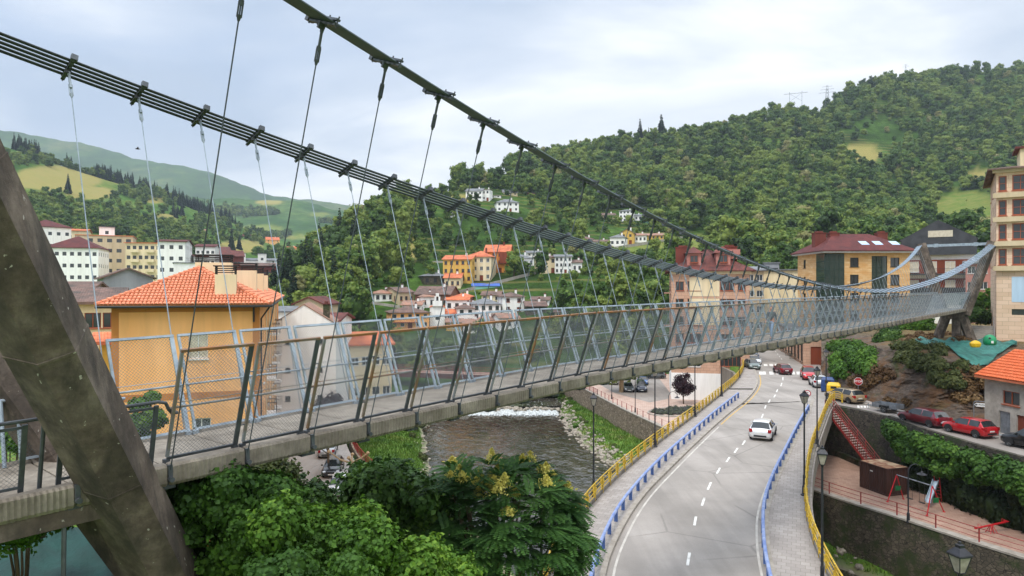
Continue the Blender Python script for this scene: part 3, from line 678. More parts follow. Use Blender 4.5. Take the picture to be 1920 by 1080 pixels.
mb.bar(B(-2.9, -1.9, dz(-2)-.9), B(-2.9, -.3, dz(-2)-.9), .3, .5); mb.bar(B(-8, 0, dz(-5)-.46), B(-2.0, 0, dz(-2)-.46), 2.36, .26)
bb(mb, 'deck_support', 'conc_old')
mb = MB(); mb.box(B(.55, -.1, 4.0), (2.2, 3.3, 3.2), rz=math.atan2(E.y, E.x)); bb(mb, 'pylon_footing', 'conc_slab')
mb = MB()
for q in (-2.9, -3.9): mb.cyl(B(q, 1.15, dz(-3)-.3), B(q, .9, 3.5), .035, n=6)
bb(mb, 'anchor_rod', 'galv_dark')
AT = 92.6
for s in (1, -1):
    lo = hb(AT-.2, .15, -3.2, s); hi = hb(AT+1.1, 2.75, 5.45, s); leg(lo, hi, .72, .66, sq=(.9, .9))
    ft = hb(AT-.1, 1.0, -6.9, s); leg(ft, hb(AT, -.25, -3.0, s), .62, .62, sq=(.95, .9))
mb = MB(); mb.bar(hb(AT-.1, .2, -3.3, 1), hb(AT-.1, .2, -3.3, -1), 1.2, 1.0); mb.bar(hb(AT-.1, -.7, -6.5, 1), hb(AT-.1, -.7, -3.4, 1), .9, .9, up=NN); bb(mb, 'pylon_pedestal', 'conc_old')
mb = MB(); mb.bar(hb(AT+1.15, 2.7, 5.35, 1), hb(AT+1.15, 2.7, 5.35, -1), .25, .32)
for s in (-.35, .35): mb.box(B(AT+1.15, s*6, CZ+5.35), (.35, .45, .45), rz=math.atan2(E.y, E.x))
bb(mb, 'pylon_crossbeam', 'galv_light')
# ------------------------------------------------------------------ roads, pavements, walls
def roadmat(name, c1, c2, crack=True, patch=.42):
    m, t = newmat(name); t.bsdf.inputs['Roughness'].default_value = .85; v = t.new('ShaderNodeNewGeometry').outputs['Position']
    c = t.ramp(t.noise(v, .16, 5, .6), [(.35, c1), (.65, c2)]); c = t.mix(.5, c, t.ramp(t.noise(v, 22, 4, .7), [(.35, .75), (.65, 1.0)]), 'MULTIPLY')
    mp = t.new('ShaderNodeMapping'); mp.inputs['Rotation'].default_value = (0, 0, -.45); mp.inputs['Scale'].default_value = (.9, .06, 1); t.link(v, mp.inputs[0])
    c = t.mix(patch, c, t.ramp(t.noise(mp.outputs[0], .9, 4, .6), [(.38, .62), (.6, 1.0)]), 'MULTIPLY')
    if crack:
        vo = t.new('ShaderNodeTexVoronoi', feature='DISTANCE_TO_EDGE'); vo.inputs['Scale'].default_value = .16
        wv = t.new('ShaderNodeMix', data_type='VECTOR'); wv.inputs[0].default_value = .06; n2 = t.new('ShaderNodeTexNoise'); n2.inputs['Scale'].default_value = 1.3; t.link(v, n2.inputs[0]); t.link(v, wv.inputs[4]); t.link(n2.outputs[1], wv.inputs[5]); t.link(wv.outputs[1], vo.inputs['Vector'])
        k = t.ramp(vo.outputs['Distance'], [(0.0, .62), (.012, 1.0)]); gate = t.ramp(t.noise(v, .12, 2), [(.44, 0.0), (.5, .8)]); c = t.mix(gate, c, t.mix(1., c, k, 'MULTIPLY'))
    t.link(c, t.bsdf.inputs['Base Color']); t.bump(t.noise(v, 40, 3, .7), .25, .01); return m
def pavemat(name, c1, c2, sx, sy, joint='#5b544b', rot=0., stain=.5):
    m, t = newmat(name); t.bsdf.inputs['Roughness'].default_value = .85; v = t.new('ShaderNodeNewGeometry').outputs['Position']
    mp = t.new('ShaderNodeMapping'); mp.inputs['Rotation'].default_value = (0, 0, rot); t.link(v, mp.inputs[0])
    b = t.new('ShaderNodeTexBrick'); b.inputs['Color1'].default_value = col(c1); b.inputs['Color2'].default_value = col(c2); b.inputs['Mortar'].default_value = col(joint)
    b.inputs['Scale'].default_value = 1; b.inputs['Brick Width'].default_value = sx; b.inputs['Row Height'].default_value = sy; b.inputs['Mortar Size'].default_value = .012; t.link(mp.outputs[0], b.inputs[0])
    c = t.mix(stain, b.outputs[0], t.ramp(t.noise(v, .45, 7, .7), [(.3, .55), (.65, 1.0)]), 'MULTIPLY'); t.link(c, t.bsdf.inputs['Base Color']); t.bump(b.outputs[1], .3, .01); return m
roadmat('asphalt', '#918a82', '#a9a199'); roadmat('asphalt_side', '#857d76', '#9b938b')
pavemat('pavement', '#a79f98', '#978f88', .4, .4, '#857c74', .4, .45)
pavemat('terracotta_paving', '#a98a78', '#9a7a68', .5, .5, '#8a6a5a', .35, .55)
pavemat('plaza_paving', '#c0a798', '#b29787', .6, .6, '#94796a', .2, .4)
M('kerb_stone', '#a59d92', '#8b8378', 2, .85, .2); M('paint_white', '#dedbd4', '#a39e96', 2.2, .75, spread=(.48, .72)); M('paint_yellow_line', '#c9a55a', '#b08e4c', 3, .7)
M('conc_side', '#8e8679', '#6e675c', .8, .9, .4, dirt=.4, streak=True)
M('yellow_metal', '#d9b53c', '#bd9a30', 2.5, .6, dirt=.5); M('blue_metal', '#6f86bd', '#9aa9cb', 2.2, .5, dirt=.2); M('red_metal', '#9a2b26', '#7c2a26', 2, .6, dirt=.25)
M('lamp_black', '#26272b', '#33343a', 3, .5, metal=.3); M('lamp_glass', '#a59d92', '#8a8278', 6, .35)
stonemat('wall_stone', '#4f473b', '#6f6554', '#322c24', 3.4, green='#3c4418', gs=.55, gspread=(.46, .6))
stonemat('wall_prom', '#7a6a58', '#a08f7b', '#4a4238', 2.6, green='#5a5a3a', gs=.3, gspread=(.62, .75))
stonemat('wall_dark', '#423c34', '#5f574b', '#2b2621', 2.8, green='#38401c', gs=.4, gspread=(.5, .64))
up = lambda L, z: [Vector((p.x, p.y, z)) for p in L]
def deckstrip(name, a, b, z, mat, thick=None, **k):
    a = resample(a, 1.5); b2 = resample(b, (sum((q-p).length for p, q in zip(b, b[1:])))/(len(a)-1)); b2 = b2[:len(a)]
    while len(b2) < len(a): b2.append(b2[-1])
    a = up(a, z); b2 = up(b2, z); mb = MB(); n = len(a); vs = []
    for p, q in zip(a, b2): vs += [p, q]
    fs = [(2*i, 2*i+1, 2*i+3, 2*i+2) for i in range(n-1)]
    mb.add(vs, fs)
    if thick:
        vs = []
        for p, q in zip(a, b2): vs += [p, p-Vector((0, 0, thick)), q, q-Vector((0, 0, thick))]
        mb.add(vs, [f for i in range(n-1) for f in ((4*i, 4*i+4, 4*i+5, 4*i+1), (4*i+2, 4*i+3, 4*i+7, 4*i+6), (4*i+1, 4*i+5, 4*i+7, 4*i+3))])
    return mb.build(name, MATS[mat], kind='structure', **k)
def cut(L, y0, y1): return [p for p in L if y0 <= p.y <= y1]
# the viaduct carries the road over the river: a slab with side faces
yL_out = offset(yelL, -.35); yR_out = offset(yelR, .35)
deckstrip('road_bridge_deck', cut(yL_out, 15, 84), cut(yR_out, 15, 75.5), -.16, 'conc_side', 1.15)
kl = [p for p in kerbL]; 
deckstrip('road', cut(kerbL, 15, 74), kerbR, -.02, 'asphalt')
# junction area and the street beyond
rd = MB(); pts = [kerbL[-1]] ; 
kl2 = [p for p in kerbL if p.y > 73.5]; right2 = [kerbR[-1]+Vector((0, 0, 0)), G(1566, 757), G(1600, 775), Vector((60, 58, 0)), Vector((60, 75, 0)), G(1625, 737), G(1600, 731), G(1566, 722), G(1545, 707), G(1528, 697), G(1506, 684), G(1494, 676), G(1478, 662), G(1462, 648), G(1450, 638), G(1436, 626)]
def polymesh(name, pts, z, mat, **k):
    bm = bmesh.new(); vs = [bm.verts.new((p[0], p[1], z)) for p in pts]; es = [bm.edges.new((vs[i], vs[(i+1) % len(vs)])) for i in range(len(vs))]
    bmesh.ops.triangle_fill(bm, edges=es, use_beauty=True, normal=(0, 0, 1)); me = bpy.data.meshes.new(name); bm.to_mesh(me); bm.free()
    if me.polygons and me.polygons[0].normal.z < 0: me.flip_normals()
    me.materials.append(MATS[mat]); return link(name, me, **k)
STL = [(p[0], p[1]) for p in STREET]
polymesh('road', [(p.x, p.y) for p in kl2]+[(right2[i].x, right2[i].y) for i in range(len(right2)-1, 4, -1)]+[(33.6, 74.6), (30.7, 75.4), (kerbR[-1].x, kerbR[-1].y)], -.024, 'asphalt', kind='structure')
# side street that climbs past the parked cars
sl = smooth_line([Vector((x, y, 0)) for x, y in [(33.4, 76), (36.6, 69), (36.5, 60), (37.1, 54), (38.2, 48), (40.7, 38), (46.2, 25)]], 2)
sr = smooth_line([G(*p) for p in [(1590, 738), (1609, 754), (1684, 775), (1760, 792), (1853, 812)]]+[Vector((44.6, 49, 0)), Vector((47, 38, 0)), Vector((53, 25, 0))], 2)
SR = sr
deckstrip('side_street', sl, sr, -.03, 'asphalt_side')
deckstrip('pavement', sr, offset(sr, -1.3) if offset(sr, -1.3)[5].x > sr[5].x else offset(sr, 1.3), .10, 'pavement', .14)
# walkways of the viaduct
deckstrip('pavement', cut(yL_out, 15, 84), cut(kerbL, 15, 84), .1, 'pavement', .13)
deckstrip('pavement', kerbR, cut(yR_out, 15, 75.5), .1, 'pavement', .13)
polymesh('pavement', [(p.x, p.y) for p in kerbL if p.y > 83.5]+[(36.5, 158), (36.2, 128), (36.8, 112)]+[(p.x-.3, p.y) for p in reversed([q for q in yelL if q.y > 83.5])], .1, 'pavement', kind='structure')
# kerb lines and painted lines
def line_on(L, w, z, name, mat, thick=0, **k):
    a = up(offset(L, -w/2), z); b = up(offset(L, w/2), z); mb = strip(a, b)
    if thick:
        for A in (a, b): c = up(A, z-thick); mb.add([q for p in zip(A, c) for q in p], [(2*i, 2*i+1, 2*i+3, 2*i+2) for i in range(len(A)-1)])
    return mb.build(name, MATS[mat], **k)
line_on(kerbL, .26, .13, 'kerb', 'kerb_stone', .16, kind='structure'); line_on(kerbR, .26, .13, 'kerb', 'kerb_stone', .16, kind='structure')
line_on(SR, .2, .13, 'kerb', 'kerb_stone', .17, kind='structure')
M('paint_worn', '#c4beb4', '#aaa39a', 1.2, .8)
line_on(offset(cut(kerbL, 15, 62), .45), .11, -.014, 'lane_marking', 'paint_worn', kind='structure')
line_on(offset(cut(kerbL, 62, 99), .42), .13, -.014, 'lane_marking', 'paint_yellow_line', kind='structure')
line_on(offset(cut(kerbR, 15, 48), -.45), .11, -.014, 'lane_marking', 'paint_worn', kind='structure')
for seg in [[(1289, 1060), (1293, 1036)], [(1302, 985), (1305, 968)], [(1316, 948), (1321, 933)], [(1327, 918), (1333, 904)], [(1344, 888), (1350, 877)], [(1362, 866), (1368, 857)], [(1377, 849), (1383, 840)], [(1392, 834), (1397, 826)], [(1427, 786), (1431, 776)], [(1434, 766), (1436, 760)], [(1441, 755), (1444, 749)], [(1451, 745), (1454, 740)], [(1456, 735), (1458, 730)], [(1464, 724), (1466, 718)], [(1468, 713), (1468, 707)], [(1288, 1130), (1287, 1105)]]:
    a, b = G(*seg[0], -.012), G(*seg[1], -.012); mb = MB(); d = (b-a).normalized(); n = Vector((d.y, -d.x, 0))*.065; mb.quad(a-n, a+n, b+n, b-n); mb.build('lane_marking', MATS['paint_white'], kind='structure')
for k in range(9):   # centre line up the far street
    a = G(1466-k*3.6, 674-k*4.6, -.012); b = G(1464.6-k*3.6, 672-k*4.5, -.012); mb = MB(); mb.quad(a-Vector((.07, 0, 0)), a+Vector((.07, 0, 0)), b+Vector((.07, 0, 0)), b-Vector((.07, 0, 0))); mb.build('lane_marking', MATS['paint_white'], kind='structure')
M('tar', '#3d3a37', '#4a4642', 2, .9); a, b = G(1387, 751, -.012), G(1514, 771, -.012); mb = MB(); n = Vector((0, .09, 0)); mb.quad(a-n, b-n, b+n, a+n); mb.build('expansion_joint', MATS['tar'], kind='structure')
def zebra(pxs, y, hpx, name='crossing_stripe'):
    for x0, x1 in pxs:
        a = G(x0, y+hpx, -.012); b = G(x1, y+hpx, -.012); c = G(x1-1, y-hpx, -.012); d = G(x0-1, y-hpx, -.012); mb = MB(); mb.quad(a, b, c, d); mb.build(name, MATS['paint_white'], kind='structure')
zebra([(1422+k*10.5, 1429+k*10.5) for k in range(6)], 684.3, 2.0); zebra([(1424, 1430), (1430.5, 1436.5), (1443, 1451), (1456, 1464), (1483, 1491), (1494, 1502)], 699.5, 2.8)
zebra([(1548+k*9, 1554+k*9) for k in range(4)], 738, 2.4)
zebra([(1608, 1612), (1614, 1618), (1620, 1624), (1626, 1630)], 762.5, 2.0)
zebra([(1553, 1558)], 745, 7)
# ------------------------------------------------------------------ retaining walls
def wall(name, line, z0, z1, th, mat, label, cat='wall', cap=None, side=1, **k):
    """wall along line; z0/z1 may be functions of the index fraction"""
    f0 = z0 if callable(z0) else (lambda f: z0); f1 = z1 if callable(z1) else (lambda f: z1)
    a = line; b = offset(line, th*side); n = len(a); vs = []
    for i in range(n):
        f = i/(n-1); vs += [(a[i].x, a[i].y, f0(f)), (a[i].x, a[i].y, f1(f)), (b[i].x, b[i].y, f1(f)), (b[i].x, b[i].y, f0(f))]
    fs = [g for i in range(n-1) for g in ((4*i, 4*i+1, 4*i+5, 4*i+4), (4*i+1, 4*i+2, 4*i+6, 4*i+5), (4*i+2, 4*i+3, 4*i+7, 4*i+6))]+[(0, 3, 2, 1), (4*n-4, 4*n-3, 4*n-2, 4*n-1)]
    c = line[len(line)//2]; t_ = T(name, label, cat, (c.x, c.y, f0(.5))) if cap else None
    mb = MB(); mb.add(vs, fs)
    if not cap:
        return mb.build(name, MATS[mat], label=label, category=cat) if False else setp(mb.build(name, MATS[mat]), label, cat, k.get('group'))
    off = t_.location; mb.v = [(x-off.x, y-off.y, z-off.z) for x, y, z in mb.v]; mb.build('wall_face', MATS[mat], t_)
    cp_ = MB(); a = offset(line, -.06*side); b = offset(line, (th+.06)*side)
    vs = []
    for i in range(n):
        f = i/(n-1); z = f1(f); vs += [(a[i].x, a[i].y, z+.003), (a[i].x, a[i].y, z+.14), (b[i].x, b[i].y, z+.14), (b[i].x, b[i].y, z+.003)]
    cp_.add(vs, fs); cp_.v = [(x-off.x, y-off.y, z-off.z) for x, y, z in cp_.v]; cp_.build('coping', MATS[cap], t_); return t_
wr1 = [p for p in wallR if p.y > 71]; wr2 = [p for p in wallR if p.y <= 66.5]; PG = -5.3
wall('retaining_wall', wr1, -11, LOW+.05, .5, 'wall_prom', 'brown rubble stone river wall below the paved promenade', cap='kerb_stone', side=1)
wall('retaining_wall', wr2, -11, PG+.02, .6, 'wall_stone', 'mossy rubble stone wall holding up the playground terrace', cap='kerb_stone', side=1)
wall('retaining_wall', [p for p in wallL if p.y > 30], -11, LOW+.35, .4, 'wall_prom', 'low stone quay wall beside the lower street', side=-1)
# playground terrace and plaza
polymesh('playground_paving', [(p.x, p.y) for p in wr2]+[(60, 20), (46.5, 25), (41, 38), (38.4, 48), (37.2, 54), (36.5, 60), (36.8, 66.5), (35.8, 70), (31.5, 75.8), (24.9, 75)]+[(24.4, 72), (25.2, 68)], PG, 'terracotta_paving', kind='structure')
polymesh('plaza_paving', [(p.x, p.y) for p in wr1]+[(24.6, 76), (25.8, 80.5), (30.5, 92), (33, 103), (34, 150), (34, 185), (0, 188)], LOW+.16, 'plaza_paving', kind='structure')
polymesh('parking_asphalt', [(14.5, 186), (33, 184), (30, 141), (27.4, 118), (25.6, 112), (21.9, 108.5), (17.8, 118), (15, 140)], LOW+.166, 'asphalt_side', kind='structure')
LS = [(p.x-.45, p.y) for p in wallL if p.y > 30]
polymesh('lower_street', LS+[(-24, 34), (-34, 70), (-44, 100), (-50, 175)], LOW+.1, 'asphalt', kind='structure')
polymesh('pavement', [(x-.05, y) for x, y in LS if 55 < y < 130]+[(x-2.6, y-.6) for x, y in reversed([q for q in LS if 55 < q[1] < 130])], LOW+.24, 'pavement', kind='structure')
# wall under the junction with the stairs against it, ivy wall under the side street
jw = [Vector((x, y, 0)) for x, y in [(22.8, 75.2), (27, 76.2), (31.0, 76.0), (34.0, 73.2), (35.6, 70), (36.6, 66.5)]]
wall('retaining_wall', resample(jw, 1.2), PG-.3, -.03, .5, 'wall_dark', 'tall dark stone wall behind the red metal stairs', side=1 if offset(jw, 1)[2].y > jw[2].y else -1, cap=None)
iw = [Vector((x, y, 0)) for x, y in [(36.6, 66.5), (36.3, 60), (36.8, 54), (37.9, 48), (40.4, 38), (45.9, 25)]]
wall('retaining_wall', resample(iw, 2), PG-.3, .1, .4, 'wall_dark', 'long stone wall overgrown with ivy below the side street', side=-1, cap=None)
sw = smooth_line([G(1562, 850, PG), G(1590, 862, PG), G(1618, 874, PG), G(1650, 885, PG)], 1)
wall('low_wall', sw, PG, PG+.55, .4, 'wall_stone', 'low stone bench wall on the terrace behind the brown container')
wl = smooth_line([Vector((x, y, 0)) for x, y in [(25.5, 83), (30.6, 93), (32.0, 100)]], 2)
wall('abutment_wall', resample([Vector((x, y, 0)) for x, y in [(22.8, 76), (25.9, 83.5), (30.4, 92.3), (32.0, 97), (33.4, 104), (34.4, 128)]], 2), LOW, -.2, .4, 'conc_side', 'grey concrete side wall of the raised road above the plaza', side=1)
# left-hand viaduct abutment and piers
for k, (x, y) in enumerate([(6.5, 38), (12.5, 50), (19, 64)]):
    t_ = setp(MB().prism([(x-3.5, y+.2), (x+3.7, y-3.5), (x+4.2, y-2.4), (x-3, y+1.3)], -11.5, -1.3).build('bridge_pier', MATS['conc_side']), 'grey concrete pier under the road viaduct', 'bridge pier', 'piers carrying the road viaduct')
# ------------------------------------------------------------------ railings and guard rails
def run(name, line, label, cat, build, group=None):
    c = line[len(line)//2]; t_ = T(name, label, cat, (c.x, c.y, c.z), group=group); o = t_.location
    for nm, mb, mat in build(line):
        mb.v = [(x-o.x, y-o.y, z-o.z) for x, y, z in mb.v]; mb.build(nm, MATS[mat], t_)
    return t_
def Z(p, z): return Vector((p.x, p.y, p.z+z))
def yellow(line):
    L = up(resample(line, 1.0), .1); out = []
    for z, r in ((1.02, .038), (.80, .026), (.52, .026), (.3, .024)): mb = MB(); mb.tube([Z(p, z) for p in L], r, 6); out.append(('rail', mb, 'yellow_metal'))
    P_ = up(resample(line, 1.75), .1)[:100]
    for i, p in enumerate(P_):
        d = (P_[min(i+1, len(P_)-1)]-P_[max(i-1, 0)]).normalized(); mb = MB(); mb.bar(p, Z(p, .98), .05, .14, up=d.cross(Vector((0, 0, 1)))); mb.box(Z(p, .66), (.08, .22, .3), rz=math.atan2(d.y, d.x)); out.append(('post', mb, 'yellow_metal'))
    return out
run('yellow_railing', cut(yelL, 17, 200), 'yellow metal railing along the left edge of the road bridge', 'railing', yellow)
run('yellow_railing', yelR, 'yellow metal railing along the right edge of the road bridge', 'railing', yellow)
eg = up([G(1556, 757), G(1567, 752), G(1579, 757)], 0)
run('yellow_railing', smooth_line(eg, .5), 'short yellow railing at the head of the red stairs', 'railing', yellow)
def kerbwall(name, line):
    return line_on(line, .3, .3, name, 'conc_side', .35, kind='structure')
kerbwall('parapet_kerb', offset(cut(yelL, 17, 200), -.1)); kerbwall('parapet_kerb', offset(yelR, .1))
def blue(line):
    L = up(resample(line, 1.0), .1); mb = MB(); mb.tube([Z(p, .58) for p in L], .085, 8); out = [('rail', mb, 'blue_metal')]
    for i, p in enumerate(up(resample(line, 2.0), .1)):
        mb = MB(); d = (L[min(2*i+1, len(L)-1)]-L[max(2*i-1, 0)]).normalized() if 2*i+1 < len(L) else (L[-1]-L[-2]).normalized(); n = Vector((d.y, -d.x, 0))
        a = [p-n*.02, p+n*.24]; vs = [p-d*.05-n*.09, p-d*.05+n*.09, p+d*.05+n*.09, p+d*.05-n*.09]; vs2 = [Z(p, .56)-d*.1-n*.09, Z(p, .56)-d*.1+n*.09, Z(p, .56)+d*.1+n*.09, Z(p, .56)+d*.1-n*.09]
        mb.add(vs+vs2, [(0, 3, 2, 1), (4, 5, 6, 7), (0, 1, 5, 4), (1, 2, 6, 5), (2, 3, 7, 6), (3, 0, 4, 7)]); out.append(('post', mb, 'blue_post'))
    return out
M('blue_post', '#3f5f9f', '#4a669c', 3, .55)
run('guard_rail', cut(railL, 17, 200), 'blue tubular guard rail on the left kerb of the road', 'guard rail', blue)
run('guard_rail', cut(railR, 17, 200), 'blue tubular guard rail on the right kerb of the road', 'guard rail', blue)
def redrail(h=.95, n=3, step=2.2, mat='red_metal'):
    def f(line):
        L = resample(line, 1.0); out = []
        mb = MB()
        for k in range(n): mb = MB(); mb.tube([Z(p, h*(k+1)/n-.03) for p in L], .02 if k < n-1 else .03, 5); out.append(('rail', mb, mat))
        for p in resample(line, step)[:100]: mb = MB(); mb.bar(p, Z(p, h), .07, .07); out.append(('post', mb, mat))
        return out
    return f
pr = [p for p in up(offset(wallR, .3), PG+.15) if p.y < 65]
run('red_fence', pr, 'thin red metal fence along the edge of the playground terrace', 'fence', redrail(1.0, 3, 3.0))
pw = [p for p in up(offset(wallR, .3), LOW+.18) if p.y > 76]
def bollards(line):
    out = [('post', MB().bar(p, Z(p, .95), .08, .08), 'red_metal') for p in resample(line, 2.1)[:100]]
    mb = MB(); mb.tube([Z(p, .9) for p in line], .012, 4); out.append(('chain', mb, 'red_metal')); return out
run('promenade_railing', [p for p in pw if p.y < 118], 'low railing of red posts on the promenade above the river wall', 'railing', bollards)
def redpanel(line):
    L = resample(line, 1.0); a = MB(); vs = []
    for p in L: vs += [Z(p, 0), Z(p, .85)]
    a.add(vs, [(2*i, 2*i+2, 2*i+3, 2*i+1) for i in range(len(L)-1)]); b = MB(); b.tube([Z(p, .9) for p in L], .035, 5)
    out = [('rail', b, 'red_metal')]
    bars = MB()
    for p in resample(line, .22): bars.cyl(p, Z(p, .9), .014, n=4, caps=False)
    out.append(('balusters', bars, 'red_metal'))
    for p in resample(line, 2.4): out.append(('post', MB().bar(p, Z(p, .98), .08, .08), 'red_metal'))
    return out
run('red_fence', [p for p in up(offset(wallL, -.2), LOW+.36) if 62 < p.y < 124], 'dark red picket fence along the quay of the lower street', 'fence', redpanel)
run('red_fence', [p for p in up(offset(wallR, .3), LOW+.18) if 116 < p.y < 135], 'dark red railing where the promenade meets the red river bridge', 'fence', redpanel)
# ------------------------------------------------------------------ street lamps
def lantern(t_, z, k=1.0, sq=True):
    n = 4; a0 = math.pi/4
    g = MB(); g.lathe([(.11*k, z), (.24*k, z+.42*k)], n, a0=a0); gl = g.build('lantern_glass', MATS['lamp_glass'], t_)
    f = MB()
    for i in range(4):
        a = a0+i*math.pi/2; c, s_ = math.cos(a), math.sin(a); f.bar((.115*k*c, .115*k*s_, z), (.25*k*c, .25*k*s_, z+.43*k), .022, .022)
        b = a+math.pi/2; f.bar((.25*k*c, .25*k*s_, z+.43*k), (.25*k*math.cos(b), .25*k*math.sin(b), z+.43*k), .03, .03); f.bar((.115*k*c, .115*k*s_, z), (.115*k*math.cos(b), .115*k*math.sin(b), z), .025, .025)
    f.lathe([(.29*k, z+.44*k), (.28*k, z+.47*k), (.13*k, z+.6*k), (.10*k, z+.62*k), (.105*k, z+.69*k), (.045*k, z+.71*k), (.04*k, z+.76*k), (.0, z+.78*k)], n, a0=a0); f.lathe([(.05, z-.1), (.06, z-.03), (.12*k, z)], 8)
    f.build('lantern_frame', MATS['lamp_black'], t_)
def street_lamp(loc, H, label):
    t_ = T('street_lamp', label, 'street lamp', loc, rz=random.uniform(0, 1.5), group='black lantern street lamps'); zt = H-.78
    mb = MB(); mb.lathe([(.20, 0), (.20, .06), (.13, .12), (.12, .55), (.085, .62), (.075, 1.2), (.055, 1.25), (.045, zt-.1), (.05, zt-.05)], 10); mb.build('pole', MATS['lamp_black'], t_, smooth=False)
    lantern(t_, zt); return t_
LMP = [((1113, 937), 'black lantern lamp on the left walkway, tall against the river'), ((1228, 838), 'second lamp along the left walkway, in front of the plaza lavender bed'), ((1303, 781), 'third lamp along the left walkway, before the white basement wall'), ((1353, 743), 'fourth lamp along the left walkway, by the brown windows of the pink block'), ((1386, 708), 'lamp at the corner of the pink block, beside the far parked cars'),
       ((1508, 929), 'black lantern lamp standing between the blue guard rail and the yellow railing'), ((1532, 837), 'lamp behind the round no entry turn sign at the junction'), ((1549, 771), 'lamp next to the yellow recycling container')]
for (x, y), lb in LMP: p = G(x, y, .1); street_lamp(p, 6.3, lb)
p = Vector((1.0, 23.2, .1)); street_lamp(p, 6.55, 'lantern lamp whose head rises out of the foreground tree')
p = Vector((12.45, 27.4, .1)); street_lamp(p, 6.1, 'near lamp leaning over the yellow railing, pole running out of the picture')
p = Vector((11.15, 17.0, -.3)); street_lamp(p, 6.5, 'large lantern at the bottom right corner of the picture')
def curved_lamp(loc, H, rz, label, r=.55, both=False):
    t_ = T('curved_lamp', label, 'street lamp', loc, rz=rz, group='hooked lamps of the lower promenade'); mb = MB()
    pts = [(0, 0, 0), (0, 0, H-r)]+[(r-r*math.cos(a), 0, H-r+r*math.sin(a)) for a in [math.pi*k/8 for k in range(1, 9)]]
    mb.tube(pts, [.06, .05]+[.03]*8, 6); mb.lathe([(.16, 0), (.12, .1), (.10, .7), (.06, .75)], 8); mb.build('pole', MATS['lamp_black'], t_)
    h = MB(); h.lathe([(.03, H-r+.02), (.08, H-r-.04), (.12, H-r-.12), (.36, H-r-.24), (.33, H-r-.28), (0.0, H-r-.27)], 10, c=(2*r, 0, 0)); h.build('lamp_shade', MATS['lamp_black'], t_)
    return t_
for (x, y), rz, lb in [((1147, 748), 1.2, 'thin lamp on the promenade beside the plane tree trunk'), ((1191, 773), -.2, 'hooked lamp on the promenade in front of the parked dark van'), ((1254, 800), 0, 'hooked lamp beside the purple plum tree')]:
    curved_lamp(G(x, y, LOW+.18), 5.1 if x != 1254 else 4.6, rz, lb)
curved_lamp(G(1703, 979, PG), 4.4, .1, 'hooked lamp inside the playground fence, between container and swings')
# ------------------------------------------------------------------ buildings
for n, a, b in [('plaster_white', '#f8f7f4', '#edebe5'), ('plaster_cream', '#ead9b6', '#dac7a0'), ('plaster_orange', '#f6b878', '#eeac68'), ('plaster_orange2', '#d9923a', '#c98234'), ('plaster_yellow', '#d9b45c', '#caa34c'), ('plaster_pink', '#d6ad96', '#c99e87'), ('plaster_beige', '#cdbb9a', '#bda988'), ('plaster_grey', '#9a9ca1', '#85878b'), ('plaster_blue', '#8fa6cf', '#7e97c4'), ('plaster_turq', '#8fc4b0', '#7db5a0'), ('plaster_brown', '#7a5a44', '#68493a'), ('band_brown', '#bd7a38', '#b07035'), ('brick_red', '#7a3b30', '#683228'), ('wood_red', '#8a3f22', '#6f321c'), ('plaster_bluewhite', '#b9d0e2', '#a9c4da'), ('plaster_rose', '#bd8276', '#b0766b')]:
    M(n, a, b, .35, .88, .15, 5, dirt=.14, streak=True)
def wallvec(t):
    v = t.new('ShaderNodeTexCoord').outputs['Object']; sp = t.new('ShaderNodeSeparateXYZ'); t.link(v, sp.inputs[0]); a = t.new('ShaderNodeMath', operation='ADD'); t.link(sp.outputs[0], a.inputs[0]); t.link(sp.outputs[1], a.inputs[1])
    c = t.new('ShaderNodeCombineXYZ'); t.link(a.outputs[0], c.inputs[0]); t.link(sp.outputs[2], c.inputs[1]); return v, c.outputs[0]
def sandstone():
    m, t = newmat('sandstone'); v, wv = wallvec(t); t.bsdf.inputs['Roughness'].default_value = .8
    b = t.new('ShaderNodeTexBrick'); b.inputs['Color1'].default_value = hexc('#d9ae76'); b.inputs['Color2'].default_value = hexc('#e6c797'); b.inputs['Mortar'].default_value = hexc('#a98352'); b.inputs['Scale'].default_value = 1; b.inputs['Brick Width'].default_value = .9; b.inputs['Row Height'].default_value = .38; b.inputs['Mortar Size'].default_value = .012; t.link(wv, b.inputs[0])
    mz = t.new('ShaderNodeMapping'); mz.inputs['Scale'].default_value = (.35, .35, 2.4); t.link(v, mz.inputs[0])
    c = t.mix(t.ramp(t.noise(mz.outputs[0], 1.0, 5, .65), [(.36, 0.0), (.64, .75)]), b.outputs[0], '#c78f4a'); t.link(c, t.bsdf.inputs['Base Color'])
sandstone()
def cladding(name, c1, c2, w=1.0, h=.45, mortar='#8a6f5e'):
    m, t = newmat(name); v, wv = wallvec(t); t.bsdf.inputs['Roughness'].default_value = .8
    b = t.new('ShaderNodeTexBrick'); b.inputs['Color1'].default_value = hexc(c1); b.inputs['Color2'].default_value = hexc(c2); b.inputs['Mortar'].default_value = hexc(mortar); b.inputs['Scale'].default_value = 1; b.inputs['Brick Width'].default_value = w; b.inputs['Row Height'].default_value = h; b.inputs['Mortar Size'].default_value = .014; t.link(wv, b.inputs[0])
    t.link(t.mix(.4, b.outputs[0], t.ramp(t.noise(v, .7, 5, .6), [(.3, .7), (.7, 1.0)]), 'MULTIPLY'), t.bsdf.inputs['Base Color'])
cladding('cladding_pink', '#cfa78d', '#c49a80'); cladding('cladding_cream', '#e2c5ab', '#d4b598', 1.2, .5, '#a88f74')
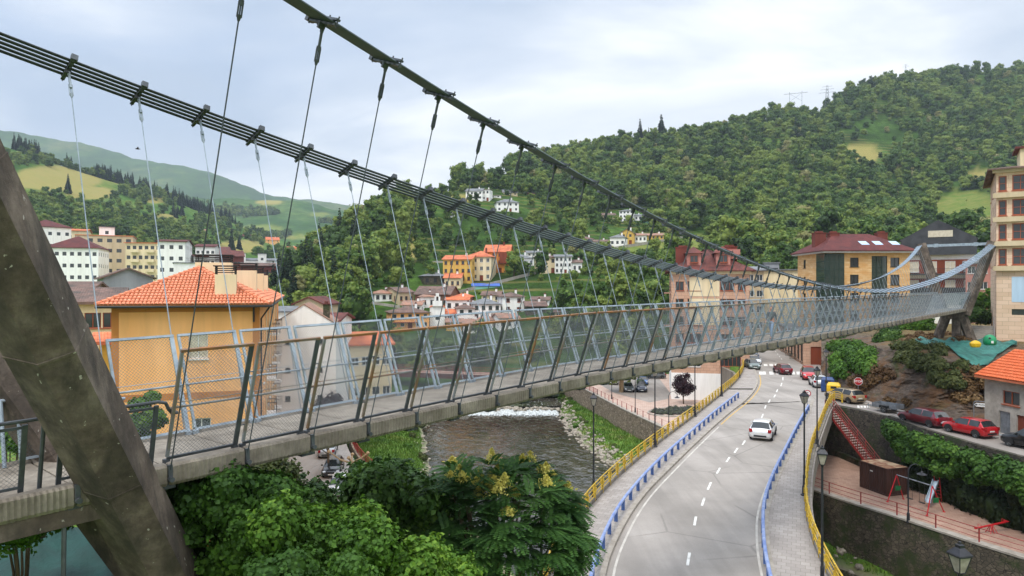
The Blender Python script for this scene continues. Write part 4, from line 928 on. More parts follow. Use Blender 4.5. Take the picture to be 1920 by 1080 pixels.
tilemat('tile_orange', '#c8683c', '#d98254', '#a9563a'); tilemat('tile_orange_bright', '#c56a42', '#d28058', '#a9563a'); tilemat('tile_red', '#5f3029', '#73392f', '#482925'); tilemat('tile_brown', '#6e544a', '#80655a', '#4c423b'); tilemat('tile_darkred', '#52201e', '#451918', '#642a25', 5, 4, .4); tilemat('slate', '#6c6f72', '#7e8083', '#595a5b', 3, 3, .5); tilemat('tile_weathered', '#9a6a55', '#ae8570', '#7b6a5e'); tilemat('slate_dark', '#3b3d41', '#484a4e', '#303236', 4, 4, .4)
m, t = newmat('glass_dark'); t.bsdf.inputs['Base Color'].default_value = (.035, .042, .045, 1); t.bsdf.inputs['Roughness'].default_value = .08; t.bsdf.inputs['Specular IOR Level'].default_value = .6
m, t = newmat('glass_green'); t.bsdf.inputs['Base Color'].default_value = (.03, .05, .042, 1); t.bsdf.inputs['Roughness'].default_value = .07; t.bsdf.inputs['Specular IOR Level'].default_value = .7
M('frame_white', '#d8d8d4', '#c6c6c2', 3, .5); M('frame_brown', '#9c4c2a', '#8a4326', 3, .55); M('frame_dark', '#232a28', '#1c2120', 3, .5); M('frame_green', '#1c3a30', '#17302a', 3, .5); M('blind_cream', '#cfc6b2', '#beb49e', 3, .7); M('blind_brown', '#8c5a42', '#7c4e3a', 3, .7); M('metal_grey', '#8a8f94', '#71767b', 3, .5, metal=.4); M('iron_dark', '#2a2a2a', '#333', 2, .6, metal=.3) if False else M('iron_dark', '#2a2a2a', '#343434', 2, .6, metal=.3)
WC = {}
def win_mesh(w, h, st):
    k = (round(w, 2), round(h, 2), st)
    if k in WC: return WC[k]
    fr = {'w': 'frame_white', 'b': 'frame_brown', 'd': 'frame_dark', 'g': 'frame_green', 's': 'frame_white', 'S': 'frame_brown', 't': 'frame_dark', 'T': 'frame_brown', 'B': 'frame_brown'}[st[0]]
    mb = MB(); e = .12 if st[0] == 'B' else .07
    if st[0] in 'tT':   # very small in the picture: one recessed dark pane
        mb.bx(-w/2, w/2, .0, .03, 0, h); r = (mk(mb, 'window', 'glass_dark'), None); WC[k] = r; return r
    mb.bx(-w/2, w/2, -.03, .03, 0, e); mb.bx(-w/2, w/2, -.03, .03, h-e, h); mb.bx(-w/2, -w/2+e, -.03, .03, e, h-e); mb.bx(w/2-e, w/2, -.03, .03, e, h-e)
    nv = max(1, round(w/.7)) if st[0] != 'g' else max(1, round(w/.8)); nh_ = 1 if st[0] != 'g' else max(1, round(h/.9))
    if st[0] in 'B': nh_ = 2
    for i in range(1, nv): x = -w/2+w*i/nv; mb.bx(x-.035, x+.035, -.025, .03, e, h-e)
    for i in range(1, nh_): z = h*i/nh_; mb.bx(-w/2+e, w/2-e, -.026, .03, z-.03, z+.03)
    mb.bx(-w/2-.08, w/2+.08, -.22, -.03, -.09, -.005)
    pn = MB(); pn.bx(-w/2+.03, w/2-.03, .04, .06, .03, h-.03)
    pm = 'glass_green' if st[0] == 'g' else {'s': 'blind_cream', 'S': 'blind_brown'}.get(st[0], 'glass_dark')
    r = (mk(mb, 'window', fr), mk(pn, 'pane', pm)); WC[k] = r; return r
class House:
    def __init__(s, name, label, cat, loc, rz, w, d, h, wall='plaster_white', ext=3.0, group=None, bext=0):
        s.t = T(name, label, cat, loc, rz, group); s.w, s.d, s.h, s.wall, s.ext = w, d, h, wall, ext; s.holes = {'f': [], 'l': [], 'r': [], 'b': []}; s.gable = None; s.extra = MB()
    def face(s, f):
        w, d = s.w, s.d
        return {'f': (Vector((-w/2, 0, 0)), Vector((1, 0, 0)), Vector((0, -1, 0)), w), 'r': (Vector((w/2, 0, 0)), Vector((0, 1, 0)), Vector((1, 0, 0)), d), 'l': (Vector((-w/2, d, 0)), Vector((0, -1, 0)), Vector((-1, 0, 0)), d), 'b': (Vector((w/2, d, 0)), Vector((-1, 0, 0)), Vector((0, 1, 0)), w)}[f]
    def win(s, f, x, z, w, h, st='w', name='window', rec=.22):
        """x = centre along the face from its left end"""
        o, u, n, W = s.face(f)
        if x-w/2 < .05 or x+w/2 > W-.05 or z+h > s.h-.02: return
        s.holes[f].append((x-w/2, x+w/2, z, z+h, rec)); a, b = win_mesh(w, h, st); ob = link(name, a, s.t); ob.location = o+u*x-n*rec*.55+Vector((0, 0, z)); ob.rotation_euler = (0, 0, math.atan2(u.y, u.x))
        if b: link('pane', b, ob)
        return ob
    def grid(s, f, n, zs, w, h, st='w', x0=None, x1=None, skip=()):
        W = s.face(f)[3]; x0 = W*.5/n if x0 is None else x0; x1 = W-x0 if x1 is None else x1
        for j, z in enumerate(zs):
            for i in range(n):
                if (i, j) in skip: continue
                x = x0+(x1-x0)*(i/(n-1) if n > 1 else .5); s.win(f, x, z, w, h, random.choice(st) if len(st) > 1 else st)
    def door(s, f, x, w, h, mat='wood_red', name='door', z=0):
        o, u, n, W = s.face(f); s.holes[f].append((x-w/2, x+w/2, z, z+h, .2)); mb = MB(); mb.bx(-w/2, w/2, 0, .05, 0, h-.01)
        for i in range(1, max(2, int(w/.5))): mb.bx(-w/2+i*w/max(2, int(w/.5))-.01, -w/2+i*w/max(2, int(w/.5))+.01, -.012, 0, .05, h-.08)
        ob = mb.build(name, MATS[mat], s.t); ob.location = o+u*x-n*.14+Vector((0, 0, z)); ob.rotation_euler = (0, 0, math.atan2(u.y, u.x))
    def walls(s, split=None, gable=None, rh=0):
        mb = MB()
        for f in 'frlb':
            o, u, n, W = s.face(f); H = s.holes[f]; xs_ = sorted({0, W, *[a for h in H for a in h[:2]]}); zs_ = sorted({-s.ext, s.h, *[a for h in H for a in h[2:4]]})
            for x0, x1 in zip(xs_, xs_[1:]):
                for z0, z1 in zip(zs_, zs_[1:]):
                    cx, cz = (x0+x1)/2, (z0+z1)/2
                    if any(a < cx < b and c < cz < e for a, b, c, e, _ in H): continue
                    q = [o+u*x0+Vector((0, 0, z0)), o+u*x1+Vector((0, 0, z0)), o+u*x1+Vector((0, 0, z1)), o+u*x0+Vector((0, 0, z1))]; mb.quad(*q)
            for a, b, c, e, r_ in H:
                A = [o+u*a+Vector((0, 0, c)), o+u*b+Vector((0, 0, c)), o+u*b+Vector((0, 0, e)), o+u*a+Vector((0, 0, e))]; Bq = [p-n*r_ for p in A]
                for i in range(4): mb.quad(A[i], A[(i+1) % 4], Bq[(i+1) % 4], Bq[i])
                mb.quad(*Bq)
        if gable == 'gx':
            for sx in (-1, 1): mb.add([(sx*s.w/2, 0, s.h), (sx*s.w/2, s.d, s.h), (sx*s.w/2, s.d/2, s.h+rh)], [(0, 1, 2) if sx > 0 else (0, 2, 1)])
        if gable == 'gy':
            for y in (0, s.d): mb.add([(-s.w/2, y, s.h), (s.w/2, y, s.h), (0, y, s.h+rh)], [(0, 1, 2) if y == 0 else (0, 2, 1)])
        mb.build('wall', MATS[s.wall], s.t)
    def roof(s, kind, rh, mat='tile_orange', o=.45, th=.16, z=None, inset=None, name='roof'):
        w, d, h = s.w/2+o, s.d+o, s.h if z is None else z; y0 = -o; ym = s.d/2; k = rh/(s.d/2 if kind != 'gy' else s.w/2); e = -o*k*.0
        h += .02; faces = []
        A, B_, C, D = (-w, y0, h), (w, y0, h), (w, d, h), (-w, d, h)
        if kind == 'hip':
            i = min(s.d/2+o, w*.98) if inset is None else inset; r0, r1 = (-w+i, ym, h+rh), (w-i, ym, h+rh); faces = [(A, B_, r1, r0), (B_, C, r1), (C, D, r0, r1), (D, A, r0)]
        elif kind == 'gx':
            r0, r1 = (-w, ym, h+rh), (w, ym, h+rh); faces = [(A, B_, r1, r0), (C, D, r0, r1)]
        elif kind == 'gy':
            r0, r1 = (0, y0, h+rh), (0, d, h+rh); faces = [(B_, C, r1, r0), (D, A, r0, r1)]
        elif kind == 'flat': faces = [(A, B_, C, D)]
        elif kind == 'shed': faces = [(A, B_, (w, d, h+rh), (-w, d, h+rh))]
        mb = MB()
        for f in faces:
            P_ = [Vector(p) for p in f]; u = (P_[1]-P_[0]).normalized(); n = (P_[1]-P_[0]).cross(P_[2]-P_[1]).normalized(); v = n.cross(u)
            uv = [((p-P_[0]).dot(u), (p-P_[0]).dot(v)) for p in P_]; mb.add(P_, [tuple(range(len(P_)))], [uv]); mb.add([p-Vector((0, 0, th)) for p in P_], [tuple(range(len(P_)))[::-1]])
            for i in range(len(P_)):
                a, b = P_[i], P_[(i+1) % len(P_)]
                mb.quad(a, a-Vector((0, 0, th)), b-Vector((0, 0, th)), b)
        s.rf = mb.build(name, MATS[mat], s.t); return s.rf
    def chimney(s, x, y, z, w=.7, h=1.2, mat='plaster_white', cap='tile_red'):
        mb = MB(); mb.bx(x-w/2, x+w/2, y-w*.4, y+w*.4, z-1.5, z+h); c = mb.build('chimney', MATS[mat], s.t); m2 = MB(); m2.bx(x-w/2-.08, x+w/2+.08, y-w*.4-.08, y+w*.4+.08, z+h+.003, z+h+.12); m2.bx(x-w*.3, x+w*.3, y-w*.25, y+w*.25, z+h+.12, z+h+.4); m2.build('chimney_cap', MATS[cap], c)
    def balcony(s, f, x, z, w, dep=1.0, hh=1.0, mat='iron_dark', slab='plaster_white', solid=False):
        o, u, n, W = s.face(f); c = o+u*x+Vector((0, 0, z)); mb = MB(); mb.box(c+n*(dep/2+.003)-Vector((0, 0, .08)), (w, dep, .16), rz=math.atan2(u.y, u.x)); b = mb.build('balcony', MATS[slab], s.t); r = MB()
        P_ = [c-u*w/2+n*.01, c-u*w/2+n*dep, c+u*w/2+n*dep, c+u*w/2+n*.01]
        for a, q in zip(P_, P_[1:]):
            if solid: r.bar(a+Vector((0, 0, hh/2)), q+Vector((0, 0, hh/2)), .06, hh)
            else:
                r.bar(a+Vector((0, 0, hh)), q+Vector((0, 0, hh)), .05, .05); L = (q-a).length; k = max(2, int(L/.16))
                for i in range(k+1): p = a.lerp(q, i/k); r.cyl(p, p+Vector((0, 0, hh)), .012, n=3, caps=False)
        r.build('balustrade', MATS[mat], b)
    def part(s, name, mb, mat, parent=None): return mb.build(name, MATS[mat], parent or s.t)
def face_rz(loc, rot=0): return -math.atan2(loc[0], loc[1])+R(rot)
def tiled_slope(o3, u, v, poly, mat, parent, pitch=.24, row=.42, name='roof_tiles'):
    """real barrel tiles over a planar polygon given in (u, v) metres"""
    n = u.cross(v); mb = MB(); umin = min(p[0] for p in poly); umax = max(p[0] for p in poly); x = umin+pitch/2
    while x < umax:
        vs_ = []
        for (x0, y0), (x1, y1) in zip(poly, poly[1:]+poly[:1]):
            if (x0 <= x) != (x1 <= x): vs_.append(y0+(y1-y0)*(x-x0)/(x1-x0))
        if len(vs_) >= 2:
            a, b = min(vs_), max(vs_); y = a; j = 0
            while y < b-.05:
                y1 = min(y+row*1.1, b); r = pitch*.5*random.uniform(.93, 1.02); lift = .05; jx = random.uniform(-.008, .008); pts = []
                for (yy, l, rr) in ((y, lift, r), (y1, .0, r*.86)):
                    for q in range(5): a_ = math.pi*q/4; pts.append(o3+u*(x+jx-math.cos(a_)*rr)+v*yy+n*(math.sin(a_)*rr*.75+l))
                mb.add(pts, [(i, i+1, i+6, i+5) for i in range(4)]+[(0, 4, 3, 2, 1)]); y += row; j += 1
        x += pitch
    return mb.build(name, MATS[mat], parent)
# --- orange house on the left, nearest the bridge
yc = Vector((-17.4, 47, LOW)); yr = math.atan2(.30, .954)
W_, D_ = 9.0, 50.0
mid = yc+Vector((math.cos(yr), math.sin(yr), 0))*(-W_/2); H = House('orange_house', 'long orange plastered house with barrel tile hip roof behind the footbridge', 'house', mid, yr, W_, D_, 17.2, 'plaster_orange', 1.5)
H.win('f', 5.15, 13.6, 1.2, 1.75, 's'); H.win('f', 5.35, 8.1, 1.2, 1.5, 'w'); H.win('f', 5.35, 5.0, 1.2, 1.4, 'w'); H.win('f', 2.2, 2.0, 1.2, 1.4, 'w')
for j, z in enumerate((2, 5, 8, 11, 14)): H.grid('r', 12, [z], 1.1, 1.5, 'wws', x0=2)
H.walls()
mb = MB(); T_ = .012
mb.bx(-W_/2-T_, -W_/2+.42, -T_, .3, -1, 17.18); mb.bx(W_/2-.42, W_/2+T_, -T_, .3, -1, 17.18); mb.bx(-W_/2+.42, W_/2-.42, -T_, .05, 16.75, 17.18); mb.bx(-W_/2+.42, W_/2-.42, -T_, .05, 10.9, 11.35); H.part('painted_band', mb, 'band_brown')
rh = 2.55; H.roof('hip', rh, 'tile_orange', o=.75, inset=5.2); hh = H.h+.03
e0 = Vector((-W_/2-.75, -.75, hh)); apex = Vector((-W_/2-.75+5.2, D_/2, hh+rh))
# front slope of the hip: steep near ridge end; build the ridge starting close to the front
bpy.data.objects.remove(H.rf); w2 = W_/2+.75; ra = Vector((.1, 4.6, hh+rh)); rb_ = Vector((.1, D_-4.6, hh+rh))
c4 = [Vector((-w2, -.75, hh)), Vector((w2, -.75, hh)), Vector((w2, D_+.75, hh)), Vector((-w2, D_+.75, hh))]
mb = MB()
for f in ([c4[0], c4[1], ra], [c4[1], c4[2], rb_, ra], [c4[2], c4[3], rb_], [c4[3], c4[0], ra, rb_]): mb.add(f, [tuple(range(len(f)))]); mb.add([p-Vector((0, 0, .12)) for p in f], [tuple(range(len(f)))[::-1]])
for i in range(4): a, b = c4[i], c4[(i+1) % 4]; mb.quad(a, a-Vector((0, 0, .12)), b-Vector((0, 0, .12)), b)
rf = H.part('roof', mb, 'band_brown')
def uvp(o3, u, v, P_): return [((p-o3).dot(u), (p-o3).dot(v)) for p in P_]
for tri in ([c4[0], c4[1], ra], [c4[1], c4[2], rb_, ra]):
    o3 = tri[0]; u = (tri[1]-tri[0]).normalized(); n = (tri[1]-tri[0]).cross(tri[2]-tri[0]).normalized(); v = n.cross(u)
    M('tile_clay', '#d98c69', '#cb7752', 5, .8, dirt=.15, c3='#e6a888', spread=(.3, .7)); tiled_slope(o3+n*.01, u, v, uvp(o3, u, v, tri), 'tile_clay', rf)
mb = MB(); 
for a, b in ((c4[0], ra), (c4[1], ra), (ra, rb_)):
    L = (b-a).length; k = int(L/.42)
    for i in range(k): mb.cyl(a.lerp(b, i/k)+Vector((0, 0, .08)), a.lerp(b, (i+1.1)/k)+Vector((0, 0, .05)), .15, .12, n=7)
H.part('ridge_tiles', mb, 'tile_clay', rf)
mb = MB(); mb.tube([c4[0]+Vector((0, -.08, -.1)), c4[1]+Vector((.08, -.08, -.1)), c4[2]+Vector((.08, 0, -.1))], .09, 6); mb.cyl((w2-1.1, -.1, hh-1.2), (w2-1.1, -.1, hh-.2), .06); mb.tube([(w2-.1, .6, hh-.2), (W_/2+.1, .6, hh-1.0), (W_/2+.1, .6, .5)], .06, 6); H.part('gutter', mb, 'iron_dark')
for y in (9, 15, 21, 28, 36): 
    mb = MB(); mb.tube([(W_/2+.1, y, .5), (W_/2+.1, y, hh-.4)], .06, 5); H.part('downpipe', mb, 'plaster_cream'); 
for y in (12, 24, 33): 
    for z in (5, 8, 11, 14): H.balcony('r', y, z-.3, 2.2, .8)
def bigchimney(x, y, z0, w, d, h, cap=True):
    mb = MB(); mb.bx(x-w/2, x+w/2, y-d/2, y+d/2, z0-2, z0+h); c = H.part('chimney', mb, 'plaster_cream'); m2 = MB(); m2.bx(x-w/2-.1, x+w/2+.1, y-d/2-.1, y+d/2+.1, z0+h+.55, z0+h+.62)
    for a in (-1, 1):
        for b in (-1, 1): m2.bx(x+a*(w/2-.06)-.04, x+a*(w/2-.06)+.04, y+b*(d/2-.06)-.04, y+b*(d/2-.06)+.04, z0+h+.003, z0+h+.55)
    for k in range(3): m2.bx(x-w/2, x+w/2, y-d/2, y+d/2, z0+h+.12+k*.14, z0+h+.17+k*.14)
    H.part('chimney_cowl', m2, 'metal_grey' if not cap else 'iron_dark', c)
bigchimney(2.3, .9, hh+.9, 1.35, .9, 1.15); bigchimney(2.4, 12, hh+1.2, 2.6, 1.2, 1.4); bigchimney(2.9, 20, hh+1.0, 2.0, 1.0, 1.5); bigchimney(3.2, 30, hh+.8, 1.4, 1.0, 1.7); bigchimney(.8, 8, hh+1.6, 2.6, 1.4, 1.5)
# --- generic small houses on the hillside
def hut(px0, px1, pyb, pye, label, wall='plaster_white', roof='slate', kind='gx', rpx=7, rot=0, d=8, cols=3, st='t', floors=None, at=None, name='house', cat='house', group=None, side='r', ext=4, chim=1, scols=2, ov=.45, Y=None, zb=None, galery=False):
    hill = at or right_hill; pc = (px0+px1)/2
    loc = hill.at(pc, pyb) if Y is None else P(pc, pyb, Y)
    Yd = loc.y; w = (px1-px0)*Yd/F*.96; h = (pyb-pye)*Yd/F; rhh = rpx*Yd/F
    if zb is not None: h += loc.z-zb; loc.z = zb
    Hh = House(name, label, cat, loc+Vector((0, .5, 0)), face_rz(loc, rot), w, d, h, wall, ext, group)
    fl = floors or max(1, round(h/2.9)); fh = h/fl; zs = [fh*(k+.32) for k in range(fl)]; ww = min(1.1, w/cols*.5); wh = min(1.35, fh*.48)
    Hh.grid('f', cols, zs, ww, wh, st, skip={(cols//2, 0)} if fl > 1 and cols > 1 else ())
    if fl > 1 and cols > 1: Hh.door('f', w*.5/cols+(w-w/cols)*((cols//2)/(cols-1)), min(1.3, ww*1.2), min(2.1, fh*.75))
    for f in ('l' if rot > 0 else 'r'): Hh.grid(f, scols, zs, min(1.1, ww), wh, st)
    Hh.walls(gable=kind if kind in ('gx', 'gy') else None, rh=rhh); Hh.roof(kind, rhh, roof, o=ov, inset=None)
    if chim: Hh.chimney(w*.22, d*.45, h+rhh*.7, .6, .7+rhh*.3, 'plaster_white' if chim == 1 else 'brick_red')
    return Hh
hut(872, 905, 375, 358, 'white farmhouse with slate roof, highest and leftmost of the hillside houses', rot=-14, cols=4, d=9); hut(903, 918, 377, 355, 'narrow white annex with red windows joined to the highest farmhouse', roof='tile_brown', kind='shed', rpx=3, cols=2, rot=-14); hut(918, 940, 371, 366, 'long low white outbuilding to the right of the highest farmhouse', roof='tile_brown', kind='shed', rpx=1.5, cols=2, chim=0)
hut(943, 971, 366, 361, 'beige cottage with big grey roof behind the square white house', 'plaster_cream', 'slate', 'gx', 7, 10, cols=3); hut(930, 974, 397, 379, 'square white two storey house with grey hip roof high on the slope', roof='slate', kind='hip', rpx=8, rot=8, cols=4, d=10)
hut(990, 1003, 368, 363, 'small red roofed hut in the trees high on the slope', 'plaster_brown', 'tile_red', 'gx', 4, 20, cols=2, chim=0); hut(1060, 1072, 385, 380, 'tiny red shed among the trees', 'brick_red', 'tile_red', 'gx', 3, 0, cols=2, chim=0); hut(844, 862, 408, 398, 'small white cottage half hidden by the cable band', roof='tile_brown', rpx=4, rot=15, cols=2, chim=0)
hut(1130, 1155, 411, 403, 'low beige house with brown roof left of the tall white one', 'plaster_beige', 'tile_brown', 'gx', 5, 8, cols=4); hut(1161, 1188, 416, 395, 'tall white three storey house with flat looking roof on the upper terrace', kind='hip', roof='slate', rpx=4, rot=-6, cols=4, floors=3); hut(1190, 1204, 414, 404, 'small white house with grey roof right of the tall white one', rpx=4, cols=2, rot=10); hut(1206, 1229, 419, 410, 'turquoise house with slate roof under the thick cable', 'plaster_turq', 'slate', 'gx', 6, 12, cols=3)
hut(1084, 1113, 457, 448, 'pale blue house with brown hip roof below the cable band', 'plaster_blue', 'tile_brown', 'hip', 6, 0, cols=3); hut(1114, 1144, 463, 453, 'low white house with brown roof at the bend of the hillside road', roof='tile_brown', rpx=5, rot=12, cols=4); hut(1143, 1173, 463, 445, 'white house with grey roof beside the yellow gable', roof='slate', kind='hip', rpx=7, rot=-8, cols=3); hut(1163, 1189, 458, 437, 'yellow gabled house above the hillside road', 'plaster_yellow', 'slate', 'gy', 9, -6, cols=2); hut(1190, 1213, 455, 441, 'white house with brown tiled roof right of the yellow gable', roof='tile_weathered', kind='gx', rpx=5, rot=6, cols=3); hut(1214, 1245, 450, 441, 'low house of yellow and brick walls at the right end of the hillside row', 'plaster_yellow', 'tile_weathered', 'gx', 5, 0, cols=4)
# middle row
Hm = hut(828, 886, 531, 486, 'wide yellow house with orange roof and dark garage doors', 'plaster_yellow', 'tile_orange_bright', 'gx', 9, -16, d=9, cols=5, st='b', floors=3); hut(871, 922, 527, 481, 'cream house with red garage doors and glazed bay in the middle row', 'plaster_cream', 'tile_orange_bright', 'hip', 12, -12, d=10, cols=4, st='w', floors=3, chim=2)
Ho = hut(907, 956, 512, 472, 'tall orange house with wooden gallery and steep orange roof', 'plaster_orange2', 'tile_orange_bright', 'gx', 15, -8, d=11, cols=4, st='b', floors=3, chim=2)
mb = MB(); mb.bx(Ho.w*.12, Ho.w*.5, -.9, -.01, Ho.h*.45, Ho.h*.98); Ho.part('wooden_gallery', mb, 'wood_red')
Hw = hut(957, 1003, 501, 484, 'white house with slate roof and pale blue balcony beside the tall orange one', 'plaster_white', 'slate', 'hip', 9, 14, d=9, cols=4, st='w'); Hw.balcony('f', Hw.w*.6, Hw.h*.5, Hw.w*.6, 1.0, .9, 'plaster_blue')
hut(988, 1021, 482, 474, 'low white house with wide slate roof behind the middle row', rpx=5, rot=8, cols=4); hut(1012, 1046, 513, 482, 'cream house with sloping parapet and tiny windows', 'plaster_cream', 'tile_brown', 'gx', 4, 16, cols=2, st='t', d=8); hut(1040, 1073, 513, 481, 'white three storey house with garage doors and dark framed windows', roof='slate', kind='gx', rpx=5, rot=4, cols=4, floors=3, st='d'); hut(1073, 1092, 512, 492, 'small white house with outside stair at the end of the middle row', roof='tile_brown', kind='gx', rpx=6, rot=4, cols=2)
hut(792, 840, 535, 517, 'stone house with slate roof at the left of the middle row', 'wall_stone', 'slate', 'hip', 8, 10, cols=3, st='d', d=9); hut(832, 864, 541, 521, 'house with orange roof and brown gallery next to the stone house', 'plaster_cream', 'tile_orange_bright', 'gx', 9, -8, cols=3, st='b')
# lower village by the river
LV = dict(ext=6)
hut(701, 739, 566, 550, 'white house with green shop mural at the left edge of the village', roof='tile_weathered', kind='hip', rpx=7, rot=12, cols=3, st='d', **LV); hut(745, 778, 571, 548, 'beige house with broad grey brown roof, second from the left in the village', 'plaster_beige', 'tile_brown', 'gx', 10, 28, cols=3, st='b', d=11, **LV); hut(775, 845, 575, 552, 'large brown barn like house with wooden balcony and old tile roof', 'plaster_brown', 'tile_brown', 'gx', 16, -14, d=14, cols=4, st='d', **LV); hut(787, 818, 578, 556, 'white cottage with weathered red roof in front of the brown barn', roof='tile_weathered', kind='hip', rpx=7, rot=8, cols=2, st='d', **LV)
Hb = hut(731, 806, 617, 586, 'bright orange village house with long wooden balcony', 'plaster_orange', 'tile_brown', 'hip', 11, 8, d=11, cols=5, st='w', **LV); Hb.balcony('f', Hb.w*.38, Hb.h*.42, Hb.w*.6, 1, .9, 'wood_red', 'wood_red')
hut(849, 884, 572, 556, 'small house with bright orange hip roof behind the chapel', 'plaster_rose', 'tile_orange_bright', 'hip', 7, -6, cols=3, st='w', **LV); hut(834, 879, 584, 562, 'white house with orange tile roof just right of the chapel gable', roof='tile_orange', kind='gx', rpx=7, rot=-6, cols=3, st='d', **LV); hut(857, 890, 609, 578, 'slim white house with dark hip roof in the middle of the village', roof='tile_brown', kind='hip', rpx=7, rot=6, cols=2, st='d', **LV)
hut(886, 940, 602, 570, 'big white house with slate hip roof in the village', roof='slate', kind='hip', rpx=11, rot=6, d=12, cols=4, st='d', **LV); hut(941, 985, 588, 556, 'white cubic tower house with brown hip roof', roof='tile_brown', kind='hip', rpx=8, rot=10, d=10, cols=2, st='b', **LV); hut(986, 1026, 590, 574, 'low stone house with brown roof at the right end of the village', 'wall_stone', 'tile_brown', 'gx', 9, 8, cols=2, **LV); hut(890, 925, 618, 600, 'white cottage with red tile roof below the slate roofed house', roof='tile_weathered', kind='hip', rpx=9, rot=-10, cols=2, st='d', **LV); hut(935, 975, 618, 596, 'white cottage with old red roof below the tower house', roof='tile_weathered', kind='gx', rpx=8, rot=14, cols=3, st='d', **LV); hut(836, 866, 622, 604, 'low yellow house with white window frames by the river bank', 'plaster_yellow', 'tile_weathered', 'gx', 6, 0, cols=3, st='w', **LV); hut(868, 905, 626, 606, 'low white house with faded tile roof by the river bank', 'plaster_white', 'tile_weathered', 'gx', 7, 6, cols=3, st='d', **LV); hut(1040, 1070, 600, 585, 'cream garden house behind the mesh at the riverside', 'plaster_cream', 'tile_brown', 'gx', 5, 0, cols=2, **LV)
for a in ((812, 846, 566, 553, 'white house with faded red roof behind the chapel', 'plaster_white', 'tile_weathered', 'gx', 8, 10), (902, 938, 566, 553, 'cream house with brown roof behind the big slate roofed one', 'plaster_cream', 'tile_brown', 'gx', 7, -8), (752, 790, 588, 572, 'white cottage wedged behind the bright orange house', 'plaster_white', 'tile_weathered', 'gx', 8, -12), (866, 902, 590, 576, 'cream cottage with pale red hip roof in the heart of the village', 'plaster_cream', 'tile_weathered', 'hip', 8, 12), (995, 1030, 575, 562, 'whitewashed barn above the low stone house', 'plaster_white', 'tile_brown', 'gx', 6, -6), (836, 872, 604, 588, 'white house with sloping orange roof under the chapel', 'plaster_white', 'tile_orange', 'gx', 8, 6), (905, 935, 600, 588, 'small white lean to beside the slate roofed house', 'plaster_white', 'tile_weathered', 'hip', 7, 4)): hut(*a[:4], a[4], a[5], a[6], a[7], a[8], a[9], cols=3, st='d', **LV)
# chapel with a bell gable
loc = right_hill.at(820, 612); s_ = loc.y/F; Hc = House('chapel', 'white chapel with stepped bell gable in the village', 'chapel', loc, face_rz(loc, 0), 28*s_, 10, 36*s_, 'plaster_white', 6); Hc.win('f', 14*s_, 12*s_, 1, 1.4, 't'); Hc.walls(gable='gy', rh=6*s_); Hc.roof('gy', 6*s_, 'tile_orange', o=.15)
mb = MB(); z = Hc.h+2*s_
mb.prism([(0, 0)], 0, 0) if False else None
for (a, z0, z1) in ((9, 0, 10), (5.5, 10, 18), (3, 18, 24)):
    if a == 5.5:
        mb.bx(-a*s_, -2*s_, -.5, .5, z+z0*s_, z+z1*s_); mb.bx(2*s_, a*s_, -.5, .5, z+z0*s_, z+z1*s_)
    else: mb.bx(-a*s_, a*s_, -.5, .5, z+z0*s_, z+z1*s_)
Hc.part('bell_gable', mb, 'plaster_white'); mb = MB(); mb.lathe([(.5, z+11.5*s_), (.42, z+12*s_), (.3, z+15*s_), (.1, z+16.5*s_)], 8); Hc.part('bell', mb, 'iron_dark')
# blue tarpaulin shed and terrace walls on the hillside
loc = right_hill.at(911, 541); s_ = loc.y/F; Hs = House('long_shed', 'long low shed with blue roof below the middle row of houses', 'shed', loc, face_rz(loc, 2), 52*s_, 4, 5*s_, 'plaster_turq', 3); Hs.walls(); M('blue_sheet', '#2d52a0', '#3a62b0', 1, .6); Hs.roof('shed', .9, 'blue_sheet', o=.2)
def hillwall(a, b, hgt, label, mat='conc_side'):
    n = 12; P_ = [right_hill.at(a[0]+(b[0]-a[0])*i/n, a[1]+(b[1]-a[1])*i/n) for i in range(n+1)]; mb = MB(); vs = []
    for p in P_: q = p.normalized(); back = Vector((0, .6, 0)); vs += [p-Vector((0, 0, 2)), p+Vector((0, 0, hgt)), p+Vector((0, 0, hgt))+back, p-Vector((0, 0, 2))+back]
    mb.add(vs, [g for i in range(n) for g in ((4*i, 4*i+4, 4*i+5, 4*i+1), (4*i+1, 4*i+5, 4*i+6, 4*i+2), (4*i+2, 4*i+6, 4*i+7, 4*i+3))]+[(0, 1, 2, 3), (4*n, 4*n+3, 4*n+2, 4*n+1)]); setp(mb.build('terrace_wall', MATS[mat]), label, 'wall')
M('conc_pale', '#aaa49a', '#958e84', .6, .9, dirt=.3)
hillwall((850, 553), (1060, 500), 1.1, 'pale parapet of the road climbing past the middle row', 'conc_pale'); hillwall((1140, 470), (1290, 446), 1.3, 'pale retaining wall of the road under the upper row of houses', 'conc_pale'); hillwall((695, 570), (750, 578), .8, 'low wall in front of the leftmost village house', 'conc_pale'); hillwall((810, 493), (850, 493), .8, 'short garden wall left of the wide yellow house', 'conc_pale'); hillwall((1330, 418), (1400, 422), 1.0, 'distant stone wall between the trees on the forest slope')
hut(1372, 1400, 418, 413, 'long low ruin among the trees of the big hill', 'plaster_brown', 'tile_brown', 'gx', 2, 0, cols=3, chim=0, d=5)
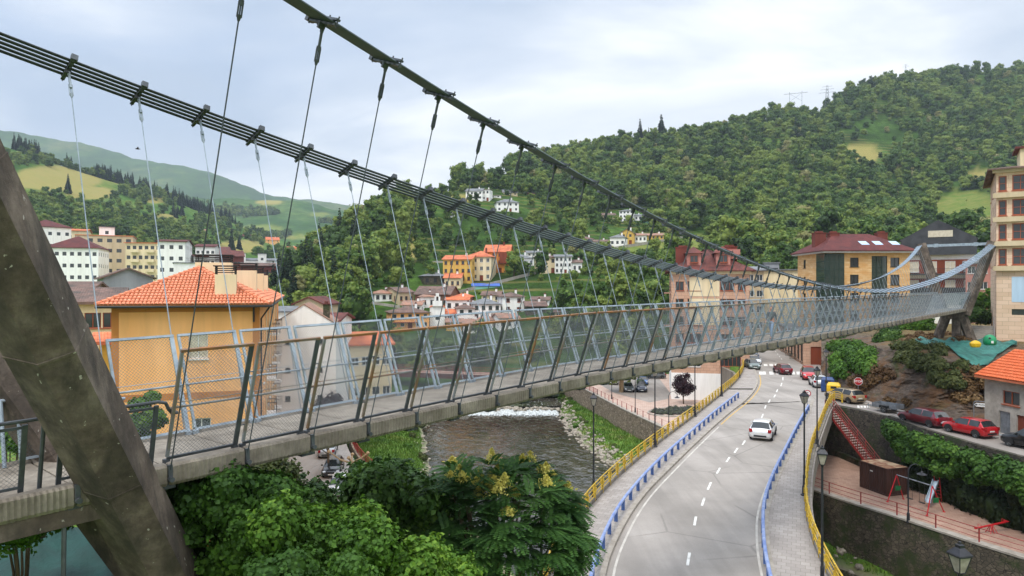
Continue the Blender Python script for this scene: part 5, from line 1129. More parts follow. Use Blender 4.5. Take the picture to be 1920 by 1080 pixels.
# --- houses on the left hill
hut(499, 524, 459, 450, 'white and orange villa on the far left hillside', 'plaster_orange', 'tile_orange', 'gx', 6, 10, at=left_hill, cols=3, d=9, st='t'); hut(536, 556, 471, 465, 'small orange farmhouse beside the dark trees', 'plaster_orange', 'tile_orange', 'gx', 4, 0, at=left_hill, cols=2, d=7); hut(455, 480, 448, 443, 'long red roofed barn below the pines', 'brick_red', 'tile_darkred', 'gx', 4, 0, at=left_hill, cols=2, chim=0); hut(68, 95, 376, 370, 'long low building beside the dry field', 'plaster_pink', 'tile_weathered', 'gx', 3, 0, at=left_hill, cols=4, chim=0); hut(355, 385, 437, 432, 'grey barn on the green slope', 'plaster_grey', 'tile_weathered', 'gx', 3, 0, at=left_hill, cols=2, chim=0)
# --- town blocks behind the orange house
def block(px0, px1, pye, Y, d, label, wall, floors, cols, roof=('flat', 0, 'slate'), rot=0, st='t', win=(1.2, 1.3), side='r', scols=4, balc=None, ov=None, grp=None, base=LOW, name='apartment_block'):
    pc = (px0+px1)/2; loc = P(pc, 540, Y); loc.z = base; w = (px1-px0)*Y/F; h = CZ-(pye-540)*Y/F-base
    Hh = House(name, label, 'building', loc, face_rz(loc, rot), w, d, h, wall, 1, grp); fh = h/floors; zs = [fh*k+fh*.3 for k in range(floors)]
    Hh.grid('f', cols, zs, win[0], win[1], st)
    for f in (('l' if rot > 0 else 'r') if side else ''): Hh.grid(f, scols, zs, win[0], win[1], st)
    Hh.walls(gable=roof[0] if roof[0] in ('gx', 'gy') else None, rh=roof[1]*Y/F)
    Hh.roof(roof[0], roof[1]*Y/F, roof[2], o=ov if ov is not None else .5 if roof[0] != 'flat' else .25, th=.25 if ov is None else .12)
    if balc:
        for f, xs_ in balc.items():
            for x in xs_:
                for k in range(1, floors): Hh.balcony(f, x, fh*k+.1, 2.6, 1.1, .95, 'plaster_cream', 'plaster_cream', solid=True)
    return Hh
block(92, 178, 464, 235, 16, 'white block with dark red mansard roof and rows of small windows', 'plaster_white', 8, 7, ('hip', 24, 'tile_darkred'), -14, 'T', side='r', scols=5); block(60, 128, 425, 262, 16, 'white block with dark red roof behind, highest on the left', 'plaster_white', 9, 5, ('hip', 16, 'tile_darkred'), 10, 'T')
block(150, 243, 441, 262, 16, 'tall beige apartment block with brown shutters, white box on its roof', 'plaster_beige', 10, 6, ('flat', 0, 'tile_orange'), -6, 'T', side='r', scols=3, win=(1.7, 1.4))
block(128, 160, 432, 300, 14, 'cream block with orange roof between the two dark red roofs', 'plaster_cream', 9, 3, ('gx', 5, 'tile_orange'), -8, 'T'); block(368, 402, 462, 300, 14, 'white block with dark red roof behind the brick terrace', 'plaster_white', 8, 4, ('gx', 6, 'tile_darkred'), -8, 'T', scols=3); block(405, 440, 474, 420, 12, 'distant row with pale walls and red roofs under the dry field', 'plaster_cream', 6, 5, ('gx', 6, 'tile_red'), 0, 'T', side='')
block(188, 213, 425, 268, 8, 'white lift housing on the roof of the beige block', 'plaster_white', 10, 1, side='', name='lift_tower')
Hq = block(238, 300, 455, 240, 30, 'yellowish apartment block with stacked balconies and orange roof', 'plaster_cream', 10, 6, ('gx', 5, 'tile_orange'), -18, 'tt', side='r', scols=8, balc={'f': [3.2, 8.2], 'r': [4, 12, 20, 27]})
block(298, 345, 452, 225, 18, 'white block with blank gable and dark red roof beside the orange house roof', 'plaster_white', 9, 3, ('gx', 6, 'tile_darkred'), -8, 'T', side='r', scols=5); block(328, 372, 492, 190, 12, 'low stepped white building in front of the blank gable block', 'plaster_white', 5, 1, side='', rot=0); block(366, 388, 480, 240, 18, 'narrow white block with dark balconies at the end of the row', 'plaster_white', 7, 3, ('gx', 5, 'tile_darkred'), 10, 'T')
block(384, 455, 480, 330, 14, 'long red brick terrace with tiled roof behind the chimneys', 'brick_red', 6, 12, ('gx', 12, 'tile_red'), 5, 'T', side=''); block(380, 430, 470, 380, 14, 'row of red roofed houses behind the brick terrace', 'plaster_white', 6, 6, ('gx', 9, 'tile_red'), 5, 'T', side=''); block(440, 517, 488, 360, 14, 'long white and grey terrace with red roof at the right end of the town', 'plaster_white', 6, 12, ('gx', 5, 'slate'), 0, 'T', side=''); block(446, 460, 474, 352, 10, 'left white stair tower of the grey terrace', 'plaster_white', 7, 1, side='', grp=None, name='stair_tower'); block(484, 499, 475, 352, 10, 'right white stair tower of the grey terrace', 'plaster_white', 7, 1, side='', name='stair_tower'); block(455, 520, 498, 300, 12, 'low brick row with brown roof in front of the grey terrace', 'brick_red', 5, 10, ('gx', 6, 'tile_brown'), 0, 'T', side='')
block(200, 282, 521, 115, 12, 'grey blue shed gable with one dark attic opening', 'plaster_grey', 5, 1, ('gy', 19, 'tile_brown'), 6, 't', win=(.1, .1), side='', name='grey_building'); 
Hk = block(130, 218, 566, 62, 14, 'cream house with old brown tile roof left of the orange house', 'plaster_cream', 5, 3, ('gx', 27, 'tile_brown'), -4, 'b', win=(1.3, 1.4), side='', name='house'); block(100, 160, 545, 80, 10, 'house with red chimney and dark roof behind the concrete pylon', 'plaster_grey', 5, 2, ('gx', 18, 'tile_brown'), -14, 'w', side='', name='house')
block(188, 212, 640, 52, 5, 'low yellow annex with orange roof beside the orange house', 'plaster_yellow', 3, 1, ('shed', 10, 'tile_orange'), 0, 'b', side='', name='annex')
# white gable house right of the orange house and neighbours
Hg = block(512, 628, 608, 84, 12, 'white house with blank sloping gable and stone chimney right of the orange house', 'plaster_white', 4, 2, ('gy', 38, 'tile_weathered'), -4, 'd', win=(.6, .6), side='', name='house', ov=.08); Hg.chimney(2.6, 2, Hg.h+1.2, .8, 1.2, 'wall_stone')
block(518, 560, 583, 112, 9, 'grey roofed white house behind the white gable', 'plaster_white', 4, 3, ('gx', 8, 'slate'), 8, 'w', side='', name='house'); block(552, 606, 570, 128, 9, 'house with red tile roof and chimney behind the white gable', 'plaster_beige', 4, 2, ('gy', 14, 'tile_red'), -20, 'w', side='', name='house')
block(606, 634, 600, 100, 9, 'narrow house with red roof at the right of the white gable', 'plaster_white', 4, 2, ('gx', 12, 'tile_red'), -14, 'd', side='', name='house')
block(656, 735, 645, 108, 10, 'cream riverside house with orange roof seen through the railing mesh', 'plaster_cream', 2, 4, ('gx', 20, 'tile_orange'), 14, 'w', name='house')
# --- right side: pink block
def zpy(py, Y): return CZ-(py-540)*Y/F
Yp = 110.0; x0 = (1262-960)/F*Yp; x1 = (1396-960)/F*(Yp+2); wP = x1-x0; hP = zpy(507, Yp)-LOW
Hp = House('apartment_block', 'pink and cream apartment block with brown roof and dormers beside the road', 'building', Vector(((x0+x1)/2, Yp+.5, LOW)), R(-12), wP, 18, hP, 'cladding_pink', 1)
zz = lambda py: zpy(py, Yp)-LOW
for z in (zz(545), zz(578), zz(611), zz(644)):
    Hp.win('f', wP*.11, z, 1.3, 1.5, 'b'); Hp.win('f', wP*.30, z, 2.2, 1.55, 'b'); Hp.win('f', wP*.72, z, 2.2, 1.5, 'b'); Hp.win('f', wP*.9, z, 1.2, 1.5, 'b')
Hp.win('f', wP*.12, zz(689), 1.9, 2.0, 'w'); Hp.win('f', wP*.3, zz(689), 1.9, 2.0, 'w'); Hp.win('f', wP*.76, zz(687), 3.2, 2.6, 'b')
[Hp.balcony('l', 12, z, 5, 1.1, 1, 'iron_dark', 'plaster_pink') for z in (zz(549), zz(582), zz(615))]; Hp.grid('l', 4, [zz(545), zz(578), zz(611), zz(644), zz(680)], 1.4, 1.6, 'b'); Hp.grid('r', 4, [zz(545), zz(578), zz(611), zz(644)], 1.4, 1.6, 'b')
Hp.walls(); mb = MB(); mb.bx(-wP/2-.02, wP/2+.02, -.03, 18.03, -.5, zz(701)); Hp.part('basement', mb, 'plaster_white'); mb = MB(); mb.bx(-wP/2-.25, wP/2+.25, -.28, .05, hP-.6, hP+.05); Hp.part('cornice', mb, 'plaster_cream')
mb = MB(); 
for z in (zz(530), zz(563)): mb.bx(wP*-.32, wP*.15, -.03, .02, z-1.1, z+2.0) if False else None
mb.bx(-wP*.42+1.9, wP*.12, -.04, -.012, zz(556)+.02, zz(520)); mb.bx(-wP*.42+1.9, wP*.12, -.04, -.012, zz(610), zz(560)) ; Hp.part('cream_panel', mb, 'plaster_cream')
Hp.roof('hip', zz(462)-hP, 'tile_red', o=.9, inset=7.5)
mb = MB(); mb.bx(wP*.1, wP*.42, 4, 7, hP+2, hP+3.6); Hp.part('attic_block', mb, 'plaster_rose')
for fx in (-.2, .18):
    mb = MB(); x = fx*wP; mb.bx(x-1.1, x+1.1, 1.3, 6, hP+.9, hP+2.9); dm = Hp.part('dormer', mb, 'plaster_rose'); a, b = win_mesh(1.3, 1.2, 'b'); o = link('window', a, dm); o.location = (x, 1.2, hP+1.35); link('pane', b, o)
    m2 = MB(); P4 = [(x-1.5, .9, hP+2.9), (x+1.5, .9, hP+2.9), (x+1.5, 7, hP+3.0), (x-1.5, 7, hP+3.0), (x, 3.2, hP+4.1)]; m2.add(P4, [(0, 1, 4), (1, 2, 4), (2, 3, 4), (3, 0, 4), (0, 3, 2, 1)]); Hp.part('dormer_roof', m2, 'tile_red', dm)
for fx in (-.33, .3): Hp.chimney(fx*wP, 7, zz(478), 2.4, 1.6, 'brick_red', 'brick_red')
# --- sandstone block with wine red roof
Yt = 118.0; xa = (1548-960)/F*Yt; xb = (1706-960)/F*Yt; wT = xb-xa; zt = lambda py: zpy(py, Yt)
Ht = House('apartment_block', 'golden sandstone apartment block with wine red roof and green glazed bays', 'building', Vector(((xa+xb)/2, Yt, 0)), 0, wT, 11.5, zt(474), 'sandstone', 1)
pxw = lambda px: (px-960)/F*Yt-xa
for py0, py1 in ((500, 483), (534, 515), (567, 549), (630, 614), (600, 582)):
    for px, w_ in ((1602, 16), (1678, 17)): Ht.win('f', pxw(px), zt(py0), w_*Yt/F, (py0-py1)*Yt/F, 'd')
Ht.win('f', pxw(1649), zt(600), 30*Yt/F*.98, (600-480)*Yt/F, 'g'); Ht.win('f', pxw(1567), zt(660), 2.4, 3, 'd')
Ht.grid('l', 2, [zt(500), zt(534), zt(567), zt(600)], 1.0, 1.5, 'd', x0=3); Ht.walls()
mb = MB(); mb.bx(-wT/2-.3, -wT/2+3.0, -.35, 3, zt(636), zt(476)); by = Ht.part('glazed_bay', mb, 'glass_green'); mb = MB()
for k in range(12): z = zt(636)+(zt(476)-zt(636))*k/11; mb.bx(-wT/2-.33, -wT/2+3.03, -.39, 3.03, z-.05, z+.05)
for k in range(5): x = -wT/2-.3+3.3*k/4; mb.bx(x-.04, x+.04, -.38, -.3, zt(636), zt(476))
Ht.part('bay_frame', mb, 'frame_green', by)
mb = MB(); mb.bx(-wT/2-.8, wT/2+.8, -.85, 12.3, zt(474), zt(470)); Ht.part('eaves', mb, 'frame_white')
Ht.roof('hip', zt(434)-zt(470), 'tile_darkred', o=1.0, z=zt(470), inset=5)
for px in (1630, 1656, 1688):
    mb = MB(); x = (px-960)/F*Yt-(xa+xb)/2; k = (zt(434)-zt(470))/(5.75+1.0); y = 1.9; z = zt(470)+k*(y+1.0)
    mb.add([(x-.7, y-.7, z-.7*k+.06), (x+.7, y-.7, z-.7*k+.06), (x+.7, y+.7, z+.7*k+.06), (x-.7, y+.7, z+.7*k+.06)], [(0, 1, 2, 3)]); mb.add([(v[0], v[1], v[2]-.2) for v in mb.v[:4]], [(3, 2, 1, 0)]); mb.quad(mb.v[0], mb.v[4], mb.v[5], mb.v[1])
    Ht.part('skylight', mb, 'plaster_bluewhite')
for px, w_ in ((1562, 1.9), (1590, 1.7), (1684, 1.7)): Ht.chimney((px-960)/F*Yt-(xa+xb)/2, 5.5, zt(444), w_, 1.0, 'brick_red', 'brick_red')
mb = MB(); mb.bx(-wT/2-.5, wT/2+.3, -.9, -.01, zt(650), zt(644)); Ht.part('canopy', mb, 'plaster_beige')
Hsx = House('shop_wing', 'street wing with white stone blocks and arcade pillars along the far pavement', 'building', Vector((xa-3.5, Yt-8, 0)), R(-14), 7, 32, 5.2, 'cladding_pink', 1); Hsx.grid('l', 9, [.4], 2.2, 3.2, 'd'); Hsx.door('f', 2, 1.8, 3); Hsx.walls(); Hsx.roof('flat', 0, 'slate', o=.3)
cladding('block_white', '#d8d4cc', '#c4bfb6', .6, .3, '#8a867e'); mb = MB(); mb.bx(.2, 3.4, -.06, -.01, 0, 5.0); Hsx.part('white_blocks', mb, 'block_white')
# cream building between the two, black gabled one, red one
block(1418, 1500, 505, 150, 14, 'plain cream building with blank wall between the pink and sandstone blocks', 'plaster_cream', 5, 1, ('shed', -14, 'slate'), 6, 't', win=(.1, .1), side='', base=0, name='building'); Hcc = block(1400, 1432, 506, 140, 12, 'small building with red balcony panels and grey flat roofs', 'plaster_beige', 5, 2, ('gx', 8, 'slate'), 10, 'w', side='', base=0, name='building')
block(1433, 1460, 492, 160, 6, 'flat grey roof structure with chimneys behind the cream building', 'plaster_grey', 5, 2, side='', base=0, name='building')
Yb = 128.0; Hbk = block(1702, 1816, 449, Yb, 16, 'dark slate clad building with wide gable and wooden balconies behind the far pylon', 'plaster_white', 4, 1, ('gy', 36, 'slate_dark'), 0, 't', win=(.1, .1), side='', base=6, name='apartment_block')
mb = MB(); hB = Hbk.h; wB = Hbk.w; mb.add([(-wB/2-.3, -.9, hB-2.9), (wB/2+.3, -.9, hB-2.9), (wB/2+.3, -.9, hB), (0, -.9, hB+36*Yb/F-.1), (-wB/2-.3, -.9, hB)], [(0, 1, 2, 3, 4)]); mb.add([(x, -.1, z) for x, y, z in mb.v[:5]], [(4, 3, 2, 1, 0)]); mb.quad(mb.v[0], mb.v[5], mb.v[6], mb.v[1]); Hbk.part('slate_gable', mb, 'slate_dark')
mb = MB(); mb.bx(-1.6, 2.3, -.98, -.91, hB+.4, hB+1.6); Hbk.part('attic_blind', mb, 'blind_cream')
for k, z in enumerate((hB-6.4, hB-9.9)):
    mb = MB(); mb.bx(-wB/2+.5, wB/2-.5, -.25, -.02, z, z+2.6); wp = Hbk.part('wooden_front', mb, 'wood_red'); a, b = win_mesh(1.6, 2.0, 's')
    for q in range(4): o = link('window', a, wp); o.location = (-wB/2+1.8+q*2.9, -.3, z+.3); link('pane', b, o)
    Hbk.balcony('f', wB/2, z-.1, wB-.6, 1.4, 1.0, 'slate_dark', 'slate_dark', solid=(k == 1))
block(1816, 1872, 492, 122, 14, 'red and salmon rendered building between the slate gable and the tall right block', 'plaster_rose', 5, 3, ('gx', 10, 'slate'), 0, 'w', base=3, side='', name='building')
# --- tall block at the right edge
Yr = 82.0; xr = (1868-960)/F*Yr; Hr = House('apartment_block', 'tall cream apartment block with brown bay windows at the right edge', 'building', Vector((xr+9*math.cos(R(-33)), Yr+9*math.sin(R(-33)), 2.5)), R(-33), 18, 16, zpy(318, Yr)-2.5, 'cladding_cream', 3)
zr = lambda py: zpy(py, Yr)-2.5
rows = [(359, 331), (405, 376), (450, 421), (497, 467)]
for b_, t_ in rows:
    Hr.win('f', .62, zr(b_), .8, (b_-t_)*Yr/F, 'B')
    for k in range(3): Hr.win('f', 2.75+k*4.4, zr(b_), 2.4, (b_-t_)*Yr/F*1.03, 'B')
Hr.win('f', 3.6, zr(559), 1.6, 2.1, 'b'); Hr.win('f', 3.2, zr(590), 3.4, .7, 't'); Hr.grid('l', 3, [zr(b) for b, _ in rows], 1.2, 1.8, 'b'); Hr.walls()
mb = MB()
for py in (372, 417, 462, 508): mb.bx(-9-.35, 9, -.5, -.01, zr(py), zr(py-9))
mb.bx(-9.4, 9, -.52, -.01, zr(325), zr(318)); Hr.part('cornice', mb, 'plaster_beige'); mb = MB(); mb.bx(-9+1.2+.3, -9+7, -.03, -.005, zr(566), zr(519)); Hr.part('blue_panel', mb, 'plaster_bluewhite')
Hr.roof('hip', zr(296)-zr(318), 'tile_brown', o=.9, inset=3.2); mb = MB(); mb.bx(-6.5, -2, 3, 8, zr(318), zr(275)); mb.bx(-5.6, -4.4, 3.4, 5, zr(275), zr(262)); Hr.part('attic_block', mb, 'plaster_cream'); mb = MB(); mb.bx(-7, -1.6, 2.7, 8.3, zr(275)+.003, zr(271)); Hr.part('attic_roof', mb, 'tile_red')
# --- house at the right edge on the side street
qx = Vector((39.8, 56.0, 0.2)); rq = R(-62)
ev = 4.9; Hh = House('house', 'grey rendered house with orange barrel tile roof at the right end of the side street', 'house', qx, rq, 0, 0, 0) if False else None
A_ = G(1846, 806, 0); dirn_ = Vector((.12, -.993, 0)); ang = math.atan2(dirn_.y, dirn_.x)
Wd = 11.0; Hh = House('house', 'grey rendered house with orange barrel tile roof at the right end of the side street', 'house', A_+dirn_*Wd/2+Vector((0, 0, .05)), ang, Wd, 7, 4.7, 'conc_pale', .8)
Hh.win('f', 2.75, 2.6, 1.7, 1.15, 'b'); Hh.door('f', 2.1, 1.15, 1.95, 'metal_grey'); Hh.door('f', 3.9, 1.2, 1.9, 'wood_red'); Hh.win('f', 8, 2.6, 1.3, 1.0, 'b'); Hh.walls(gable='gx', rh=2.2)
rf = Hh.roof('gx', 2.2, 'tile_orange_bright', o=.55); u = Vector((1, 0, 0)); v = Vector((0, 3.5+.55, 2.2)).normalized(); tiled_slope(Vector((-Wd/2-.55, -.55, 4.75)), u, v, [(0, 0), (Wd+1.1, 0), (Wd+1.1, 4.6), (0, 4.6)], 'tile_clay2', rf) if M('tile_clay2', '#d2642f', '#c25a2c', 5, .8, dirt=.2, c3='#de8150', spread=(.3, .7)) else None
M('stained', '#a9a296', '#847d72', .7, .9, .2, dirt=.35, streak=True)
# ------------------------------------------------------------------ vegetation
leafmat('leaf_forest', (.016, .038, .008), (.072, .142, .02), (.2, .26, .045), big=.035, rnd=.75)
leafmat('leaf_conifer', (.006, .016, .008), (.014, .032, .013), (.03, .055, .018), trans=.1, big=.1, rnd=.5)
leafmat('leaf_bright', (.022, .065, .008), (.08, .18, .016), (.22, .36, .04), big=.5, rnd=.3)
leafmat('leaf_dark', (.01, .03, .006), (.04, .095, .014), (.12, .21, .03), big=.5, rnd=.3)
leafmat('leaf_ivy', (.018, .055, .008), (.06, .14, .016), (.15, .27, .035), big=.35, rnd=.3)
leafmat('leaf_olive', (.035, .05, .012), (.08, .1, .025), (.15, .16, .05), big=.6, rnd=.3)
leafmat('leaf_dry', (.09, .045, .018), (.17, .1, .04), (.26, .17, .07), big=.5, rnd=.3)
leafmat('leaf_plum', (.02, .008, .012), (.045, .018, .024), (.08, .035, .04), big=1, rnd=.3)
leafmat('leaf_cream', (.16, .16, .05), (.3, .29, .11), (.42, .38, .17), big=.5, rnd=.3)
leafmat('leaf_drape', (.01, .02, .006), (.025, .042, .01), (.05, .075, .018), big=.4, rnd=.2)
leafmat('leaf_lavender', (.06, .05, .09), (.1, .12, .06), (.16, .13, .2), big=1, rnd=.3)
leafmat('grass_blades', (.04, .09, .01), (.09, .17, .02), (.17, .22, .04), big=.5, rnd=.3)
M('bark', '#4a3c2e', '#63523f', 3, .95, .6, 14); M('bark_pale', '#8b7458', '#a58d6c', 4, .9, .5, 12)
def crown(name, lumps, n, size, mat, seed, **k): V, Fq = leaf_cloud(lumps, n, size, seed, **k); return mesh_np(name, V, Fq, MATS[mat])
CROWNS = [crown('crown', lumps_for(8.5, 3.9, 10, 1, z0=1.6), 620, .85, 'leaf_forest', 1, crad=.78), crown('crown', lumps_for(9.5, 3.6, 11, 2, z0=1.8), 620, .85, 'leaf_forest', 2, crad=.78), crown('crown', lumps_for(7.2, 4.3, 9, 3, z0=1.2), 620, .85, 'leaf_forest', 3, crad=.78), crown('crown', lumps_for(6.2, 3.4, 7, 4, z0=.6), 520, .75, 'leaf_forest', 4, crad=.78)]
CREAM = crown('crown', lumps_for(7.5, 3.7, 9, 5, z0=1.4), 620, .8, 'leaf_cream', 5, crad=.7)
def conifer_mesh(seed, h=13, r=2.6):
    rng = np.random.default_rng(seed); V = []; Fq = []
    for lv in range(15):
        z = h*(.12+.86*lv/15); rr = r*(1-lv/15.5)**.85; n = max(6, int(15*(1-lv/18)))
        for i in range(n):
            a = 2*math.pi*i/n+rng.uniform(-.3, .3); L = rr*rng.uniform(.7, 1.15); d = np.array([math.cos(a), math.sin(a), 0]); s = np.array([-d[1], d[0], 0]); zz = z+rng.uniform(-.25, .25); b = len(V)
            w_ = .28+.3*L/2.6
            V += [np.array([0, 0, zz+.25]), d*L*.6+s*w_+[0, 0, zz-.12*L], d*L+[0, 0, zz-.38*L], d*L*.6-s*w_+[0, 0, zz-.12*L]]; Fq.append([b, b+1, b+2, b+3])
            b = len(V); V += [d*L*.15+[0, 0, zz+.1], d*L*.55+[0, 0, zz+.12], d*L*.95+[0, 0, zz-.5*L], d*L*.5+[0, 0, zz-.55*L]]; Fq.append([b, b+1, b+2, b+3])
    return mesh_np('crown', np.array(V), np.array(Fq), MATS['leaf_conifer'])
CONIF = [conifer_mesh(1), conifer_mesh(2, 12, 3.0), conifer_mesh(3, 14, 2.3)]
def trunkmesh(h, r, seed, mat='bark', br=4):
    rr = random.Random(seed); mb = MB(); pts = [(0, 0, -1.0), (rr.uniform(-.1, .1), rr.uniform(-.1, .1), h*.35), (rr.uniform(-.2, .2), rr.uniform(-.2, .2), h*.7), (rr.uniform(-.3, .3), 0, h)]; mb.tube(pts, [r*1.2, r, r*.6, r*.2], 6)
    for i in range(br):
        a = rr.uniform(0, 6.28); z = h*rr.uniform(.3, .65); L = h*rr.uniform(.25, .4); mb.tube([(0, 0, z), (math.cos(a)*L*.5, math.sin(a)*L*.5, z+L*.4), (math.cos(a)*L, math.sin(a)*L, z+L)], [r*.5, r*.35, r*.1], 5)
    me = bpy.data.meshes.new('trunk'); me.from_pydata(mb.v, [], mb.f); me.materials.append(MATS[mat]); return me
TRK = [trunkmesh(7, .22, 1), trunkmesh(8, .25, 2), trunkmesh(6, .22, 3), trunkmesh(4.5, .16, 4)]; TRKC = trunkmesh(11, .2, 9, br=0)
def place_tree(loc, sc, crown_me, trunk_me, label, cat='tree', group=None, name='broadleaf_tree', rz=None):
    t_ = T(name, label, cat, loc, random.uniform(0, 6.28) if rz is None else rz, group, sc); link('trunk', trunk_me, t_); c = link('crown', crown_me, t_); return c
# forest on the big hill
def inell(px, py, L, grow=1.0): return any(((px-x)/(rx*grow))**2+((py-y)/(ry*grow))**2 < 1 for x, y, rx, ry in L)
CLEAR = [(925, 334, 40, 9), (1615, 288, 36, 18), (1840, 332, 32, 18), (1815, 402, 76, 44), (1870, 440, 45, 16), (1190, 470, 100, 16), (1210, 452, 60, 14), (1310, 452, 40, 14), (1030, 545, 130, 22), (1680, 240, 30, 5),
         (905, 366, 38, 14), (955, 385, 32, 18), (995, 372, 16, 8), (1190, 405, 70, 15), (1170, 452, 90, 14), (880, 505, 90, 34), (1045, 500, 55, 18), (985, 490, 40, 14), (868, 600, 188, 62), (720, 565, 26, 14), (1010, 400, 12, 6), (1385, 416, 22, 5), (905, 542, 45, 8), (1370, 418, 40, 5), (1060, 385, 9, 5), (770, 478, 16, 26), (870, 372, 30, 8)]
THIN = [(960, 420, 120, 45, .22), (1080, 440, 160, 45, .25), (870, 450, 110, 50, .25), (1100, 540, 150, 40, .35), (1250, 470, 120, 40, .4), (840, 380, 80, 25, .35), (1640, 270, 60, 40, .35), (1480, 575, 160, 40, .5), (800, 560, 110, 60, .5), (1620, 225, 80, 14, .7)]
rng = np.random.default_rng(11); PT = []
A_c = right_hill
hh_, ww_ = A_c.X.shape
tries = 26000
vi = rng.uniform(2, hh_-1.01, tries); ui = rng.uniform(0, ww_-1.01, tries)
def bil(A, v, u):
    i = v.astype(int); j = u.astype(int); f = v-i; g = u-j; return (A[i, j]*(1-f)+A[i+1, j]*f)*(1-g)+(A[i, j+1]*(1-f)+A[i+1, j+1]*f)*g
X = bil(A_c.X, vi, ui); Y = bil(A_c.Y, vi, ui); Z = bil(A_c.Z, vi, ui); PXX = (X/Y)*F+960; PYY = 540-(Z-CZ)*F/Y
# acceptance by cell area so density per square metre is even
dXu = np.gradient(A_c.X, axis=1); dYu = np.gradient(A_c.Y, axis=1); dXv = np.gradient(A_c.X, axis=0); dYv = np.gradient(A_c.Y, axis=0); area = np.abs(dXu*dYv-dYu*dXv)
ar = bil(area, vi, ui); dens = 1/34.; exp_n = ar*dens*((hh_-3)*(ww_-1))/tries
occ = {}
for k in range(tries):
    if rng.random() > exp_n[k]*1.6: continue
    px, py, x, y, z = PXX[k], PYY[k], X[k], Y[k], Z[k]
    if y < 152 and px > 700 or y < 140: continue
    if px > 2050 or (y > 900): continue
    if inell(px, py, CLEAR): continue
    if 1235 < px < 1420 and y < 165: continue
    q = 1
    for (cx, cy, rx, ry, dn) in THIN:
        if ((px-cx)/rx)**2+((py-cy)/ry)**2 < 1: q = min(q, dn)
    if px < 700 and py > 380: q = 1
    if rng.random() > q: continue
    cell = (int(x/5.2), int(y/5.2))
    if cell in occ: continue
    occ[cell] = 1
    sc = float(np.clip(rng.normal(.98, .26), .5, 1.65))*(1.0 if q > .5 else .62)
    if y < 220: sc *= .8
    if y < 175: sc *= .75
    PT.append((x, y, z-.4, sc, px, py))
print('forest trees', len(PT))
PT.sort(key=lambda p: -p[3]/p[1]); NI = 290
src = []; conk = 0
for i, (x, y, z, sc, px, py) in enumerate(PT[:NI]):
    k = i % 4 if sc > .6 else 3; dark = px < 640 or (px < 760 and py > 470)
    if dark and i % 3 == 0: place_tree((x, y, z), sc*.95, CONIF[i % 3], TRKC, 'dark conifer in the wood on the slope above the orange house', 'tree', 'conifers of the left wooded spur', 'conifer_tree')
    elif i % 31 == 7: place_tree((x, y, z), sc, CREAM, TRK[0], 'pale flowering chestnut tree among the green trees of the slope', 'tree', 'flowering chestnuts on the slope', 'chestnut_tree')
    else:
        c = place_tree((x, y, z), sc, CROWNS[k], TRK[k], 'green broadleaf tree on the slope around the hillside houses', 'tree', 'broadleaf trees around the hillside houses')
        if len(src) < 4 and k == len(src): src.append(c)
def scatter(name, pts, sources, label=None, **props):
    """one object whose points carry copies of the given crowns"""
    me = bpy.data.meshes.new(name); me.from_pydata([p[:3] for p in pts], [], []); n = len(pts)
    for nm, typ, vals in (('sc', 'FLOAT', [p[3] for p in pts]), ('kind_id', 'INT', [int(p[4]) for p in pts]), ('spin', 'FLOAT', [random.uniform(0, 6.28) for _ in pts])):
        a = me.attributes.new(nm, typ, 'POINT'); a.data.foreach_set('value', vals)
    o = link(name, me, **props); g = bpy.data.node_groups.new(name, 'GeometryNodeTree'); g.interface.new_socket('Geometry', in_out='INPUT', socket_type='NodeSocketGeometry'); g.interface.new_socket('Geometry', in_out='OUTPUT', socket_type='NodeSocketGeometry')
    N = g.nodes; Lk = g.links; gi = N.new('NodeGroupInput'); go = N.new('NodeGroupOutput'); ip = N.new('GeometryNodeInstanceOnPoints'); jn = N.new('GeometryNodeJoinGeometry')
    for s_ in reversed(sources):
        oi = N.new('GeometryNodeObjectInfo'); oi.inputs['Object'].default_value = s_; oi.inputs['As Instance'].default_value = True; Lk.new(oi.outputs['Geometry'], jn.inputs[0])
    def attr(nm, dt): a = N.new('GeometryNodeInputNamedAttribute'); a.data_type = dt; a.inputs[0].default_value = nm; return a.outputs[0]
    Lk.new(gi.outputs[0], ip.inputs['Points']); Lk.new(jn.outputs[0], ip.inputs['Instance']); ip.inputs['Pick Instance'].default_value = True; Lk.new(attr('kind_id', 'INT'), ip.inputs['Instance Index']); Lk.new(attr('sc', 'FLOAT'), ip.inputs['Scale'])
    cx = N.new('ShaderNodeCombineXYZ'); Lk.new(attr('spin', 'FLOAT'), cx.inputs[2]); Lk.new(cx.outputs[0], ip.inputs['Rotation']); Lk.new(ip.outputs[0], go.inputs[0])
    md = o.modifiers.new('scatter', 'NODES'); md.node_group = g; return o
cream_src = [o for o in bpy.data.objects if o.data == CREAM][0]
cn_src = [o for o in bpy.data.objects if o.data in CONIF][:1]
rest_p = []
for i, (x, y, z, sc, px, py) in enumerate(PT[NI:]):
    k = i % 4
    if i % 37 == 3: k = 4
    if px < 640 and i % 3 == 0: k = 5
    rest_p.append((x, y, z, sc, k))
scatter('forest', rest_p, src+[cream_src]+cn_src, kind='stuff')
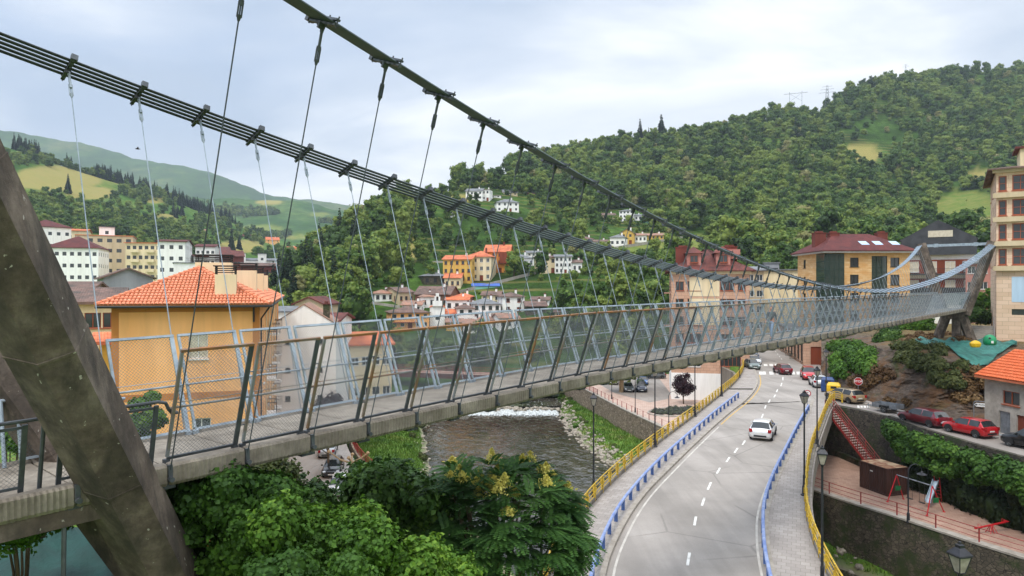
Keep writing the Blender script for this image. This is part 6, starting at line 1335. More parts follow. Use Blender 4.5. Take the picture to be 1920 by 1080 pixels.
# undergrowth bushes that break up the open slope
BU = []
for k in range(9000):
    if len(BU) > 2600: break
    v, u = rng.uniform(2, hh_-30), rng.uniform(0, ww_-2); a = [np.array([v]), np.array([u])]; x, y, z = [float(bil(A, *a)[0]) for A in (A_c.X, A_c.Y, A_c.Z)]; px = x/y*F+960; py = 540-(z-CZ)*F/y
    if y < 156 or y > 480 or px > 2000 or px < 480 or inell(px, py, CLEAR[10:], .8) or (inell(px, py, CLEAR[:10]) and rng.random() > .06): continue
    if noise3(np.array(x), np.array(y), .05, 4) < -.12: continue
    BU.append((x, y, z-.8, rng.uniform(.12, .38), k % 4))
scatter('hillside_shrubs', BU, src, kind='stuff')
# skyline trees
for px, sc, nm in ((1200, 1.5, 0), (1240, 1.75, 1), (1216, .9, 2)):
    p = right_hill.at(px, 258, .6); place_tree(p-Vector((0, 0, 1)), sc*1.35, CONIF[nm], TRKC, ['left of the two tall dark conifers on the hill skyline', 'right and tallest of the dark conifers on the hill skyline', 'small conifer between the two tall ones on the skyline'][nm], name='conifer_tree')
# left hill
LT = []
def lcluster(cx, cy, rx, ry, n, kind, s0, s1):
    for _ in range(n):
        a = rng.uniform(0, 6.28); r_ = math.sqrt(rng.uniform(0, 1)); px = cx+rx*r_*math.cos(a); py = cy+ry*r_*math.sin(a); p = left_hill.at(px, py)
        LT.append((p.x, p.y, p.z-.6, rng.uniform(s0, s1), kind, px, py))
for c in [(50, 268, 30, 10, 26), (120, 285, 16, 6, 3), (200, 325, 25, 10, 34), (235, 332, 18, 8, 18), (275, 338, 20, 7, 10), (300, 352, 16, 5, 6), (352, 378, 28, 12, 40), (385, 392, 22, 10, 24), (420, 398, 12, 7, 10), (436, 400, 6, 6, 5), (125, 358, 4, 6, 2), (330, 405, 14, 6, 6), (440, 470, 10, 8, 5), (610, 435, 14, 20, 0)]: lcluster(*c, 'c', .8, 1.5)
for c in [(60, 300, 80, 14, 90), (180, 315, 50, 10, 30), (280, 360, 60, 16, 90), (400, 420, 40, 14, 60), (160, 420, 110, 22, 230), (300, 440, 90, 24, 200), (60, 395, 60, 14, 60), (420, 450, 60, 16, 60), (500, 450, 30, 10, 40), (540, 480, 60, 12, 70), (100, 380, 80, 20, 40), (250, 390, 90, 25, 60), (340, 470, 70, 10, 70), (480, 430, 40, 10, 40)]: lcluster(*c, 'b', .45, 1.05)
cons = [p for p in LT if p[4] == 'c' and not inell(p[5], p[6], [(110, 335, 70, 16)])]; bro = [p for p in LT if p[4] == 'b' and not inell(p[5], p[6], [(110, 337, 80, 18), (170, 362, 45, 10), (450, 462, 40, 9), (512, 453, 16, 8)])]
for i, p in enumerate(cons): place_tree(p[:3], p[3], CONIF[i % 3], TRKC, 'dark conifer in a clump on the grassy left hillside', group='conifers on the left hillside', name='conifer_tree')
scatter('hillside_woods', [(p[0], p[1], p[2], p[3], i % 4) for i, p in enumerate(bro)], src, kind='stuff')
MT = []
hh2, ww2 = mid_hill.X.shape
for _ in range(2600):
    v, u = rng.uniform(30, hh2-22), rng.uniform(15, ww2-2); a = [np.array([v]), np.array([u])]; x, y, z = [float(bil(A, *a)[0]) for A in (mid_hill.X, mid_hill.Y, mid_hill.Z)]
    if noise3(np.array(x), np.array(y), .009, 2) > .05: MT.append((x, y, z-2, rng.uniform(1., 1.8), int(rng.integers(0, 4))))
scatter('far_woods', MT, src, kind='stuff')
# ------------------------------------------------------------------ near planting
def shrub(name, label, cat, px, py, Y, lumps, n, size, mat, seed, group=None, trunk=None, **k):
    """lumps in picture terms: (dx px, dy px, dY m, radius m)"""
    c = P(px, py, Y); g0 = gz(c.x, c.y); base = Vector((c.x, c.y, min(c.z-.4, g0))); t_ = T(name, label, cat, base, 0, group); L = []
    for dx, dy, dY, r in lumps: q = P(px+dx, py+dy, Y+dY)-base; L.append((tuple(q), r, r*.82))
    V, Fq = leaf_cloud(L, n, size, seed, **k); link('crown', mesh_np('crown', V, Fq, MATS[mat]), t_); mb = MB()
    for i, l in enumerate(L[:7]): mb.tube([(random.uniform(-.1, .1), random.uniform(-.1, .1), -.5), (l[0][0]*.5, l[0][1]*.5, l[0][2]*.55), l[0]], [.03, .022, .01], 5)
    mb.build('trunk', MATS['bark'], t_); return t_
rl_ = lambda n, rx, ry, rY, r0, r1, s: [(random.Random(s*99+i).uniform(-rx, rx), random.Random(s*77+i+5).uniform(-ry, ry), random.Random(s*55+i+9).uniform(-rY, rY), random.Random(s*33+i+3).uniform(r0, r1)) for i in range(n)]
shrub('ivy_bush', 'dense dark ivy bush at the foot of the concrete pylon', 'bush', 430, 990, 13.5, rl_(60, 95, 85, 1.3, .25, .5, 1), 36000, .095, 'leaf_ivy', 1, crad=.8, jit=.25, sprigs=700)
shrub('vine_bush', 'bright green vine thicket in front of the foreground trees', 'bush', 610, 1030, 12.5, rl_(55, 105, 60, 1.3, .2, .42, 2), 44000, .09, 'leaf_bright', 2, crad=.7, jit=.3, sprigs=900)
shrub('leafy_bush', 'light green bush hanging over the bottom edge of the picture', 'bush', 800, 1085, 12.5, rl_(26, 95, 40, 1.0, .2, .4, 3), 17000, .09, 'leaf_bright', 3, crad=.7, jit=.3, sprigs=500)
shrub('twiggy_shrub', 'olive brown twiggy shrub just under the bridge deck', 'shrub', 465, 905, 19, rl_(34, 95, 26, 1.8, .25, .6, 4), 15000, .11, 'leaf_olive', 4, crad=.5, jit=.35, sprigs=700)
shrub('leafy_bush', 'green bush below the second and third deck slabs', 'bush', 572, 955, 19, rl_(22, 52, 26, 1.5, .22, .5, 5), 12000, .11, 'leaf_dark', 5, crad=.6, jit=.3, sprigs=500)
shrub('leafy_bush', 'green shrub right under the deck edge beside the pylon', 'bush', 365, 915, 14.5, rl_(22, 50, 38, .9, .3, .5, 6), 7000, .08, 'leaf_bright', 6, crad=.8)
shrub('broadleaf_tree', 'dark green round topped tree left of the yellow flowering tree', 'tree', 738, 990, 21, rl_(62, 85, 82, 2.2, .35, .75, 7), 42000, .17, 'leaf_dark', 7, crad=.75, jit=.25, sprigs=900)
shrub('broadleaf_tree', 'dark bushy tree between the parked black car and the river', 'tree', 715, 915, 24, rl_(24, 45, 30, 1.5, .3, .6, 8), 14000, .17, 'leaf_dark', 8, crad=.75, jit=.25, sprigs=400)
shrub('vine_bush', 'low creeper leaves at the very bottom of the foreground thicket', 'bush', 560, 1090, 10.8, rl_(12, 110, 30, .6, .25, .45, 9), 7000, .075, 'leaf_ivy', 9, crad=.8)
shrub('ivy_bush', 'ivy covered slope filling the gap below the vines', 'bush', 640, 1180, 14, rl_(26, 260, 70, 2.0, .7, 1.1, 10), 16000, .1, 'leaf_ivy', 10, crad=.86)
shrub('leafy_bush', 'light green bush under the deck at the far left edge', 'bush', 45, 960, 11.5, rl_(14, 70, 28, .8, .3, .5, 11), 9000, .075, 'leaf_bright', 11, crad=.8)
shrub('leafy_bush', 'green creeper behind the low railing, left of the orange wall', 'bush', 268, 790, 17, rl_(16, 26, 45, .6, .12, .3, 12), 5000, .1, 'leaf_bright', 12, crad=.75)
shrub('leafy_bush', 'green bush behind the mesh at the far left edge', 'bush', 15, 800, 17, rl_(8, 30, 30, .8, .3, .5, 13), 4000, .09, 'leaf_bright', 13, crad=.8)
# green netting sheet on the slope at the lower left corner
m, t = newmat('green_net'); t.link(t.ramp(t.noise(t.new('ShaderNodeNewGeometry').outputs['Position'], 1.4, 5, .6), [(.3, '#082f2a'), (.7, '#0e483f')]), t.bsdf.inputs['Base Color']); t.bsdf.inputs['Roughness'].default_value = .7; t.bump(t.noise(t.new('ShaderNodeNewGeometry').outputs['Position'], 3, 4), .6, .1)
def sheetmesh(name, grid, mat, label, cat, th=.02):
    h = len(grid); w_ = len(grid[0]); mb = MB(); mb.add([p for r in grid for p in r], [(i*w_+j, i*w_+j+1, (i+1)*w_+j+1, (i+1)*w_+j) for i in range(h-1) for j in range(w_-1)]); o = mb.build(name, MATS[mat], smooth=True); sd_ = o.modifiers.new('thick', 'SOLIDIFY'); sd_.thickness = th; return setp(o, label, cat)
gr_ = []
for i in range(9):
    row = []
    for j in range(12):
        px = -90+j*28; py = 985+i*22; Yq = 14.6-i*.36+.15*math.sin(j*1.7+i); p = P(px, py+6*math.sin(j*.9), Yq); row.append(p)
    gr_.append(row)
sheetmesh('green_tarpaulin', gr_, 'green_net', 'dark green netting sheet on the slope under the deck, lower left corner', 'tarpaulin')
# tree of heaven with pinnate leaves and yellow flower heads
def frond(rng, L=.8, nl=11, w_=.19, droop=.45):
    V = []; Fq = []
    def pt(s): return np.array([L*s*(1-.12*s), 0, -droop*L*s*s])
    for i in range(nl):
        s = .18+.8*i/nl; p = pt(s); ll = w_*(1-.55*abs(s-.5)*1.2)*rng.uniform(.85, 1.1)
        for sg in (-1, 1):
            d = np.array([.35, sg, -.18]); d /= np.linalg.norm(d); t_ = np.array([1, 0, -droop*s]); b = len(V); V += [p, p+d*ll*.5+t_*.042, p+d*ll, p+d*ll*.5-t_*.042]; Fq.append([b, b+1, b+2, b+3])
    b = len(V); V += [pt(0), pt(.5)+[0, .008, 0], pt(1), pt(.5)-[0, .008, 0]]; Fq.append([b, b+1, b+2, b+3]); return np.array(V), np.array(Fq)
def heaven():
    rng = np.random.default_rng(5); c = P(935, 980, 20.5); base = Vector((c.x, c.y, gz(c.x, c.y)-.2)); t_ = T('flowering_tree', 'foreground tree with long feathery leaves and yellow flower heads', 'tree', base); V = []; Fq = []; nb = 0; tips = []
    cc = np.array(c-base)
    for i in range(170):
        d = rng.normal(size=3); d[2] = abs(d[2])*.95-.45; d /= np.linalg.norm(d); r_ = rng.uniform(.72, 1.03); p = cc+d*np.array([2.6, 2.2, 1.7])*r_; tips.append(p)
    for i, p in enumerate(tips):
        out = p-cc; out[2] *= .6; out /= np.linalg.norm(out); k = 10
        for j in range(k):
            v, f = frond(rng, rng.uniform(.62, .9)); a = 2*math.pi*j/k+rng.uniform(-.3, .3); d = np.array([math.cos(a), math.sin(a), rng.uniform(-.1, .55)])+out*.9; d /= np.linalg.norm(d); s = np.cross([0, 0, 1], d); s /= np.linalg.norm(s); u = np.cross(d, s); Rm = np.stack([d, s, u], 1); V.append(v@Rm.T+p); Fq.append(f+nb); nb += len(v)
    V = np.concatenate(V); Fq = np.concatenate(Fq); link('crown', mesh_np('crown', V, Fq, MATS['leaf_heaven']), t_)
    up_ = [p for p in tips if p[2] > cc[2]+.55]; fv = []; ff = []
    for p in up_[:30]:
        n = 260; q = rng.normal(size=(n, 3)); q[:, 2] = np.abs(q[:, 2]); hgt = rng.uniform(.22, .4); q[:, 2] = rng.uniform(0, 1, n); rr = .22*(1.05-q[:, 2]); pos = np.stack([q[:, 0]*rr*.6, q[:, 1]*rr*.6, q[:, 2]*hgt+.2], 1)+p; a = rng.normal(0, .022, (n, 3)); b = rng.normal(0, .022, (n, 3)); base_i = len(fv)*4 if False else sum(len(x) for x in fv)
        fv.append(np.stack([pos-a, pos-b, pos+a, pos+b], 1).reshape(-1, 3)); ff.append(np.arange(4*n).reshape(n, 4)+base_i)
    link('flower_heads', mesh_np('flower_heads', np.concatenate(fv), np.concatenate(ff), MATS['flower_yellow']), t_, kind='stuff')
    mb = MB(); b0 = np.array([0, 0, -.6]); fork = cc*[.6, .6, .35]
    mb.tube([b0, fork], [.16, .12], 7)
    for i in range(0, 170, 4): p = tips[i]; m_ = (fork*1.2+p)/2.2+[0, 0, -.4]; mb.tube([fork, m_, p], [.075, .045, .012], 5)
    mb.build('trunk', MATS['bark'], t_)
leafmat('leaf_heaven', (.03, .085, .02), (.085, .19, .04), (.19, .32, .06), big=.6, rnd=0, trans=.3); leafmat('flower_yellow', (.55, .5, .1), (.78, .7, .2), (.85, .78, .3), big=1, rnd=0)
heaven()
# ivy over the wall under the side street
def ivywall():
    line = resample([Vector((x, y, 0)) for x, y in [(36.2, 65.5), (36.1, 60), (36.8, 54), (37.9, 48), (40.4, 38)]], .9); rr = random.Random(4); L = []; D = []
    for i, p in enumerate(line):
        k = min(1, i/5); 
        for q in range(4):
            r_ = rr.uniform(.55, 1.0)*(.6+.4*k); L.append(((p.x-rr.uniform(.2, 1.0)*k-.3, p.y+rr.uniform(-.4, .4), rr.uniform(-2.4, -.5)*(.5+.5*k)), r_*.85, r_*.75))
        if i > 3: D.append(((p.x-.25, p.y, rr.uniform(-4.6, -2)), .9, 1.6)); D.append(((p.x-.2, p.y, -4.2), .7, 1.5))
    t_ = T('ivy_hedge', 'thick leafy ivy hedge hanging from the side street down to the playground', 'hedge', (36.5, 54, -5.3)); V, Fq = leaf_cloud([((a[0]-36.5, a[1]-54, a[2]+5.3), b, c) for a, b, c in L], 42000, .26, 3, crad=.86); link('ivy_leaves', mesh_np('ivy_leaves', V, Fq, MATS['leaf_ivy']), t_)
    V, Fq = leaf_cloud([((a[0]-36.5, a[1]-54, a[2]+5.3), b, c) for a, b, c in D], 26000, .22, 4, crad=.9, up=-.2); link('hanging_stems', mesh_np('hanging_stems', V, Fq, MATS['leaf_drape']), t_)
ivywall()
# rock embankment beside the side street
rock = Hill([
    [(1540, 722, 88), (1600, 747, 77.3), (1640, 758, 73.4), (1700, 771, 69.3), (1760, 786, 65), (1800, 795, 62.7), (1850, 804, 60.6), (1920, 815, 58.2), (2120, 850, 52)],
    [(1540, 700, 90), (1600, 706, 80), (1640, 706, 76), (1700, 720, 71.3), (1760, 738, 67.5), (1800, 748, 66), (1850, 742, 67), (1920, 745, 67), (2120, 760, 62)],
    [(1540, 672, 92), (1600, 662, 85), (1640, 648, 80), (1700, 645, 75), (1760, 662, 70), (1800, 673, 69), (1850, 690, 68), (1920, 678, 71), (2120, 680, 72)],
    [(1540, 640, 100), (1600, 635, 94), (1700, 627, 86), (1800, 628, 85), (1920, 627, 84), (2120, 630, 84)],
    [(1540, 612, 112), (1600, 611, 108), (1700, 606, 112), (1800, 606, 112), (1920, 606, 112), (2120, 606, 112)]], np.arange(1540, 2120, 3.), 150, .006, 2)
rng2 = np.random.default_rng(3); hR = rock.X.shape[0]
for i in range(3, hR):
    w_ = 1.0*math.exp(-((i-52)/36.)**2); n_ = noise3(rock.X[i]*1.0, rock.Z[i]*1.0+rock.Y[i], 1.1, 4)*w_+noise3(rock.X[i], rock.Z[i]*1.3, 3.1, 6)*w_*.5+noise3(rock.X[i], rock.Z[i]*1.2+rock.Y[i], 7.3, 7)*w_*.16; rock.Y[i] += n_; rock.X[i] += n_*.3; rock.Z[i] += noise3(rock.X[i], rock.Y[i], 2.3, 8)*.12
m, t = newmat('rock_face'); v = t.new('ShaderNodeNewGeometry').outputs['Position']; t.bsdf.inputs['Roughness'].default_value = .95
mz = t.new('ShaderNodeMapping'); mz.inputs['Rotation'].default_value = (.5, .9, 0); mz.inputs['Scale'].default_value = (1, 1, 3.5); t.link(v, mz.inputs[0])
c = t.ramp(t.noise(mz.outputs[0], 1.1, 8, .72), [(.3, '#27231f'), (.45, '#52453a'), (.6, '#6e5f52'), (.75, '#8a8078')])
c = t.mix(t.ramp(t.noise(v, .33, 7, .72), [(.48, 0.0), (.58, .85)]), c, t.mix(t.noise(v, 3, 4), '#5c3a22', '#7d5a34')); c = t.mix(t.ramp(t.noise(v, .28, 6, .75, .4), [(.55, 0.0), (.66, .9)]), c, '#3d4a1d')
sp = t.new('ShaderNodeSeparateXYZ'); t.link(v, sp.inputs[0]); mr = t.new('ShaderNodeMapRange'); t.link(sp.outputs[2], mr.inputs[0]); mr.inputs[1].default_value = 5.5; mr.inputs[2].default_value = 6.6
c = t.mix(mr.outputs[0], c, t.mix(t.noise(v, .8, 6, .7), '#5d5a2a', '#86693a')); t.link(c, t.bsdf.inputs['Base Color']); t.bump(t.noise(mz.outputs[0], 3, 8, .75), 1.0, .25)
rock.PY = 540-(rock.Z-CZ)*F/rock.Y; rock.build('rock_embankment', m)
def rocky(px, py, dz=0): p = rock.at(px, py); return p+Vector((0, -.25, dz))
def onrock(name, label, cat, boxpx, n, r0, r1, nl, size, mat, seed, **k):
    rr = random.Random(seed); L = []; x0, x1, y0, y1 = boxpx
    for i in range(n): p = rocky(rr.uniform(x0, x1), rr.uniform(y0, y1)); r_ = rr.uniform(r0, r1); L.append((tuple(p), r_, r_*.8))
    c = sum((Vector(l[0]) for l in L), Vector())/n; L = [(tuple(Vector(l[0])-c), l[1], l[2]) for l in L]; V, Fq = leaf_cloud(L, nl, size, seed, **k); o = link(name, mesh_np(name, V, Fq, MATS[mat])); o.location = c; return setp(o, label, cat)
onrock('ivy_bush', 'big bright green ivy bush at the left corner of the rock face', 'bush', (1562, 1632, 648, 700), 34, .8, 1.4, 17000, .3, 'leaf_bright', 21, crad=.85)
onrock('round_shrub', 'dark round shrub growing on top of the rock left of the far pylon', 'shrub', (1650, 1672, 618, 640), 9, 1.0, 1.5, 7000, .26, 'leaf_dark', 22, crad=.8)
onrock('creeper', 'olive creeper hanging over the upper edge of the rock face', 'creeper', (1680, 1760, 645, 690), 26, .5, .95, 9000, .24, 'leaf_olive', 23, crad=.8)
onrock('creeper', 'green creeper in the middle of the rock face under the teal tarp', 'creeper', (1745, 1800, 680, 725), 16, .4, .8, 6000, .24, 'leaf_olive', 24, crad=.75)
onrock('dry_bracken', 'rusty brown bracken at the left foot of the rock face', 'bracken', (1592, 1680, 690, 725), 26, .4, .8, 8000, .22, 'leaf_dry', 25, crad=.6, jit=.3)
onrock('dry_bracken', 'brown bracken strip on the right part of the rock above the cars', 'bracken', (1790, 1842, 690, 760), 22, .35, .7, 6000, .22, 'leaf_dry', 26, crad=.6, jit=.3)
onrock('dry_grass', 'tall straw coloured grass in front of the far pylon feet', 'grass', (1690, 1850, 626, 642), 26, .4, .7, 8000, .25, 'leaf_dry', 27, crad=.4, jit=.4)
onrock('dry_grass', 'straw grass tuft at the kerb beside the small trailer', 'grass', (1655, 1700, 745, 775), 10, .25, .45, 2500, .2, 'leaf_dry', 28, crad=.4, jit=.4)
for px, py, Y, r_, n_, lb, mt in [(1715, 612, 100, 2.6, 9000, 'green bush behind the left foot of the far pylon', 'leaf_bright'), (1838, 585, 92, 1.8, 6000, 'green climber between the far pylon and the steps', 'leaf_dark'), (1845, 560, 96, 1.5, 5000, 'green bush above the steps behind the far pylon', 'leaf_bright'), (1600, 636, 101, 1.8, 5000, 'small bush under the deck beside the sandstone block', 'leaf_dark')]:
    shrub('leafy_bush', lb, 'bush', px, py, Y, rl_(9, 22, 14, 1.5, r_*.4, r_*.7, px), n_, .3, mt, px)
# teal tarpaulin lying over the top of the rock
M('teal_sheet', '#14564f', '#357c72', 1.2, .6, .5, 3)
gr_ = []
for i in range(7):
    f = i/6; row = []
    for j in range(22):
        g_ = j/21; px = 1715+g_*190; top = 636+6*g_+ (4 if j % 3 == 0 else 0); bot = 648+(44*math.exp(-((g_-.62)/.22)**2)) ; p = rock.at(px, top+(bot-top)*f); row.append(p+Vector((0, -.15, .22+.13*math.sin(j*1.9+i*1.2)+.08*math.sin(i*2.3+j))))
    gr_.append(row)
sheetmesh('teal_tarpaulin', gr_, 'teal_sheet', 'teal tarpaulin draped over the top edge of the rock face', 'tarpaulin')
# plum trees, lavender, pollarded tree, plane trunk
def plum(px, py, z, H, r_, lb):
    g = G(px, py, z); t_ = T('plum_tree', lb, 'tree', g, group='purple leaved plum trees'); L = lumps_for(H*.78, r_, 10, int(px), z0=H*.25); V, Fq = leaf_cloud(L, 4200, .2, int(px), crad=.6, jit=.3); link('crown', mesh_np('crown', V, Fq, MATS['leaf_plum']), t_); link('trunk', trunkmesh(H*.6, .09, int(px)), t_)
plum(1282, 757, LOW+.17, 4.9, 1.75, 'purple leaved plum tree in the lavender bed before the white basement wall')
g = Vector((-17.9, 66.5, LOW+.25)); t_ = T('plum_tree', 'purple leaved tree overhanging the silver saloon by the quay', 'tree', g, group='purple leaved plum trees'); L = lumps_for(3.4, 1.7, 9, 77, z0=4.2); V, Fq = leaf_cloud(L, 4200, .2, 9, crad=.6, jit=.3); link('crown', mesh_np('crown', V, Fq, MATS['leaf_plum']), t_); link('trunk', trunkmesh(5.4, .12, 12), t_)
g = Vector((-14.6, 62.0, LOW+.25)); mb = MB(); mb.tube([(0, 0, 0), (.05, 0, 1.3), (0, 0, 2.4)], [.17, .14, .15], 8)
for a, L_ in ((3.3, 2.0), (.2, 1.5), (1.6, 1.0), (4.6, .9)): e = (math.cos(a)*L_, math.sin(a)*L_*.6, 2.4+.55*L_*.8); mb.tube([(0, 0, 2.2), (e[0]*.5, e[1]*.5, 2.55), e], [.11, .08, .07], 6); mb.lathe([(.05, -.15), (.16, -.05), (.17, .06), (.06, .17)], 7, c=e)
o = mb.build('pollarded_tree', MATS['bark_pale']); o.location = g; setp(o, 'leafless pollarded tree with knobbly branch ends on the quay', 'tree')
g = G(1165, 735, LOW+.17); place_tree(g, 1.0, CROWNS[0], trunkmesh(8, .38, 51, 'bark_pale'), 'plane tree whose trunk shows under the deck beside the parked cars', name='plane_tree')
L = []; rr = random.Random(8)
for i in range(46): a = rr.uniform(0, 6.28); q = math.sqrt(rr.random()); L.append(((math.cos(a)*q*4.4, math.sin(a)*q*2.6, .15), rr.uniform(.35, .6), .38))
g = G(1272, 772, LOW+.2); V, Fq = leaf_cloud(L, 12000, .14, 8, crad=.8, up=1); o = link('lavender_bed', mesh_np('lavender_bed', V, Fq, MATS['leaf_lavender'])); o.location = g; o.rotation_euler = (0, 0, .5); setp(o, 'bed of grey purple lavender around the purple plum tree', 'flower bed')
mb = MB(); mb.tube([g+Vector((math.cos(a)*5.0*math.cos(.5)-math.sin(a)*3.2*math.sin(.5), math.cos(a)*5.0*math.sin(.5)+math.sin(a)*3.2*math.cos(.5), .0)) for a in [2*math.pi*k/40 for k in range(41)]], .17, 6); setp(mb.build('bed_edging', MATS['kerb_stone']), 'curved stone edging of the lavender bed', 'kerb edging')
# river banks: bushes, rocks, grass
def bankbush(x, y, r_, mt, lb, grp): 
    z = gz(x, y); L = lumps_for(r_*1.3, r_, 5, int(x*31+y)); V, Fq = leaf_cloud(L, int(1500*r_), .2, int(y*7+x), crad=.8); o = link('bank_bush', mesh_np('bank_bush', V, Fq, MATS[mt])); o.location = (x, y, z-.2); setp(o, lb, 'bush', grp)
rr = random.Random(12)
edge = lambda L, d: offset([Vector((a, b, 0)) for a, b in L], d)
Rb = edge([p for p in RIV if 48 < p[1] < 140], 11.6); Lb = edge([p for p in RIV if 48 < p[1] < 140], -11.6)
if Rb[0].x < Lb[0].x: Rb, Lb = Lb, Rb
for i in range(26): p = rr.choice(Rb); bankbush(p.x+rr.uniform(-.2, 3.0), p.y+rr.uniform(-2, 2), rr.uniform(.3, .75), rr.choice(['leaf_bright', 'leaf_olive', 'leaf_bright']), 'low green bush between the stones of the right river bank', 'bushes on the right river bank')
for i in range(24): p = rr.choice([q for q in Lb if q.y > 66]); bankbush(p.x-rr.uniform(-.2, 2.5), p.y+rr.uniform(-2, 2), rr.uniform(.4, 1.0), rr.choice(['leaf_bright', 'leaf_olive']), 'low green bush on the left river bank', 'bushes on the left river bank')
M('river_stone', '#6f675b', '#a1988a', 1.5, .9, .4, 8, c3='#857c70')
def stones(pts, name, kind_label, size):
    rng = np.random.default_rng(4); V = []; Fq = []; nb = 0
    for (x, y, z, s) in pts:
        nu, nv = 7, 4; d = rng.uniform(.6, 1.1, 3)*s; a = rng.uniform(0, 6.28); vs = []
        for j in range(nv+1):
            th = math.pi*j/nv
            for i in range(nu): ph = 2*math.pi*i/nu; k = rng.uniform(.8, 1.15); X_ = d[0]*k*math.sin(th)*math.cos(ph); Y_ = d[1]*k*math.sin(th)*math.sin(ph); vs.append((x+X_*math.cos(a)-Y_*math.sin(a), y+X_*math.sin(a)+Y_*math.cos(a), z+d[2]*.6*k*math.cos(th)))
        V += vs; Fq += [(nb+j*nu+i, nb+(j+1)*nu+i, nb+(j+1)*nu+(i+1) % nu, nb+j*nu+(i+1) % nu) for j in range(nv) for i in range(nu)]; nb += len(vs)
    return link(name, mesh_np(name, np.array(V), np.array(Fq), MATS['river_stone']), kind='stuff')
pts = []
for i in range(900): p = rr.choice(Rb); x, y = p.x+rr.gauss(.6, .9), p.y+rr.uniform(-1.5, 1.5); pts.append((x, y, max(WATER-.1, gz(x, y)), rr.uniform(.12, .5)))
for i in range(160): p = rr.choice(Lb); x, y = p.x+rr.gauss(-.3, .6), p.y+rr.uniform(-1.5, 1.5); pts.append((x, y, max(WATER-.1, gz(x, y)), rr.uniform(.1, .42)))
wl_ = [Vector((-14.2+22.6*k/60, 125.3+.8*math.sin(k*.4), 0)) for k in range(61)]
for i in range(420): p = rr.choice(wl_); pts.append((p.x, p.y+rr.gauss(.3, .5), WATER+.5+rr.uniform(-.2, .25), rr.uniform(.15, .5)))
stones(pts, 'river_stones', '', 1)
# weir and its foam
mb = MB(); vs = []
for p in wl_: vs += [(p.x, p.y+.6, WATER+.72), (p.x, p.y-.3, WATER+.55), (p.x, p.y-2.2, WATER-.3), (p.x, p.y+1.2, WATER-.6)]
mb.add(vs, [g_ for i in range(60) for g_ in ((4*i, 4*i+1, 4*i+5, 4*i+4), (4*i+1, 4*i+2, 4*i+6, 4*i+5))]); setp(mb.build('weir', MATS['wall_dark']), 'low stone weir across the river with white water below', 'weir')
m, t = newmat('foam'); t.bsdf.inputs['Roughness'].default_value = .7; v = t.new('ShaderNodeNewGeometry').outputs['Position']; mz = t.new('ShaderNodeMapping'); mz.inputs['Scale'].default_value = (1, .35, 1); t.link(v, mz.inputs[0])
n_ = t.noise(mz.outputs[0], 3, 6, .7); t.link(t.ramp(n_, [(.3, '#70736e'), (.6, '#c3c7c6')]), t.bsdf.inputs['Base Color']); sp = t.new('ShaderNodeSeparateXYZ'); t.link(v, sp.inputs[0]); mr = t.new('ShaderNodeMapRange'); t.link(sp.outputs[1], mr.inputs[0]); mr.inputs[1].default_value = 119.5; mr.inputs[2].default_value = 124; mr.inputs[3].default_value = -.3; mr.inputs[4].default_value = .3
ad = t.new('ShaderNodeMath', operation='ADD'); t.link(n_, ad.inputs[0]); t.link(mr.outputs[0], ad.inputs[1]); t.link(t.ramp(ad.outputs[0], [(.5, 0.0), (.62, 1.0)]), t.bsdf.inputs['Alpha']); t.bump(n_, .8, .2)
mb = MB(); vs = []
for p in wl_: vs += [(p.x, p.y-.35, WATER+.57), (p.x, p.y-1.6, WATER+.12), (p.x, p.y-2.6, WATER+.03), (p.x, p.y-6.5, WATER+.02)]
mb.add(vs, [(4*i+k, 4*i+k+1, 4*i+k+5, 4*i+k+4) for i in range(60) for k in range(3)]); mb.build('white_water', m, kind='stuff')
for k, (px, py, r_, n_, mt) in enumerate([(1640, 975, .8, 3500, 'leaf_olive'), (1760, 1030, .9, 4000, 'leaf_ivy'), (1860, 1060, .8, 4500, 'leaf_olive'), (1580, 960, .6, 2500, 'leaf_olive'), (1700, 1000, .5, 1800, 'leaf_dry')]):
    u_ = (px-960)/F; Yw = 58.2/(u_+.5); p = P(px, py, Yw-.15); L = [(tuple(p+Vector((random.uniform(-1.6, 1.6)*r_, 0, 0))+Vector((0, 0, random.uniform(-1.2, .9)*r_))), random.uniform(.25, .5), .4) for _ in range(12)]; c = p; L = [(tuple(Vector(a)-c), b, d_) for a, b, d_ in L]; V, Fq = leaf_cloud(L, n_, .16, k+60, crad=.3, jit=.4); o = link('creeper', mesh_np('creeper', V, Fq, MATS[mt])); o.location = c; setp(o, ['creeper patch on the playground wall below the red fence posts near the container', 'green creeper on the playground wall behind the big lantern', 'olive creeper at the right end of the playground wall', 'creeper at the left end of the playground wall beside the walkway', 'brown dry creeper in the middle of the playground wall'][k], 'creeper')
# grass blades on the banks and the near slopes
def blades(region, n, h, name, mat='grass_blades', seed=2):
    rng = np.random.default_rng(seed); x0, x1, y0, y1 = region; x = rng.uniform(x0, x1, n); y = rng.uniform(y0, y1, n); z = ground_z(x, y); ok = inside(x, y, CHAN) & (z > -10.0); x, y, z = x[ok], y[ok], z[ok]; m_ = len(x); a = rng.uniform(0, 6.28, m_); hh = h*rng.uniform(.5, 1.3, m_); w_ = .05
    c, s = np.cos(a)*w_, np.sin(a)*w_; lx, ly = rng.normal(0, .1, m_), rng.normal(0, .1, m_); V = np.stack([np.stack([x-c, y-s, z-.05], 1), np.stack([x+c, y+s, z-.05], 1), np.stack([x+c*.3+lx, y+s*.3+ly, z+hh], 1), np.stack([x-c*.3+lx, y-s*.3+ly, z+hh], 1)], 1).reshape(-1, 3)
    link(name, mesh_np(name, V, np.arange(4*m_).reshape(m_, 4), MATS[mat]), kind='stuff')
blades((6, 40, 42, 140), 90000, .3, 'bank_grass'); blades((-32, -8, 58, 140), 70000, .3, 'bank_grass', seed=3)
